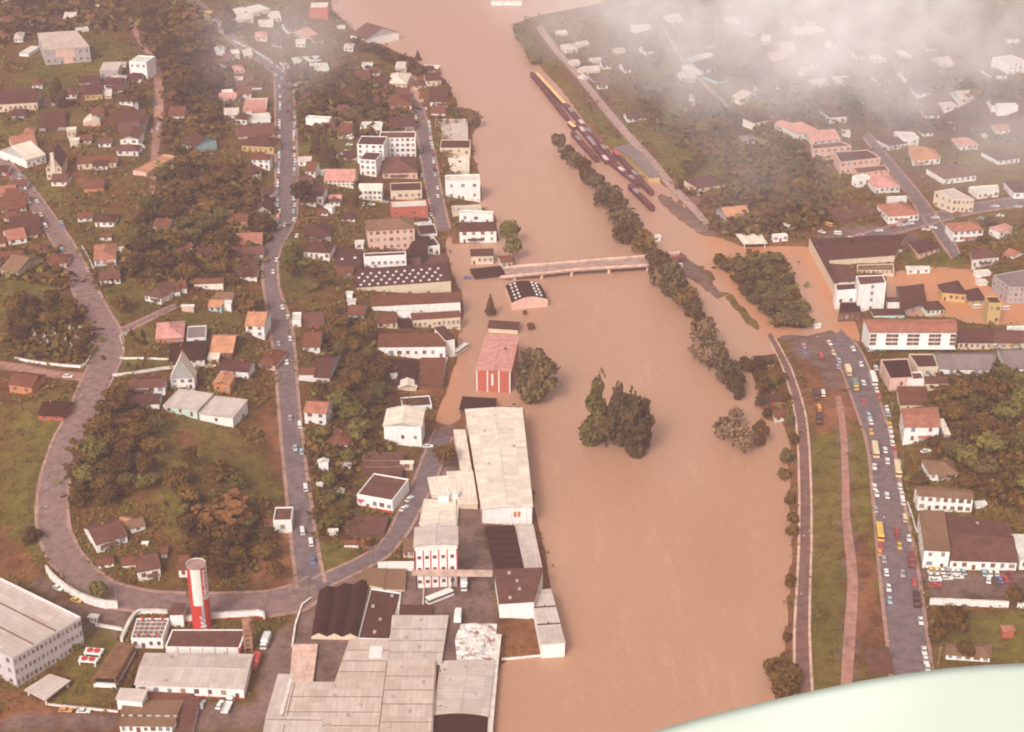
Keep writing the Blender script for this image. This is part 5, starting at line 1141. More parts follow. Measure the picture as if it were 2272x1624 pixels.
wood([(0, 0), (280, 0), (295, 60), (190, 66), (80, 70), (0, 95)], 9, (12, 18), (8, 13), ('dark', 'wood'), 'top left hill')
wood([(735, 700), (800, 700), (850, 890), (850, 1000), (800, 1010), (735, 900), (700, 850)], 18, (7, 15), (8, 12), WD, 'slope left of warehouses')
wood([(640, 130), (760, 160), (900, 210), (910, 270), (780, 300), (680, 290), (650, 220)], 14, (12, 17), (9, 13), ('dark', 'river', 'wood'), 'gardens right of upper street')
wood([(1398, 140), (1500, 190), (1620, 255), (1625, 300), (1520, 320), (1440, 260)], 10, (11, 17), (8, 12), ('river', 'wood', 'olive'), 'trees between right bank roads')
wood([(1560, 330), (1700, 300), (1800, 340), (1830, 480), (1700, 515), (1600, 510), (1500, 420)], 12, (11, 16), (8, 11), ('river', 'wood', 'olive'), 'slope above gas station')
wood([(2070, 850), (2271, 830), (2290, 1130), (2150, 1080), (2090, 1010)], 16, (10, 16), (8, 12), ('wood', 'olive', 'river'), 'slope at right edge')
wood([(1650, 170), (2050, 200), (2271, 210), (2271, 300), (1900, 260), (1700, 280)], 5, (14, 21), (9, 13), ('dark', 'river'), 'misty top right slope')
wood([(610, 500), (700, 520), (730, 640), (720, 700), (650, 620)], 8, (8, 11), (5, 8), ('olive', 'wood'), 'green slope beside street narrows')
wood([(700, 920), (790, 960), (790, 1190), (700, 1190)], 8, (6, 10), (5, 8), ('wood', 'olive'), 'gardens left of factory street')
# the park island
PK = [(1600, 588), (1640, 600), (1668, 590), (1700, 585), (1722, 580), (1640, 625), (1670, 620), (1705, 612), (1735, 605), (1655, 650), (1690, 640), (1720, 640), (1748, 630), (1672, 670), (1700, 668), (1735, 665), (1760, 660), (1700, 695), (1728, 692), (1758, 690), (1780, 690), (1735, 718), (1765, 716), (1785, 722), (1715, 655), (1745, 650)]
for i, (px, py) in enumerate(sorted(PK, key=lambda q: q[1])):
    tree(px, py + 6, rnd.uniform(8, 11), rnd.uniform(6, 9), 'round', rnd.choice(('river', 'wood', 'olive')), '%s tree from the top of the crowded flooded park' % ORD[i], 'park trees')
tree(1612, 600, 9, 7, 'low', 'river', 'round shaggy tree at the left tip of the flooded park')
# drowned tree row along the right river bank, top to bottom
ROW = [(1240, 338, 10, 12), (1258, 352, 10, 8), (1277, 372, 10, 11), (1296, 390, 11, 11), (1308, 412, 11, 10), (1322, 425, 11, 11), (1340, 445, 12, 11), (1352, 462, 13, 12), (1368, 480, 13, 12), (1380, 498, 14, 13), (1392, 520, 13, 12), (1382, 540, 11, 10), (1425, 540, 10, 9), (1430, 562, 10, 10),
       (1448, 598, 9, 10), (1462, 615, 12, 12), (1478, 635, 13, 13), (1492, 655, 13, 12), (1504, 672, 13, 13), (1520, 694, 13, 12), (1534, 700, 11, 10), (1544, 720, 9, 12), (1550, 748, 11, 12), (1556, 776, 13, 14), (1550, 805, 12, 10), (1578, 790, 12, 11), (1570, 822, 12, 10), (1590, 812, 10, 12), (1600, 834, 10, 11), (1616, 850, 10, 11), (1628, 866, 9, 10), (1637, 884, 6, 9)]
for i, (x, y, w_, h_) in enumerate(ROW):
    tree(x + rnd.uniform(-3, 3), y, w_ * rnd.uniform(.95, 1.35), h_ * rnd.uniform(.95, 1.4), rnd.choice(('round', 'low', 'tall', 'tall')), rnd.choice(('river', 'wood', 'river', 'dark')) if i not in (23, 24, 26) else 'grey', ORD[i] + ' tree from the top of the drowned row on the right bank', 'drowned trees along the right bank', z=0)
for i, (x, y, w_, h_, k, lf, lb) in enumerate([
    (1326, 975, 13, 32, 'tall', 'olive', 'light green uppermost tree of the island clump'), (1320, 988, 16, 22, 'tall', 'olive', 'broad left tree of the island clump'), (1345, 992, 14, 18, 'round', 'river', 'lower leafy tree between the big island trees'),
    (1378, 985, 16, 29, 'tall', 'river', 'broad middle tree of the island clump'), (1402, 1014, 19, 31, 'tall', 'river', 'big right tree of the island clump standing in the river'), (1422, 995, 12, 24, 'tall', 'wood', 'rightmost tree of the island clump'),
    (1192, 885, 24, 25, 'tall', 'grey' if False else 'river', 'big round brown tree in the flood beside the pink roof'), (1172, 868, 15, 20, 'tall', 'river', 'smaller left part tree beside the pink roofed store'),
    (1130, 545, 14, 17, 'round', 'olive', 'upper round tree beside the paired roof river house'), (1138, 578, 12, 15, 'round', 'olive', 'lower round tree at the left end of the bridge'),
    (1050, 285, 13, 14, 'round', 'grey', 'bare round tree beside the pale square river block'), (1000, 250, 10, 12, 'round', 'wood', 'dark tree behind the pale square river block'), (990, 210, 7, 9, 'round', 'wood', 'small tree at the corner of the third river house'),
    (1010, 270, 8, 10, 'round', 'olive', 'green tree touching the top of the pale square river block'),
    (1605, 975, 11, 12, 'round', 'grey', 'leftmost bare tree below the river cottages'), (1625, 990, 14, 15, 'round', 'grey', 'middle bare tree below the river cottages'), (1650, 1005, 14, 13, 'round', 'grey', 'broad bare tree with its foot in the river below the cottages'), (1686, 985, 9, 13, 'tall', 'wood', 'slim green tree right of the bare river trees'),
    (1630, 940, 8, 9, 'round', 'grey', 'thin bare tree below the end of the drowned row'), (1680, 830, 7, 9, 'round', 'dark', 'dark tree left of the yellow fronted river house'), (1690, 880, 8, 11, 'round', 'wood', 'tree left of the half drowned dark cottage'), (1650, 815, 8, 6, 'low', 'dark', 'dark bush at the left of the yellow fronted river house'),
    (1662, 822, 7, 6, 'low', 'dark', 'dark bush right of the first river bank bush'), (1700, 815, 6, 6, 'round', 'river', 'small tree between the yellow fronted house and the flood'), (1682, 850, 7, 8, 'round', 'dark', 'dark tree below the yellow fronted river house'), (1712, 855, 6, 6, 'low', 'olive', 'light bush on the grass below the yellow fronted river house'), (1690, 908, 7, 8, 'round', 'river', 'tree left of the lowest river cottage'), (1702, 925, 6, 5, 'low', 'dark', 'dark bush at the lowest river cottage'), (1735, 850, 6, 6, 'round', 'wood', 'small tree beside the bank road head'), (1742, 888, 5, 5, 'low', 'wood', 'bush between the half drowned cottage and the bank road'), (1750, 940, 5, 5, 'low', 'river', 'bush below the lowest river cottage at the bank road'), (1762, 985, 5, 6, 'low', 'wood', 'bush beside the bank road just below the cottages'), (1745, 1025, 6, 7, 'low', 'river', 'shaggy bush on the flood edge beside the bank road'), (1757, 1160, 5, 6, 'low', 'wood', 'thin bush midway down the bank road edge'), (1752, 1300, 5, 6, 'low', 'wood', 'long low bush on the lower bank road edge'), (673, 460, 15, 17, 'round', 'dark', 'big round tree at the right kerb of the straight street'), (790, 460, 7, 16, 'tall', 'dark', 'slim dark tree beside the cream two storey house'),
    (702, 345, 9, 20, 'cone', 'dark', 'left dark conifer in the garden right of the street'), (722, 360, 10, 20, 'cone', 'dark', 'middle dark conifer in the garden right of the street'), (738, 372, 9, 17, 'cone', 'dark', 'right dark conifer in the garden right of the street'),
    (510, 75, 14, 24, 'tall', 'dark', 'tall dark tree beside the far traffic queue'), (133, 240, 13, 19, 'tall', 'dark', 'tall dark tree in the schoolyard above the arched hall'), (300, 225, 18, 12, 'low', 'dark', 'low spreading dark tree beside the earth road bend'),
    (927, 135, 6, 9, 'cone', 'dark', 'small pointed tree on the far river shore'), (1088, 700, 7, 13, 'cone', 'dark', 'pointed fir standing in the flooded square'),
    (555, 690, 15, 10, 'low', 'wood', 'broad bushy tree above the orange roofed two storey house'), (270, 695, 11, 10, 'round', 'wood', 'round tree on the lawn beside the hill road'), (30, 690, 11, 8, 'round', 'wood', 'round tree on the meadow at the left edge'),
    (500, 1165, 22, 13, 'low', 'rust', 'huge round russet tree above the striped tower'), (810, 1222, 6, 7, 'round', 'rust', 'rust coloured tree at the point of the factory street'),
    (987, 1035, 12, 11, 'round', 'wood', 'dark tree on the asphalt beside the factory yard'), (222, 1330, 9, 8, 'round', 'olive', 'lone tree over the bend beside the white wall'), (75, 1200, 8, 6, 'low', 'dark', 'dark bush left of the hill road bend'),
    (300, 1520, 7, 5, 'low', 'dark', 'dark leafy bush between lattice house and pale roof'), (165, 1440, 4, 4, 'low', 'olive', 'small bush at the lawn corner of the grey factory'),
    (2110, 1400, 12, 11, 'round', 'wood', 'dark tree left on the lawn at the bottom right'), (2075, 1425, 9, 8, 'round', 'wood', 'small tree at the main road side of the bottom right lawn'), (2140, 1462, 7, 8, 'round', 'dark', 'tree in front of the bottom right house'), (2248, 1350, 8, 10, 'round', 'wood', 'tree over the right end of the long white wall'),
    (1905, 1050, 0, 0, '', '', ''), (2040, 1075, 8, 5, 'low', 'dark', 'dark bush before the mossy roofed house'), (2140, 1075, 8, 5, 'low', 'wood', 'bush right of the mossy roofed house'), (2070, 988, 7, 5, 'low', 'dark', 'bush at the corner of the big maroon roofed house'),
    (1740, 1060, 6, 5, 'low', 'wood', 'upper bush on the river edge of the bank road'), (1752, 1120, 5, 7, 'low', 'wood', 'second bush on the river edge of the bank road'), (1757, 1190, 5, 7, 'low', 'wood', 'third bush on the river edge of the bank road'), (1745, 1420, 4, 4, 'low', 'dark', 'fourth bush on the river edge of the bank road'), (1730, 1500, 12, 7, 'low', 'wood', 'largest bush on the river edge of the bank road'), (1745, 1530, 10, 7, 'low', 'wood', 'lowest bush on the river edge of the bank road'),
    (1885, 560, 6, 8, 'tall', 'dark', 'slim dark tree beside the gas station office'), (2195, 500, 9, 6, 'low', 'dark', 'dark round tree behind the bright pink roof'), (2180, 540, 7, 6, 'low', 'dark', 'bush right of the salmon roofed two storey house'), (1890, 375, 6, 9, 'cone', 'dark', 'small fir before the beige terraces'),
    (1164, 698, 3, 3, 'low', 'wood', 'upper small bush top in the flood below the arched warehouse'), (1178, 730, 4, 4, 'low', 'wood', 'lower small bush top in the flood below the arched warehouse'), (1490, 545, 0, 0, '', '', ''), (1500, 780, 0, 0, '', '', ''), (2262, 815, 3, 4, 'low', 'dark', 'tiny bush at the right edge by the grey roof'),
    (2050, 548, 6, 5, 'low', 'olive', 'green bush left of the pinkish house above the flood')]):
    if w_: tree(x, y, w_, h_, k, lf, lb, name='conifer_tree' if k == 'cone' else 'shrub' if k == 'low' and w_ < 9 else 'broadleaf_tree', z=0 if 1080 < x < 1690 and cov(x, y) == 4 else None)
for i, (x, y) in enumerate([(292, 745), (300, 758), (308, 762), (318, 748), (322, 765)]): tree(x, y, 2.5, 5, 'cone', 'dark', ORD[i] + ' small clipped conifer from the left on the upper walled lawn', 'clipped conifers on the walled lawn', 'conifer_tree')
for i, (x, y) in enumerate([(285, 812), (305, 818), (318, 815), (322, 798), (340, 820)]): tree(x, y, 1.8, 3, 'cone', 'dark', ORD[i] + ' young conifer from the left on the lower walled lawn', 'young conifers on the lower lawn', 'conifer_tree')
for i in range(16):       # shore trees far up the left bank
    f_ = i / 15; x = 790 + 145 * f_; y = 100 + 62 * f_ + 6 * math.sin(i)
    tree(x, y, rnd.uniform(8, 12), rnd.uniform(6, 9), 'low', 'dark', ORD[i] + ' tree from the left in the dark far shore row', 'dark trees on the far left shore')
for i in range(9):
    f_ = i / 8; tree(1150 + 38 * f_ + rnd.uniform(-3, 6), 72 + 70 * f_, rnd.uniform(10, 14), rnd.uniform(7, 10), 'low', 'olive', ORD[i] + ' pale tree from the top of the misty right bank spit', 'trees on the misty spit')
# low growth: one uncountable cover of scrub and grass tufts
V, F, FM = [], [], []
tr = random.Random(5); made = 0
while made < 30000:
    px, py = tr.uniform(-10, 2280), tr.uniform(-5, 1600); c_ = cov(px, py)
    if c_ in (1, 4, 6, 2): continue
    if c_ in (3, 5) and tr.random() < .62: continue
    if any(cov(px + a, py + b_) in (1, 6) for a, b_ in ((7, 0), (-7, 0), (0, 5), (0, -4))): continue
    z = 3.0; p = onz(px, py, z)
    for _ in range(4): z = height(*p); p = onz(px, py, z)
    if z < .3: continue
    dens = vnoise(np.array([[p[0]]]), np.array([[p[1]]]), 16, 21)[0, 0]
    if tr.random() > dens * 1.5 - .15 and c_ not in (3, 7): continue
    if c_ == 0 and tr.random() < .35: continue
    made += 1; far = (p[1] / 500.0); s = (.55 if c_ in (3, 5) else .9 if c_ == 0 else 1.7) * far ** .8 * tr.uniform(.6, 1.5)
    for _ in range(5):
        c3 = Vector((p[0] + tr.gauss(0, s), p[1] + tr.gauss(0, s), z + tr.uniform(.0, s * .9))); nv = Vector((tr.gauss(0, .7), tr.gauss(0, .7), 1)).normalized(); t1 = nv.orthogonal().normalized(); t2 = nv.cross(t1); l = s * tr.uniform(.35, .7); i = len(V); ph = tr.random() * 6
        for j in range(4): V.append(c3 + t1 * math.cos(ph + j * 1.57) * l + t2 * math.sin(ph + j * 1.57) * l)
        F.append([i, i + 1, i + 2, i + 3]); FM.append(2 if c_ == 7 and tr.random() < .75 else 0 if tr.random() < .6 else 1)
me = mesh_of('undergrowth', V, F, [leafmat('scrub_brown', (.11, .045, .012), (.165, .085, .018)), leafmat('scrub_green', (.095, .07, .016), (.14, .12, .026)), leafmat('scrub_dark', (.062, .023, .006), (.1, .05, .011))], FM)
link('undergrowth', me, kind='stuff')

# ---------------------------------------------------------------- vehicles
CARC = dict(w=('white', (.85, .82, .76)), c=('cream', (.78, .6, .36)), b=('pale blue', (.38, .55, .6)), B=('blue', (.13, .22, .42)), r=('red', (.55, .07, .07)), y=('yellow', (.75, .47, .1)), o=('orange', (.75, .32, .08)), g=('grey', (.42, .38, .38)), k=('dark', (.08, .03, .03)), G=('green', (.2, .27, .17)), m=('maroon', (.25, .05, .05)), p=('pink', (.7, .35, .35)))
def cmat(c): return flat('paint_' + CARC[c][0].replace(' ', '_'), CARC[c][1], .35)
def wheel_mesh():
    mb = MB(); n = 12
    ring = [(.33 * math.cos(i * 6.283 / n), .33 * math.sin(i * 6.283 / n)) for i in range(n)]
    for i in range(n):
        a, b_ = ring[i], ring[(i + 1) % n]; mb.face([(a[0], -.1, a[1]), (b_[0], -.1, b_[1]), (b_[0], .1, b_[1]), (a[0], .1, a[1])])
    mb.face([(p[0], .1, p[1]) for p in ring]); mb.face([(p[0], -.1, p[1]) for p in reversed(ring)])
    mb.face([(p[0] * .55, -.11, p[1] * .55) for p in reversed(ring)], 1); mb.face([(p[0] * .55, .11, p[1] * .55) for p in ring], 1)
    return mb.mesh('wheel', [TYRE, flat('hub_metal', (.5, .45, .42), .4)])
WHEEL = wheel_mesh()
def loft(secs, mb, m=0):
    """secs: list of rings of equal length"""
    for a, b_ in zip(secs, secs[1:]):
        n = len(a)
        for i in range(n): j = (i + 1) % n; mb.face([a[i], a[j], b_[j], b_[i]], m)
    mb.face(list(reversed(secs[0])), m); mb.face(secs[-1], m)
def rect(x0, x1, y, z): return [(x0, -y, z), (x1, -y, z), (x1, y, z), (x0, y, z)]
_vm = {}
def vehicle_meshes(kind, c):
    if (kind, c) in _vm: return _vm[kind, c]
    body, glass, extra = MB(), MB(), {}
    if kind in ('car', 'beetle'):
        if kind == 'car': L, cab = 2.15, (-1.75, .75, -1.25, .25)
        else: L, cab = 2.0, (-1.7, .7, -1.15, .2)
        loft([rect(-L * .96, L * .96, .7, .28), rect(-L, L, .82, .45), rect(-L, L, .82, .68), rect(-L * .95, L * .93, .76, .84 if kind == 'car' else .92)], body)
        loft([rect(cab[0] * .98, cab[1], .74, .82), rect(cab[2], cab[3], .6, 1.3)], glass)
        loft([rect(cab[2] - .05, cab[3] + .05, .62, 1.28), rect(cab[2] + .1, cab[3] - .1, .52, 1.37)], body)
        for sx in (cab[0] * .82, (cab[2] + cab[3]) / 2, cab[1] * .92):        # roof pillars
            for sy in (-1, 1): loft([rect(sx - .06, sx + .06, .03, .8), rect(sx * .75 - .05, sx * .75 + .05, .03, 1.3)], body) if False else None
        for s in (-1, 1): body.box(-L - .08, -L, s * .75 - .07, s * .75 + .07, .42, .56, 1); body.box(L, L + .06, s * .62 - .12, s * .62 + .12, .52, .68, 1)
        wh = [(-1.25, .78), (-1.25, -.78), (1.3, .78), (1.3, -.78)]
    elif kind == 'van':
        loft([rect(-2.0, 2.05, .78, .3), rect(-2.1, 2.15, .86, .55), rect(-2.1, 2.15, .86, 1.05)], body); loft([rect(-2.08, 2.12, .84, 1.05), rect(-2.0, 1.85, .76, 1.6)], glass); loft([rect(-2.05, 1.9, .79, 1.6), rect(-1.9, 1.75, .6, 1.85)], body)
        wh = [(-1.3, .8), (-1.3, -.8), (1.3, .8), (1.3, -.8)]
    elif kind == 'bus':
        loft([rect(-5.0, 5.0, 1.15, .4), rect(-5.1, 5.1, 1.25, .7), rect(-5.1, 5.1, 1.25, 1.5)], body); loft([rect(-5.08, 5.08, 1.23, 1.5), rect(-5.0, 4.95, 1.18, 2.35)], glass); loft([rect(-5.08, 5.02, 1.24, 2.35), rect(-5.0, 4.9, 1.15, 2.75), rect(-4.7, 4.6, .8, 2.95)], body)
        wh = [(-3.2, 1.1), (-3.2, -1.1), (3.4, 1.1), (3.4, -1.1)]
    else:
        loft([rect(1.7, 3.4, 1.0, .5), rect(1.6, 3.5, 1.1, .9), rect(1.6, 3.5, 1.1, 1.45)], body); loft([rect(1.62, 3.48, 1.08, 1.45), rect(1.7, 3.2, .98, 2.1)], glass); loft([rect(1.66, 3.25, 1.0, 2.1), rect(1.8, 3.0, .85, 2.3)], body)
        cg = MB()
        if kind == 'truck': loft([rect(-3.6, 1.45, 1.15, .8), rect(-3.6, 1.45, 1.2, 1.0), rect(-3.6, 1.45, 1.2, 2.7), rect(-3.4, 1.3, .9, 2.95)], cg)
        else:
            cg.box(-3.6, 1.45, -1.15, 1.15, .8, .95)
            for y0, y1 in ((-1.15, -1.07), (1.07, 1.15)): cg.box(-3.6, 1.45, y0, y1, .95, 1.5)
            cg.box(-3.6, -3.5, -1.07, 1.07, .95, 1.5)
        extra['cargo_box'] = cg
        wh = [(-2.4, 1.0), (-2.4, -1.0), (2.6, 1.0), (2.6, -1.0)]
    r_ = (body.mesh('body', [cmat(c), flat('lamp_glass', (.6, .3, .2), .3)]), glass.mesh('window_band', [GLASS]), extra, wh)
    _vm[kind, c] = r_; return r_
def heading(x, y):
    best = (1e9, 0)
    for name, kind, A, B in RL:
        M = RLW[name]; d = np.hypot(M[:, 0] - x, M[:, 1] - y); i = int(d.argmin())
        if d[i] < best[0]: j = min(i, len(M) - 2); best = (d[i], math.atan2(M[j + 1][1] - M[j][1], M[j + 1][0] - M[j][0]))
    return best[1]
RLW = {name: np.array([G(*m)[:2] for m in (A + B) / 2]) for name, kind, A, B in RL}
VN = dict(car='car', beetle='car', van='van', bus='bus', truck='truck', pickup='truck')
def vehicle(px, py, kind, c, label, group, ang=None, cargo=None, wheels=None):
    g = G(px, py); a = heading(g.x, g.y) if ang is None else R(ang); on = cov(px, py) == 1
    g.z = max(g.z, 0) + (.32 if on else .02); body, glass, extra, wh = vehicle_meshes(kind, c)
    n_ = {'car': 'parked_car', 'beetle': 'small_car', 'van': 'van', 'bus': 'bus', 'truck': 'box_truck', 'pickup': 'flatbed_truck'}[kind]
    r_ = link(n_, None, loc=g, rz=a + (math.pi if rnd.random() < .5 and ang is None and kind in ('car', 'beetle') else 0), label=label, cat=VN[kind], group=group)
    s_ = 1.08; r_.scale = (s_, s_, s_)
    link('body', body, r_); link('window_band', glass, r_)
    for k_, mb in extra.items():
        cc = cargo or c; link(k_, mb.mesh(k_, [cmat(cc)]), r_)
    if wheels or py > 1150:
        for x, y in wh: link('wheel', WHEEL, r_, (x, y, .33))
    return r_
SEG = '''from the top at the straight street left kerb|cars at the left kerb of the straight street|a1,886,870,w a1,893,970,w a1,893,1045,w a1,893,1072,w a1,893,1100,b a1,887,1220,w a1,887,1250,w a1,887,1280,w a1,885,1380,w a1,885,1412,w a1,883,1500,w a1,882,1545,w b1,888,25,w b1,888,48,b b1,886,120,w b1,886,152,g b1,885,185,w b1,883,218,w b1,881,287,w b1,880,330,b b1,880,370,w b1,871,430,m b1,870,468,w b1,870,495,w b1,868,522,w b1,866,548,w b1,870,645,b b1,870,700,b b1,886,760,w b1,875,820,o,van b1,878,868,B b1,885,918,w
from the top at the straight street right kerb|cars at the right kerb of the straight street|a1,1035,910,c a1,1030,962,w a1,1036,1045,r a1,1040,1115,w a1,1040,1142,w a1,1040,1172,w a1,1037,1240,w a1,1037,1270,b a1,1033,1322,w a1,1030,1355,w a1,1028,1392,c b1,1028,22,w b1,1026,48,y b1,1034,130,w b1,1030,162,k b1,1036,200,w b1,1040,232,o b1,1044,262,w b1,1044,292,b b1,1035,345,w b1,1035,392,g b1,1028,602,w b1,1028,638,w b1,1042,700,w b1,1028,762,b b1,1032,838,w
in the middle of the upper straight street|cars driving in the straight street|b1,937,898,w a1,908,790,b a1,850,755,w
in the queue slanting above the straight street|queue on the upper street|a1,438,420,w a1,470,438,w a1,500,455,c a1,530,470,w a1,570,492,w a1,600,500,w a1,650,528,w a1,680,545,w a1,715,565,w a1,745,585,w a1,775,602,w a1,805,628,w a1,870,680,w
in the farthest queue by the tall dark tree|farthest queue on the upper street|a1,140,190,w a1,165,212,w a1,190,238,w a1,235,218,w a1,262,240,w a1,288,258,w a1,255,300,w a1,285,320,w a1,315,340,w a0,1700,12,w a0,1730,28,w a0,1765,42,w a0,1800,58,w a0,1850,72,w a0,1890,92,w
parked at the straight street head|cars parked at the street head|a1,900,640,w a1,925,655,w a1,950,640,w a1,975,655,c a1,995,640,w a1,930,690,w a1,970,680,w a1,1010,700,w a1,905,720,w
down the lower straight street|cars on the lower straight street|b1,824,1368,w c1,235,305,w c1,285,388,w c1,305,580,w c1,205,625,g c1,275,792,w c1,305,1285,g c1,390,1350,w,van c1,350,1555,b c1,406,1586,b d1,443,290,w,van d1,415,675,w,van d1,490,775,w,van d1,505,935,B
beside the house at the street narrows|cars beside the street narrows|b1,1060,1002,w b1,860,1245,w
down the riverside street|cars in the riverside street|a2,450,1088,w a2,350,1178,w a2,350,1205,c a2,480,1222,w a2,487,1262,w a2,490,1300,b a2,495,1388,w a2,505,1435,w a2,398,1510,g b2,500,32,w b2,510,88,w b2,516,130,w b2,525,190,m b2,525,243,b b2,525,270,w b2,527,342,k b2,540,400,b b2,412,400,b b2,395,158,g b2,395,215,g b2,565,530,w b2,568,612,w b2,495,790,w
from the left at the white garage building|vehicles at the white garage|b1,1800,1290,b,van,90 b1,1862,1290,r,van,90 b1,1915,1285,B,van,90 b1,1980,1282,b,van,90 b2,18,1285,b,van,90 b2,85,1282,b,van,90
in the garden left of the striped apartments|cars in the apartment garden|b1,1415,180,w,,60 b1,1510,190,w,,0 b1,1555,160,w,,0 b1,1615,200,w,,70 b1,1580,95,w,,0
below the cream two storey house|cars below the cream two storey house|b1,1722,688,w,,90 b1,1800,690,w,,0 b1,1870,665,y,,0 b1,1935,665,b,,0 b2,40,665,b,,0
down the road on the left hill|cars on the left hill road|b0,200,400,b b0,196,450,w b0,75,400,r,van b0,345,555,g b0,288,668,w b0,370,665,w b0,410,800,c b0,452,912,w,van b0,613,872,b b0,628,905,B b0,615,1145,b b0,655,1212,w b0,872,1350,p
by the cemetery lane mouth|x|c0,605,918,w,,-10
in the drive before the cream lean-to|x|c0,1872,822,c,,15
in the yard behind the curved white wall|cars behind the curved white wall|e0,515,358,w,,-40 e0,680,468,y,,-30
below the low white wall of the lawn|cars below the lawn wall|e0,585,1442,o,,-5 e0,745,1450,w,,-3
from the left at the red based building|vehicles at the red based building|e0,1795,1392,g,,85 e0,1952,1395,w,,80 e0,2022,1412,w,pickup,82
down the red earth road|cars on the red earth road|a0,1495,785,w a0,1546,1042,B a0,1582,1250,w a0,1568,1288,w a0,1512,1312,p
with its long white body beside the arched hall on the flooded street|x|c1,1815,690,w,bus,58
behind the large white block by the factory street|x|c1,1525,1537,w,,5
on the factory street|cars on the factory street|d1,1362,382,w,,62 d1,1315,465,w,,60
with long white box parked right of the red striped factory|x|D,1029,1302,w,truck,-88
parked askew in the works yard|x|D,975,1331,w,bus,35
reversed at the thin fence of the works yard|x|D,1016,1372,w,truck,88
at the kerb beside the tower factory, red cab below|trucks beside the tower factory|D,589,1430,w,truck,-95 D,568,1475,r,truck,-95
down the left lane of the main road|vehicles in the left lane of the main road|c3,545,615,w c3,580,702,c c3,630,775,b c3,622,825,g c3,712,880,c,truck c3,775,1010,y,truck,,G c3,845,1142,r c3,895,1262,b c3,912,1320,w c3,915,1410,y c3,925,1530,m c3,950,1585,c,bus d3,944,95,w d3,945,275,w d3,965,335,w d3,955,468,g d3,990,692,y,bus d3,1000,800,r d3,990,850,o d3,1028,915,g d3,1050,1035,w d3,1070,1172,w d3,1080,1282,b
down the middle of the main road|vehicles in the middle of the main road|c3,755,672,w c3,825,808,w c3,848,972,w c3,1040,1572,w d3,1060,45,w d3,1055,350,w d3,1140,665,r d3,1142,715,m d3,1165,800,y d3,1192,1045,g
down the right lane of the main road|vehicles in the right lane of the main road|c3,960,835,w c3,935,945,w,bus c3,965,1035,w c3,985,1080,r c3,1055,1195,w c3,1065,1245,b c3,1080,1340,y c3,1088,1385,w c3,1095,1430,w c3,1105,1505,w c3,1122,1560,r d3,1150,125,c,bus d3,1170,270,w d3,1188,345,w d3,1198,402,w d3,1215,560,c,van d3,1250,730,w d3,1270,950,m,truck,,m d3,1296,1120,r d3,1316,1295,k,truck,,k d3,1355,1465,w e3,1385,920,w e3,1400,1005,w e3,1416,1078,w
on the trodden ground left of the main road head|vehicles left of the main road head|c3,325,690,B c3,320,640,p c3,470,735,r,van c3,490,1068,w,van c3,455,1200,o,van c3,425,1095,k,truck,,k c3,450,1305,k,truck,,k
beside the big maroon roofed house|x|c3,1400,1575,w,,20
from the left in the garage front row|cars parked at the garage front|d3,1446,1005,y,,80 d3,1495,1008,c,,85 d3,1545,1010,w,,85 d3,1592,1012,g,,85 d3,1636,1015,w,,88 d3,1680,1016,w,,88 d3,1728,1020,b,,95 d3,1920,1032,b,,78 d3,1970,1032,w,,78 d3,2030,1035,w,,80 d3,2100,1085,r,,100 d3,2148,1045,m,,95
from the left in the second garage yard row|cars in the garage yard|d3,1440,1045,w,,85 d3,1500,1048,w,,85 d3,1482,1095,w,,0 d3,1484,1142,r,,0 d3,1580,1080,w,,-5 d3,1682,1070,w,,-3 d3,1958,1095,w,,72 d3,2056,1092,B,,95
from the left on the car park above the dark hall|cars on the car park above the dark hall|g3,480,860,w,,-45 g3,545,800,o,van,-40 g3,620,875,w,van,-20 g3,730,916,w,,5 g3,820,890,p,,10 g3,985,852,w,,10 g3,1120,820,r,,10 g3,1182,803,w,,15 g3,1260,790,w,,15
from the left on the cross street|cars on the cross street|g3,1400,838,w,,-20 g3,1465,825,w,,-20 g3,1485,736,w,,5 g3,1685,696,r,,10 g3,1890,742,b,,5 g3,2015,636,w,,5 g3,2060,716,w,,-10 g3,2215,636,w,,8
in the orange flood beside the narrow yellow house|x|c3,2110,310,w,van,20
in the orange flood yard, smaller one|x|c3,1850,298,w,van,10
at the right end of the bridge|vehicles at the right end of the bridge|b3,1050,1250,m,truck,8,m b3,1068,1305,w,van,5
at the left end of the bridge|x|b2,860,1420,B,,5
'''
for blk in SEG.strip().split('\n'):
    blk = blk.strip()
    if not blk or blk[0] == '#': continue
    place, grp, items = [s.strip() for s in blk.split('|')]
    its = []
    for it in items.split():
        f_ = it.split(','); x, y = T(f_[0], float(f_[1]), float(f_[2])); its.append((y, x, f_[3], f_[4] if len(f_) > 4 and f_[4] else 'car', float(f_[5]) if len(f_) > 5 and f_[5] else None, f_[6] if len(f_) > 6 else None))
    its.sort(key=lambda q: q[0] if 'from the left' not in place else q[1])
    for k, (y, x, c, kind, ang, cg) in enumerate(its):
        nm_ = {'car': 'car', 'beetle': 'small car', 'van': 'van', 'bus': 'bus', 'truck': 'box truck', 'pickup': 'open truck'}[kind]
        lb = '%s %s, %s %s' % (CARC[c][0], nm_, ORD[k], place) if len(its) > 1 else '%s %s %s' % (CARC[c][0], nm_, place)
        vehicle(x, y, kind, c, lb, grp if len(its) > 1 else None, ang, cg)

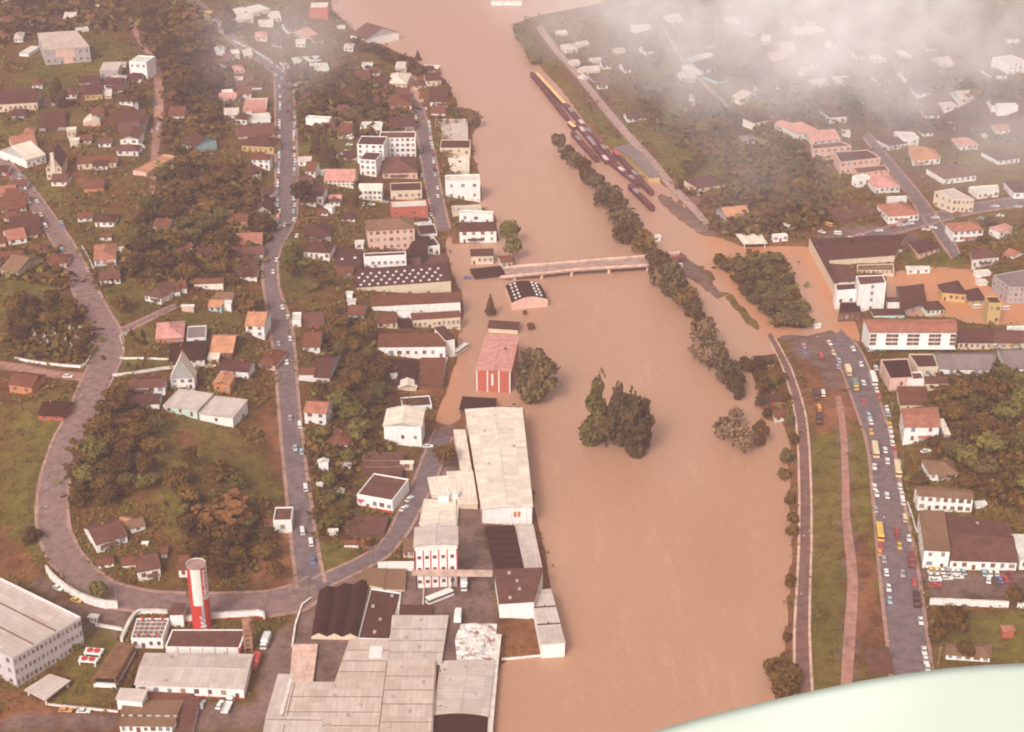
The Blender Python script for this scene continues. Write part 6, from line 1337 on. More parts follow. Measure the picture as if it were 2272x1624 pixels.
# ---------------------------------------------------------------- wagons in the flooded rail yard
LIGHT = flat('wagon_load', (.95, .55, .25), .8); WAGM = mat('wagon_maroon', (.14, .045, .045), .8); WAGG = mat('wagon_roof_grey', (.3, .22, .23), .7)
def wagon_parts(load):
    b = MB(); b.box(-6, 6, -1.4, 1.4, -.2, 2.2 if load else 2.6)
    for x in range(-5, 6, 2): b.box(x - .08, x + .08, -1.48, 1.48, -.1, 2.1)
    r_ = MB()
    if load: loft([rect(-5.8, 5.8, 1.3, 2.15), rect(-5.6, 5.6, 1.2, 2.7), rect(-5.2, 5.2, .6, 3.0)], r_)
    else: loft([rect(-6.1, 6.1, 1.5, 2.6), rect(-6.1, 6.1, 1.1, 2.95), rect(-6.0, 6.0, .4, 3.1)], r_)
    u = MB(); u.box(-6.3, 6.3, -.9, .9, -.6, -.2)
    return b, r_, u
WG = {k: wagon_parts(k) for k in (0, 1)}
WMESH = {(k, c): (WG[k][0].mesh('wagon_body', [WAGM]), WG[k][1].mesh('roof' if not k else 'load', [m_]), WG[k][2].mesh('underframe', [DARKM])) for k, c, m_ in ((1, 'l', LIGHT), (0, 'm', WAGM), (0, 'g', WAGG), (0, 'w', flat('wagon_roof_pale', (.7, .5, .48), .7)), (0, 'r', flat('wagon_roof_red', (.6, .1, .12), .6)))}
TR = [('string of bright loaded wagons', 1, 'llllll', (335, 205), (612, 505)), ('outermost dark wagon string by the river', 0, 'mmmmmmmmmm', (285, 200), (640, 650)), ('single loaded wagon', 1, 'l', (655, 690), (712, 742)),
      ('long dark string behind the bright wagons', 0, 'mgmmwmgmmmgmm', (628, 520), (1100, 1060)), ('middle wagon string', 0, 'mwmggmmw', (735, 700), (1040, 1080)), ('short lower left wagon string', 0, 'mgmmmm', (690, 790), (935, 1060)),
      ('string beside the grey rail shed', 0, 'rmmmgmmm', (1110, 980), (1480, 1390)), ('second string beside the grey rail shed', 0, 'mmwmgm', (1060, 1070), (1360, 1310)), ('lowest wagon string', 0, 'mgmmm', (1260, 1320), (1490, 1545))]
tn = 0
for lb, load, seq, p, q in TR:
    a, b_ = onz(*T('i', *p), 1.5), onz(*T('i', *q), 1.5); L = np.hypot(*(b_ - a)); n = len(seq); st = L / n; ang = math.atan2(*(b_ - a)[::-1])
    for k, c in enumerate(seq):
        c_ = a + (b_ - a) * (k + .5) / n
        l2 = ('%s, %s wagon from the top' % (lb, ORD[k])) if n > 1 else 'single bright loaded wagon left of the dark strings'
        r_ = link('freight_wagon', None, loc=(c_[0], c_[1], .55), rz=ang, scale=(st / 13.2, 1.05, 1), label=l2, cat='rail wagon', group='freight wagons in the flooded yard')
        for nm_, me in zip(('wagon_body', 'load' if load else 'roof', 'underframe'), WMESH[load, c]): link(nm_, me, r_)

# ---------------------------------------------------------------- bridge
def onp(px, py, z): p = onz(px, py, z); return Vector((p[0], p[1], z))
nearE = [(1108, 617, 1.0), (1140, 613, 2.6), (1200, 607.5, 3.4), (1267, 600, 3.8), (1350, 594.5, 3.8), (1436, 589.5, 3.6), (1500, 583, 2.4)]
farE = [(1122, 595, 1.0), (1150, 591, 2.6), (1215, 586, 3.4), (1280, 580.5, 3.8), (1360, 574, 3.8), (1445, 567.5, 3.6), (1508, 560, 2.4)]
root = link('road_bridge', None, loc=(*onz(1280, 595, 0), 0), label='long pale concrete road bridge over the flooded river', cat='bridge')
rl = Vector(root.location); mb = MB(); pr = [MB(), MB()]; pa = MB(); N_ = [onp(*p) - rl for p in nearE]; F_ = [onp(*p) - rl for p in farE]
for k in range(len(N_) - 1):
    mb.slab([N_[k], N_[k + 1], F_[k + 1], F_[k]], .9); u = Vector((0, 0, .95))
    for s, (E, O) in enumerate(((N_, F_), (F_, N_))):
        d0, d1 = (O[k] - E[k]).normalized() * .35, (O[k + 1] - E[k + 1]).normalized() * .35
        f_ = [E[k] + u, E[k + 1] + u, E[k + 1] + d1 + u, E[k] + d0 + u]; pr[s].slab(f_ if s == 0 else f_[::-1], .93)
        w0, w1 = d0 * 5, d1 * 5; up = Vector((0, 0, .16)); f_ = [E[k] + d0 + up, E[k + 1] + d1 + up, E[k + 1] + w1 + up, E[k] + w0 + up]; pa.slab(f_ if s == 0 else f_[::-1], .15)
mb.build('deck', [mat('bridge_deck', (.42, .26, .21), .9)], root); CON = mat('bridge_concrete', (.72, .5, .4), .85)
for p in pr: p.build('parapet', [CON], root)
pa.build('footway', [mat('bridge_footway', (.58, .38, .31), .9)], root)
for k in (1, 2, 3, 4, 5):
    m_ = (N_[k] + F_[k]) / 2; d = (F_[k] - N_[k]) * .44; e = Vector((-d.y, d.x, 0)).normalized() * .7; pb = MB(); pb.prism([tuple((m_ - d - e)[:2]), tuple((m_ - d + e)[:2]), tuple((m_ + d + e)[:2]), tuple((m_ + d - e)[:2])][::-1], -3, m_.z - .9); pb.build('pier', [CON], root)

# ---------------------------------------------------------------- walls and fences
def wall_line(name, label, pts, hpx, th=.35, col='w', stripe=None, cat='wall'):
    """pts: picture points of the foot of the wall; hpx its height in picture units"""
    gs = [G(*p) for p in pts]; hs_ = [hpx / pscale(p[0], p[1], g.z)[1] for p, g in zip(pts, gs)]; r_ = link(name, None, loc=gs[0], label=label, cat=cat); o = gs[0]; mb, sb, cb = MB(), MB(), MB()
    for k in range(len(gs) - 1):
        a, b_ = gs[k] - o, gs[k + 1] - o; n = Vector((-(b_ - a).y, (b_ - a).x, 0)).normalized() * th / 2; h0, h1 = hs_[k], hs_[k + 1]
        def blk(m_, e, z0a, z1a, z0b, z1b):
            n2 = n * e; top = [a - n2 + Vector((0, 0, z1a)), b_ - n2 + Vector((0, 0, z1b)), b_ + n2 + Vector((0, 0, z1b)), a + n2 + Vector((0, 0, z1a))]; lo = [a - n2 + Vector((0, 0, z0a)), b_ - n2 + Vector((0, 0, z0b)), b_ + n2 + Vector((0, 0, z0b)), a + n2 + Vector((0, 0, z0a))]
            m_.face(top); m_.face(lo[::-1])
            for i in range(4): j = (i + 1) % 4; m_.face([lo[i], lo[j], top[j], top[i]])
        blk(mb, 1, -1.5, h0, -1.5, h1); blk(cb, 1.5, h0, h0 + .12, h1, h1 + .12)
        if stripe: blk(sb, 1.25, -.6, h0 * .2, -.6, h1 * .2)
    mb.build('wall_body', [wallmat(col)], r_); cb.build('coping', [mat('coping', (.7, .6, .52), .8)], r_)
    if stripe: sb.build('base_stripe', [RED], r_)
    return r_
wall_line('retaining_wall', 'high curved white wall beside the hill road bend', [(104, 1272), (112, 1283), (130, 1300), (150, 1316), (178, 1332), (210, 1344), (235, 1350), (262, 1351)], 19, .5)
wall_line('boundary_wall', 'long white wall with red foot behind the striped tower', [(408, 1381), (440, 1378), (480, 1374), (530, 1371), (572, 1368), (584, 1371), (587, 1378)], 16, .5, 'w', 1)
wall_line('boundary_wall', 'white wall curving around the boiler house', [(270, 1424), (278, 1404), (289, 1382), (300, 1367), (312, 1360), (340, 1361), (372, 1362)], 9, .8)
wall_line('boundary_wall', 'low white wall with red foot below the lawn', [(107, 1565), (150, 1570), (200, 1575), (262, 1581)], 5, .3, 'w', 1)
wall_line('boundary_wall', 'low white wall from the gatehouse to the boiler house', [(212, 1389), (245, 1394), (272, 1399)], 6, .5)
wall_line('cemetery_wall', 'white cemetery wall along the lane', [(33, 797), (60, 803), (100, 809), (140, 813), (178, 816), (192, 809), (203, 790), (212, 772)], 5, .3)
wall_line('garden_wall', 'upper white garden wall beside the hill road junction', [(282, 742), (266, 748), (270, 762), (275, 778)], 4, .25)
wall_line('garden_wall', 'middle white garden wall between two lawns', [(266, 797), (320, 797), (374, 799)], 4, .25)
wall_line('garden_wall', 'lower pale garden wall beside the drive', [(250, 836), (300, 830), (360, 820), (455, 812)], 6, .25)
wall_line('garden_wall', 'white edge fence beside the big red hipped roof', [(182, 548), (195, 570), (209, 600)], 4, .2)
wall_line('boundary_wall', 'long white wall below the garage yard', [(2061, 1341), (2100, 1342), (2160, 1345), (2236, 1348)], 15, .4)
wall_line('boundary_wall', 'right end of the white wall behind the tree at the edge', [(2255, 1348), (2290, 1349)], 13, .4)
wall_line('boundary_wall', 'tall red wall along the river side of the lower works', [(1082, 1680), (1092, 1560), (1100, 1475), (1106, 1420)], 14, 1.4, RED if False else 'r')
wall_line('boundary_wall', 'thin pale fence between the works yard and the flood', [(1112, 1464), (1150, 1461), (1198, 1456)], 4, .25)
wall_line('boundary_wall', 'white wall between the dark flat roof and the small lawn', [(883, 1368), (887, 1335), (889, 1315)], 5, .4)
wall_line('boundary_wall', 'thin white wall right of the small lawn', [(938, 1345), (941, 1300), (943, 1270)], 4, .3)
wall_line('boundary_wall', 'white wall down the right side of the lower narrow roof', [(625, 1592), (640, 1535), (648, 1500)], 8, .8)
wall_line('boundary_wall', 'white wall along the arched hall workshop yard', [(985, 838), (988, 810), (992, 798)], 7, .5)
wall_line('boundary_wall', 'curved rusty wall beside the near black gabled roof', [(648, 1440), (655, 1390), (670, 1345), (690, 1330)], 5, .5, 'b')
wall_line('boundary_wall', 'pale wall beside the main road above the grey warehouse', [(2033, 1185), (2020, 1140), (2012, 1118)], 5, .3)
for nm_, c_ in (('boundary_wall', 0),):
    pass

# ---------------------------------------------------------------- striped tower with its name
def lettering(txt, size, m_, name):
    cu = bpy.data.curves.new(name, 'FONT'); cu.body = txt; cu.size = size; cu.extrude = .06; cu.align_x = 'CENTER'; cu.align_y = 'CENTER'; cu.offset = .035 * size
    o = bpy.data.objects.new(name, cu); C.objects.link(o); dg = bpy.context.evaluated_depsgraph_get(); me = bpy.data.meshes.new_from_object(o.evaluated_get(dg)); bpy.data.objects.remove(o)
    me.materials.clear(); me.materials.append(m_); return me
tz = G(449, 1393); tb = Vector((*onz(449, 1391, tz.z), tz.z)); th_ = solve_h(tb.x, tb.y, tb.z, 1253); tr_ = 21 / pscale(440, 1320, tb.z + th_ / 2)[0]
root = link('striped_tower', None, loc=tb, label='tall round red and white tower with white name letters', cat='tower', rz=math.atan2(-tb.x, tb.y)); mb = MB()
def cyl_shell(mb, r, a0, a1, z0, z1, n=10, m_=0, th=.06):
    """curved panel; angle 0 faces the camera, positive to its right"""
    P = lambda a, rr: (rr * math.sin(R(a)), -rr * math.cos(R(a)))
    for i in range(n):
        b0, b1 = a0 + (a1 - a0) * i / n, a0 + (a1 - a0) * (i + 1) / n; mb.prism([P(b0, r), P(b1, r), P(b1, r - th), P(b0, r - th)], z0, z1, m_, True)
mb.prism([(tr_ * math.cos(i * 6.2832 / 48), tr_ * math.sin(i * 6.2832 / 48)) for i in range(48)], -2, th_); mb.build('tower_body', [RED], root)
tp = MB(); cyl_shell(tp, tr_ + .08, -40, 20, th_ * .43, th_ - .05, 12, 0, .12); tp.build('white_panel', [WHITE], root)
tp = MB(); cyl_shell(tp, tr_ + .08, 64, 110, th_ * .49, th_ - .05, 10, 0, .12); tp.build('white_panel', [WHITE], root)
tp = MB(); cyl_shell(tp, tr_ + .07, 5, 22, 0, th_ * .43 - .05, 5, 0, .1); tp.build('grey_band', [flat('grey_paint', (.42, .38, .4), .6)], root)
tp = MB(); cyl_shell(tp, tr_ + .12, -10, 26, th_ * .085, th_ * .11, 8, 0, .1)
for (a0, z_, a1) in ((-10, .24, 0), (-4, .205, 4), (-8, .15, 4), (0, .13, 12), (12, .18, 20)): cyl_shell(tp, tr_ + .14, a0, a1, th_ * z_, th_ * (z_ + .022), 4, 0, .1)
tp.build('emblem', [WHITE], root)
tp = MB(); tp.prism([((tr_ + .12) * math.cos(i * 6.2832 / 48), (tr_ + .12) * math.sin(i * 6.2832 / 48)) for i in range(48)], th_, th_ + .25, 0, True)
tp.build('roof', [mat('tower_roof', (.36, .22, .18), .85)], root)
tp = MB(); cyl_shell(tp, tr_ + .14, 100, 260, th_ + .25, th_ + .75, 24, 0, .2); tp.build('rim', [mat('coping', (.7, .6, .52), .8)], root)
txt = 'PERDIGÃO'; step = th_ * .47 / len(txt)
for i, ch in enumerate(txt):
    me = lettering(ch, step * 1.12, WHITE, 'letter'); a = 42; z = th_ * .965 - step * (i + .5)
    o = link('letter', me, root, ((tr_ + .03) * math.sin(R(a)), -(tr_ + .03) * math.cos(R(a)), z)); o.rotation_euler = (R(90), 0, R(a)); o.scale = (1.3, 1, 1)

# ---------------------------------------------------------------- fittings of single buildings
def find(lb): return NAMED[lb]
def onface(root, a, b_, items, name, m_):
    """items: (u0,u1,z0,z1) fractions along the wall and metres; one mesh each"""
    d = (b_ - a).normalized(); n = Vector((d.y, -d.x, 0)); L = (b_ - a).length
    for u0, u1, z0, z1 in items:
        mb = MB(); p0, p1 = a + d * L * u0, a + d * L * u1; e = n * .1; mb.prism([tuple((p0 + e)[:2]), tuple((p1 + e)[:2]), tuple((p1 - n * .02)[:2]), tuple((p0 - n * .02)[:2])], z0, z1, 0, True); mb.build(name, [m_], root)
def face_of(lb):
    r_, q, z0, h = find(lb); o = Vector((r_.location.x, r_.location.y, 0)); fl, fr, br, bl = [Vector((p.x, p.y, 0)) - o for p in q]; return r_, fl, fr, br, bl, h
r_, fl, fr, br, bl, h = face_of('tall red brick store with pink roof and white pilasters in the flood')
onface(r_, fl, fr, [(u, u + .035, -.5, h + .2) for u in (0.0, .31, .645, .965)], 'pilaster', WHITE); onface(r_, fl, fr, [(.44, .5, h * .3, h * .85)], 'emblem', WHITE)
onface(r_, fr, br, [(0, 1, h - .6, h)], 'cornice', WHITE)
r_, fl, fr, br, bl, h = face_of('tall white factory front with red stripes and small windows')
onface(r_, fl, fr, [(u, u + .028, -.5, h - 1.8) for u in (0, .186, .36, .545, .745, .972)], 'red_stripe', RED); onface(r_, fl, fr, [(0, 1, h - 1.8, h + .3)], 'cornice', WHITE)
W5 = [.105, .285, .465, .665, .875]
for u in W5:
    for z in (h * .12, h * .42, h * .7):
        p = fl.lerp(fr, u) + Vector((0, -.06, z)); link('window', WIN, r_, p, rz=math.atan2((fr - fl).y, (fr - fl).x), scale=(1.3, 1, 1.3))
r_, fl, fr, br, bl, h = face_of('flat brown roofed building with red framed white panels below the tower')
onface(r_, fl, fr, [(u, u + .008, 0, h) for u in (0, .165, .33, .495, .66, .825)] + [(.975, 1, 0, h)], 'red_frame', RED)
onface(r_, fr, br, [(u, u + .1, 0, h) for u in (.02, .24, .46, .68, .88)], 'red_stripe', RED)
r_, fl, fr, br, bl, h = face_of('long pale roofed building with white front and red base'); onface(r_, fl, fr, [(0, 1, -.5, h * .1)], 'base_stripe', RED); onface(r_, fr, br, [(0, 1, -.5, h * .1)], 'base_stripe', RED)
r_, fl, fr, br, bl, h = face_of('white office with red base stripe and broad brown roof'); onface(r_, fl, fr, [(0, 1, -.5, h * .16), (.02, .2, h * .5, h * .68)], 'base_stripe', RED)
r_, fl, fr, br, bl, h = face_of('very long cream roofed factory hall along the river'); onface(r_, bl, fl, [(i / 12 + .01, i / 12 + .055, h * .3, h * .95) for i in range(12)], 'red_stripe', RED); onface(r_, fr, br, [(0, 1, h * .7, h)], 'red_stripe', RED)
onface(r_, fl, fr, [(.63, .69, h * .45, h * .75), (.71, .77, h * .45, h * .75)], 'vent', mat('wall_o', WALLC['o'], .8, 'wall'))
r_, fl, fr, br, bl, h = face_of('long white arcade with pink tiled roof and paired windows'); rz_ = math.atan2((fr - fl).y, (fr - fl).x)
for u in (.045, .265, .51, .76, .975):
    for du in ((-.032, .032) if .1 < u < .9 else (0,)):
        for z in (h * .3, h * .52, h * .74): link('window', WIN, r_, fl.lerp(fr, u + du) + Vector((0, -.05, z)), rz=rz_, scale=(3.0, 1, h * .15))
mb = MB(); n_ = Vector(((fr - fl).y, -(fr - fl).x, 0)).normalized(); mb.slab([fl + n_ * 3 + Vector((0, 0, h * .22)), fr + n_ * 3 + Vector((0, 0, h * .22)), fr + Vector((0, 0, h * .27)), fl + Vector((0, 0, h * .27))], .3); mb.build('awning', [WHITE], r_)
for i in range(14): p = fl.lerp(fr, (i + .5) / 14) + n_ * .02; link('shop_opening', DOOR, r_, (p.x, p.y, .1), rz=rz_, scale=(3.2, 1, h * .16))
r_, fl, fr, br, bl, h = face_of('pale three part loading building on stilts at the river edge')
def grid_on_roof(lb, pts, sz, m_, name='skylight', curve=0):
    r_, fl, fr, br, bl, h = face_of(lb)
    for u, v in pts:
        p = fl.lerp(fr, u).lerp(bl.lerp(br, u), v); z = h + .35 + .38 * v if not curve else h + curve * (fr - fl).length * math.sin(math.pi * u) + .4
        mb = MB(); mb.box(-sz / 2, sz / 2, -sz * .7, sz * .7, -.25, .12); mb.build(name, [m_], [c for c in r_.children if c.name.startswith('roof')][0], loc=(p.x, p.y, z))
SKY = flat('skylight_glass', (.8, .76, .72), .4)
grid_on_roof('long factory with dark roof full of white skylights', [((i + .5 + (.5 if r2 % 2 else 0)) / 11, .1 + r2 * .2) for r2 in range(4) for i in range(10)], 1.25, SKY)
grid_on_roof('flooded warehouse with arched dark roof and rows of skylights', [(u, v) for v in (.12, .32, .52, .72, .9) for u in (.13, .24, .72,   .84)], 1.15, SKY, 'skylight', .13)
grid_on_roof('dark roof with two pale stripes at the left end of the skylight factory', [(.3, .5), (.78, .55)], 1.4, SKY, 'roof_light')
grid_on_roof('cream roof with a white roof box right of the dark courtyard', [(.72, .7)], 4.5, WHITE, 'roof_box')
grid_on_roof('pale three part loading building on stilts at the river edge', [(.5, .36), (.5, .68)], .5, DARKM, 'joint')
grid_on_roof('tall red brick store with pink roof and white pilasters in the flood', [(.7, .6)], 1.4, DARKM, 'roof_hatch')
def seams(lb, vs, m_=None, w_=.35, us=()):
    r_, fl, fr, br, bl, h = face_of(lb); rf = [c for c in r_.children if c.name.startswith('roof')][0]; up = lambda p, z: Vector((p.x, p.y, z))
    for v in vs:
        a, b_ = fl.lerp(bl, v), fr.lerp(br, v); n = (bl - fl).normalized() * w_ / 2; z = h + .2 + .38 * v; mb = MB(); mb.slab([up(a - n, z), up(b_ - n, z), up(b_ + n, z), up(a + n, z)], .12); mb.build('roof_joint', [m_ or mat('joint_brown', (.3, .18, .14), .9)], rf)
    for u in us:
        a, b_ = fl.lerp(fr, u), bl.lerp(br, u); n = (fr - fl).normalized() * w_ / 2; mb = MB(); mb.slab([up(a - n, h + .2), up(a + n, h + .2), up(b_ + n, h + .6), up(b_ - n, h + .6)], .12); mb.build('roof_joint', [m_ or mat('joint_brown', (.3, .18, .14), .9)], rf)
seams('pale three part loading building on stilts at the river edge', (.34, .67), DARKM, .8)
seams('large pale grey roof in the middle of the works', (.2, .45, .7), w_=.25); seams('cream roof with a white roof box right of the dark courtyard', (.25, .5, .75))
seams('widest tan roof at the bottom edge of the picture', (.35, .55, .78), us=(.02,)); seams('long tan roof between the widest roof and the pale one', (.3, .5, .66, .82), us=(.01, .99))
seams('wide cream roof below two white rooftop boxes', (), us=(.5,), w_=.9); seams('brown roof block above the white office', (.3, .6)); seams('pale flat block in front of the narrow pale roof', (.9,))
seams('very long cream roofed factory hall along the river', (.03, .97), WHITE, .8)
for lb_, n_ in (('large pale grey roof in the middle of the works', 5), ('widest tan roof at the bottom edge of the picture', 7), ('long tan roof between the widest roof and the pale one', 6), ('pale grey roof beside the long red riverside wall', 4), ('very long cream roofed factory hall along the river', 6), ('long pale roofed building with white front and red base', 4), ('big grey white three storey factory', 0), ('wide brown roofed repair garage behind the parked cars', 4), ('dark flat roof with pale edges right of the three gables', 4), ('brown roofed end of the riverside factory with plain white front wall', 4)):
    if n_: grid_on_roof(lb_, [(rnd.choice((.25, .5, .72)) + rnd.uniform(-.06, .06), (k + .5) / n_) for k in range(n_)], rnd.uniform(.8, 1.2), mat('vent_steel', (.45, .36, .32), .6), 'roof_vent')
# conveyor bridge across the works yard
def beam(name, label, pts, z, wd_, ht_, m_, legs=(), cat='gantry'):
    P = [onp(x, y, z) for x, y in pts]; r_ = link(name, None, loc=(P[0].x, P[0].y, 0), label=label, cat=cat); o = Vector((P[0].x, P[0].y, 0)); mb = MB()
    for a, b_ in zip(P, P[1:]):
        a, b_ = a - o, b_ - o; n = Vector((-(b_ - a).y, (b_ - a).x, 0)).normalized() * wd_ / 2; mb.slab([a - n, b_ - n, b_ + n, a + n], ht_)
    mb.build('beam', [m_], r_)
    for k in legs:
        p = P[0].lerp(P[-1], k) - o; l_ = MB(); l_.box(p.x - .3, p.x + .3, p.y - .3, p.y + .3, -1, z - ht_ + .02); l_.build('leg', [DARKM], r_)
beam('conveyor_gantry', 'long thin walkway crossing the yard in front of the red striped factory', [(914, 1265), (1000, 1267), (1092, 1268)], 11.5, 2.2, 1.6, mat('gantry_paint', (.55, .38, .3), .8), (.05, .5, .97))
beam('covered_walkway', 'white covered walkway left of the red striped factory', [(838, 1252), (860, 1250), (918, 1250)], 6, 3.2, 2.6, WHITE, (.1, .55, .9))
# gas station canopy, factory canopy, chillers, lattice hall
def canopy(name, label, c, t, px_h, m_, posts=True, cat='canopy'):
    q, z0, h = quad8(t, c, px_h); ce = sum(q, Vector()) / 4; r_ = link(name, None, loc=(ce.x, ce.y, z0), label=label, cat=cat); q = [Vector((p.x - ce.x, p.y - ce.y, 0)) for p in q]; mb = MB(); mb.slab([p + Vector((0, 0, h)) for p in q], .5); mb.build('roof', [m_], r_)
    for p in q: l_ = MB(); p = p * .85; l_.box(p.x - .2, p.x + .2, p.y - .2, p.y + .2, -1, h - .48); l_.build('post', [mat('wall_w', WALLC['w'], .8, 'wall')], r_)
    return r_, q, h
canopy('gas_station_canopy', 'cream gas station canopy standing in the flood', (1712, 1072, 1952, 1066, 1892, 976, 1632, 972), 'b3', 55, mat('roof_C', ROOFC['C'], .85, 'sheet'))
canopy('factory_canopy', 'pale tilted canopy on posts in front of the grey factory', (215, 1245, 400, 1340, 625, 1165, 440, 1105), 'e0', 60, mat('roof_M', ROOFC['M'], .85, 'sheet'))
for c, lb in (((740, 922, 890, 936, 925, 882, 765, 870), 'upper cooling unit with two red fans on the lawn'), ((690, 992, 850, 1006, 880, 962, 710, 946), 'lower cooling unit with two red fans on the lawn')):
    r_, q, h = canopy('cooling_unit', lb, c, 'e0', 40, mat('wall_w', WALLC['w'], .8, 'wall'), cat='machine')
    for u in (.3, .7):
        p = q[0].lerp(q[1], u).lerp(q[3].lerp(q[2], u), .5); mb = MB(); mb.prism([(p.x + 1.1 * math.cos(i * .524), p.y + 1.1 * math.sin(i * .524)) for i in range(12)], h, h + .4); mb.build('fan', [RED], r_)
q, z0, h = quad8('e0', (830, 1140, 1020, 1150, 1190, 850, 1040, 830), 85); ce = sum(q, Vector()) / 4; r_ = link('lattice_cooling_hall', None, loc=(ce.x, ce.y, z0), label='long brown lattice cooling structure across the lawn', cat='machine'); q = [Vector((p.x - ce.x, p.y - ce.y, 0)) for p in q]
LAT = mat('lattice_wood', (.3, .14, .07), .85); mb = MB()
for i in range(23):
    a, b_ = q[0].lerp(q[3], i / 22), q[1].lerp(q[2], i / 22); n = (q[3] - q[0]).normalized() * .14
    for p in (a, b_): mb.box(p.x - .14, p.x + .14, p.y - .14, p.y + .14, 1.5, h)
    mb.slab([a - n + Vector((0, 0, h + .3)), b_ - n + Vector((0, 0, h + .3)), b_ + n + Vector((0, 0, h + .3)), a + n + Vector((0, 0, h + .3))], .3)
for s, e in ((0, 3), (1, 2)):
    for z in (1.8, h * .45, h * .7, h - .1): n = (q[1] - q[0]).normalized() * .16; a, b_ = q[s], q[e]; mb.slab([a - n + Vector((0, 0, z)), a + n + Vector((0, 0, z)), b_ + n + Vector((0, 0, z)), b_ - n + Vector((0, 0, z))], .25)
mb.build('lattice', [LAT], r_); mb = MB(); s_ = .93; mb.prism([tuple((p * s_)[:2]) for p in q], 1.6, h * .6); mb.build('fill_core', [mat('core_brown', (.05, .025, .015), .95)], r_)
mb = MB(); mb.prism([tuple((p * 1.04)[:2]) for p in q], .3, 1.5, 0, True); mb.build('basin', [mat('wall_w', WALLC['w'], .8, 'wall')], r_)
for p in q: mb = MB(); mb.box(p.x - .2, p.x + .2, p.y - .2, p.y + .2, -1, .32); mb.build('leg', [mat('wall_w', WALLC['w'], .8, 'wall')], r_)
# red pipes on the boiler house
r_, fl, fr, br, bl, h = face_of('white boiler house with gridded grey roof and red pipes')
for u in (.2, .5, .8):
    p = fl.lerp(fr, u).lerp(bl.lerp(br, u), .9); mb = MB(); mb.prism([(.35 * math.cos(i * .785), .35 * math.sin(i * .785)) for i in range(8)], -.2, 1.6); mb.build('red_pipe', [RED], r_, loc=(p.x, p.y, h))
    p = fl.lerp(fr, u).lerp(bl.lerp(br, u), .12); mb = MB(); mb.prism([(.3 * math.cos(i * .785), .3 * math.sin(i * .785)) for i in range(8)], -.2, 1.2); mb.build('red_pipe', [RED], r_, loc=(p.x, p.y, h))
mb = MB(); 
for i in range(1, 6):
    a, b_ = fl.lerp(fr, i / 6), bl.lerp(br, i / 6); n = Vector((.15, 0, 0)); mb.slab([a - n + Vector((0, 0, h + .05)), a + n + Vector((0, 0, h + .05)), b_ + n + Vector((0, 0, h + .05)), b_ - n + Vector((0, 0, h + .05))], .3)
for i in range(1, 5):
    a, b_ = fl.lerp(bl, i / 5), fr.lerp(br, i / 5); n = Vector((0, .15, 0)); mb.slab([a - n + Vector((0, 0, h + .09)), b_ - n + Vector((0, 0, h + .09)), b_ + n + Vector((0, 0, h + .09)), a + n + Vector((0, 0, h + .09))], .3)
mb.build('roof_grid', [mat('roof_grid_steel', (.6, .48, .42), .7)], r_)
# small brick water tower, gatehouse
g = G(553, 1442); r_ = link('water_tower', None, loc=g, label='slim brown lattice water tower right of the brown flat roof', cat='tower'); mb = MB()
for sx in (-1, 1):
    for sy in (-1, 1): mb.box(sx * 1.2 - .2, sx * 1.2 + .2, sy * 1.2 - .2, sy * 1.2 + .2, -1, 10)
for z in (2, 4, 6, 8, 10): mb.box(-1.5, 1.5, -1.5, 1.5, z - .2, z)
mb.build('frame', [mat('frame_clay', (.4, .2, .12), .85)], r_); mb = MB(); mb.prism([(1.7 * math.cos(i * .524), 1.7 * math.sin(i * .524)) for i in range(12)], 10, 13); mb.build('tank', [mat('tank_clay', (.42, .2, .12), .85)], r_)
q, z0, h = quad8('e0', (770, 603, 868, 612, 885, 578, 802, 568), 58); ce = sum(q, Vector()) / 4; r_ = link('gatehouse', None, loc=(ce.x, ce.y, z0), label='small white gatehouse with wide flat roof at the works entrance', cat='gatehouse'); q = [Vector((p.x - ce.x, p.y - ce.y, 0)) for p in q]
mb = MB(); mb.slab([p + Vector((0, 0, h)) for p in q], .35); mb.build('roof', [mat('roof_W', ROOFC['W'], .85, 'sheet')], r_); mb = MB(); mb.prism([tuple((p * .62)[:2]) for p in q], -1, h - .34); mb.build('wall', [wallmat('w')], r_); facade(r_, q[0] * .62, q[1] * .62, 0, h - .3, (1, 2))
# the big grey factory at the lower left
q = [onz(*T('e0', *p), 15.5) for p in ((110, 970), (715, 612))]; fl, fr = [Vector((p[0], p[1], 0)) for p in q]; br_, bl_ = Vector((*onz(*T('e0', -2, 262), 15.5), 0)), None
n = (br_ - fr); bl_ = fl + n * 1.0
# front wall runs fl->fr (faces right and down), the long eave runs away to the upper left
r_ = building('factory_building', 'big grey white three storey factory with ribbed roof at the lower left corner', [fl, fr, br_, bl_], 3.0, 12.5, 'f', mat('roof_M', ROOFC['M'], .85, 'sheet'), mat('wall_pale_grey', (.62, .56, .56), .8, 'wall'), (3, 16), 'factory', deep=6)
o_ = Vector((r_.location.x, r_.location.y, 0)); a, b_, c_, d_ = fl - o_, fr - o_, br_ - o_, bl_ - o_
for k in (.33, .66):
    p, q2 = a.lerp(b_, k), d_.lerp(c_, k); e = (b_ - a).normalized() * .25; mb = MB(); mb.slab([p - e + Vector((0, 0, 12.35)), p + e + Vector((0, 0, 12.35)), q2 + e + Vector((0, 0, 12.35)), q2 - e + Vector((0, 0, 12.35))], .25); mb.build('roof_gutter', [mat('gutter_brown', (.25, .13, .1), .8)], r_)
onface(r_, a, b_, [(0, 1, 12.2, 13.0)], 'cornice', WHITE); onface(r_, b_, c_, [(0, 1, 12.2, 13.0)], 'cornice', WHITE)
facade(r_, d_, a, 0, 12.5, (3, 8))
BOX.append([tuple(x[:2]) for x in (fl, fr, br_, bl_)])
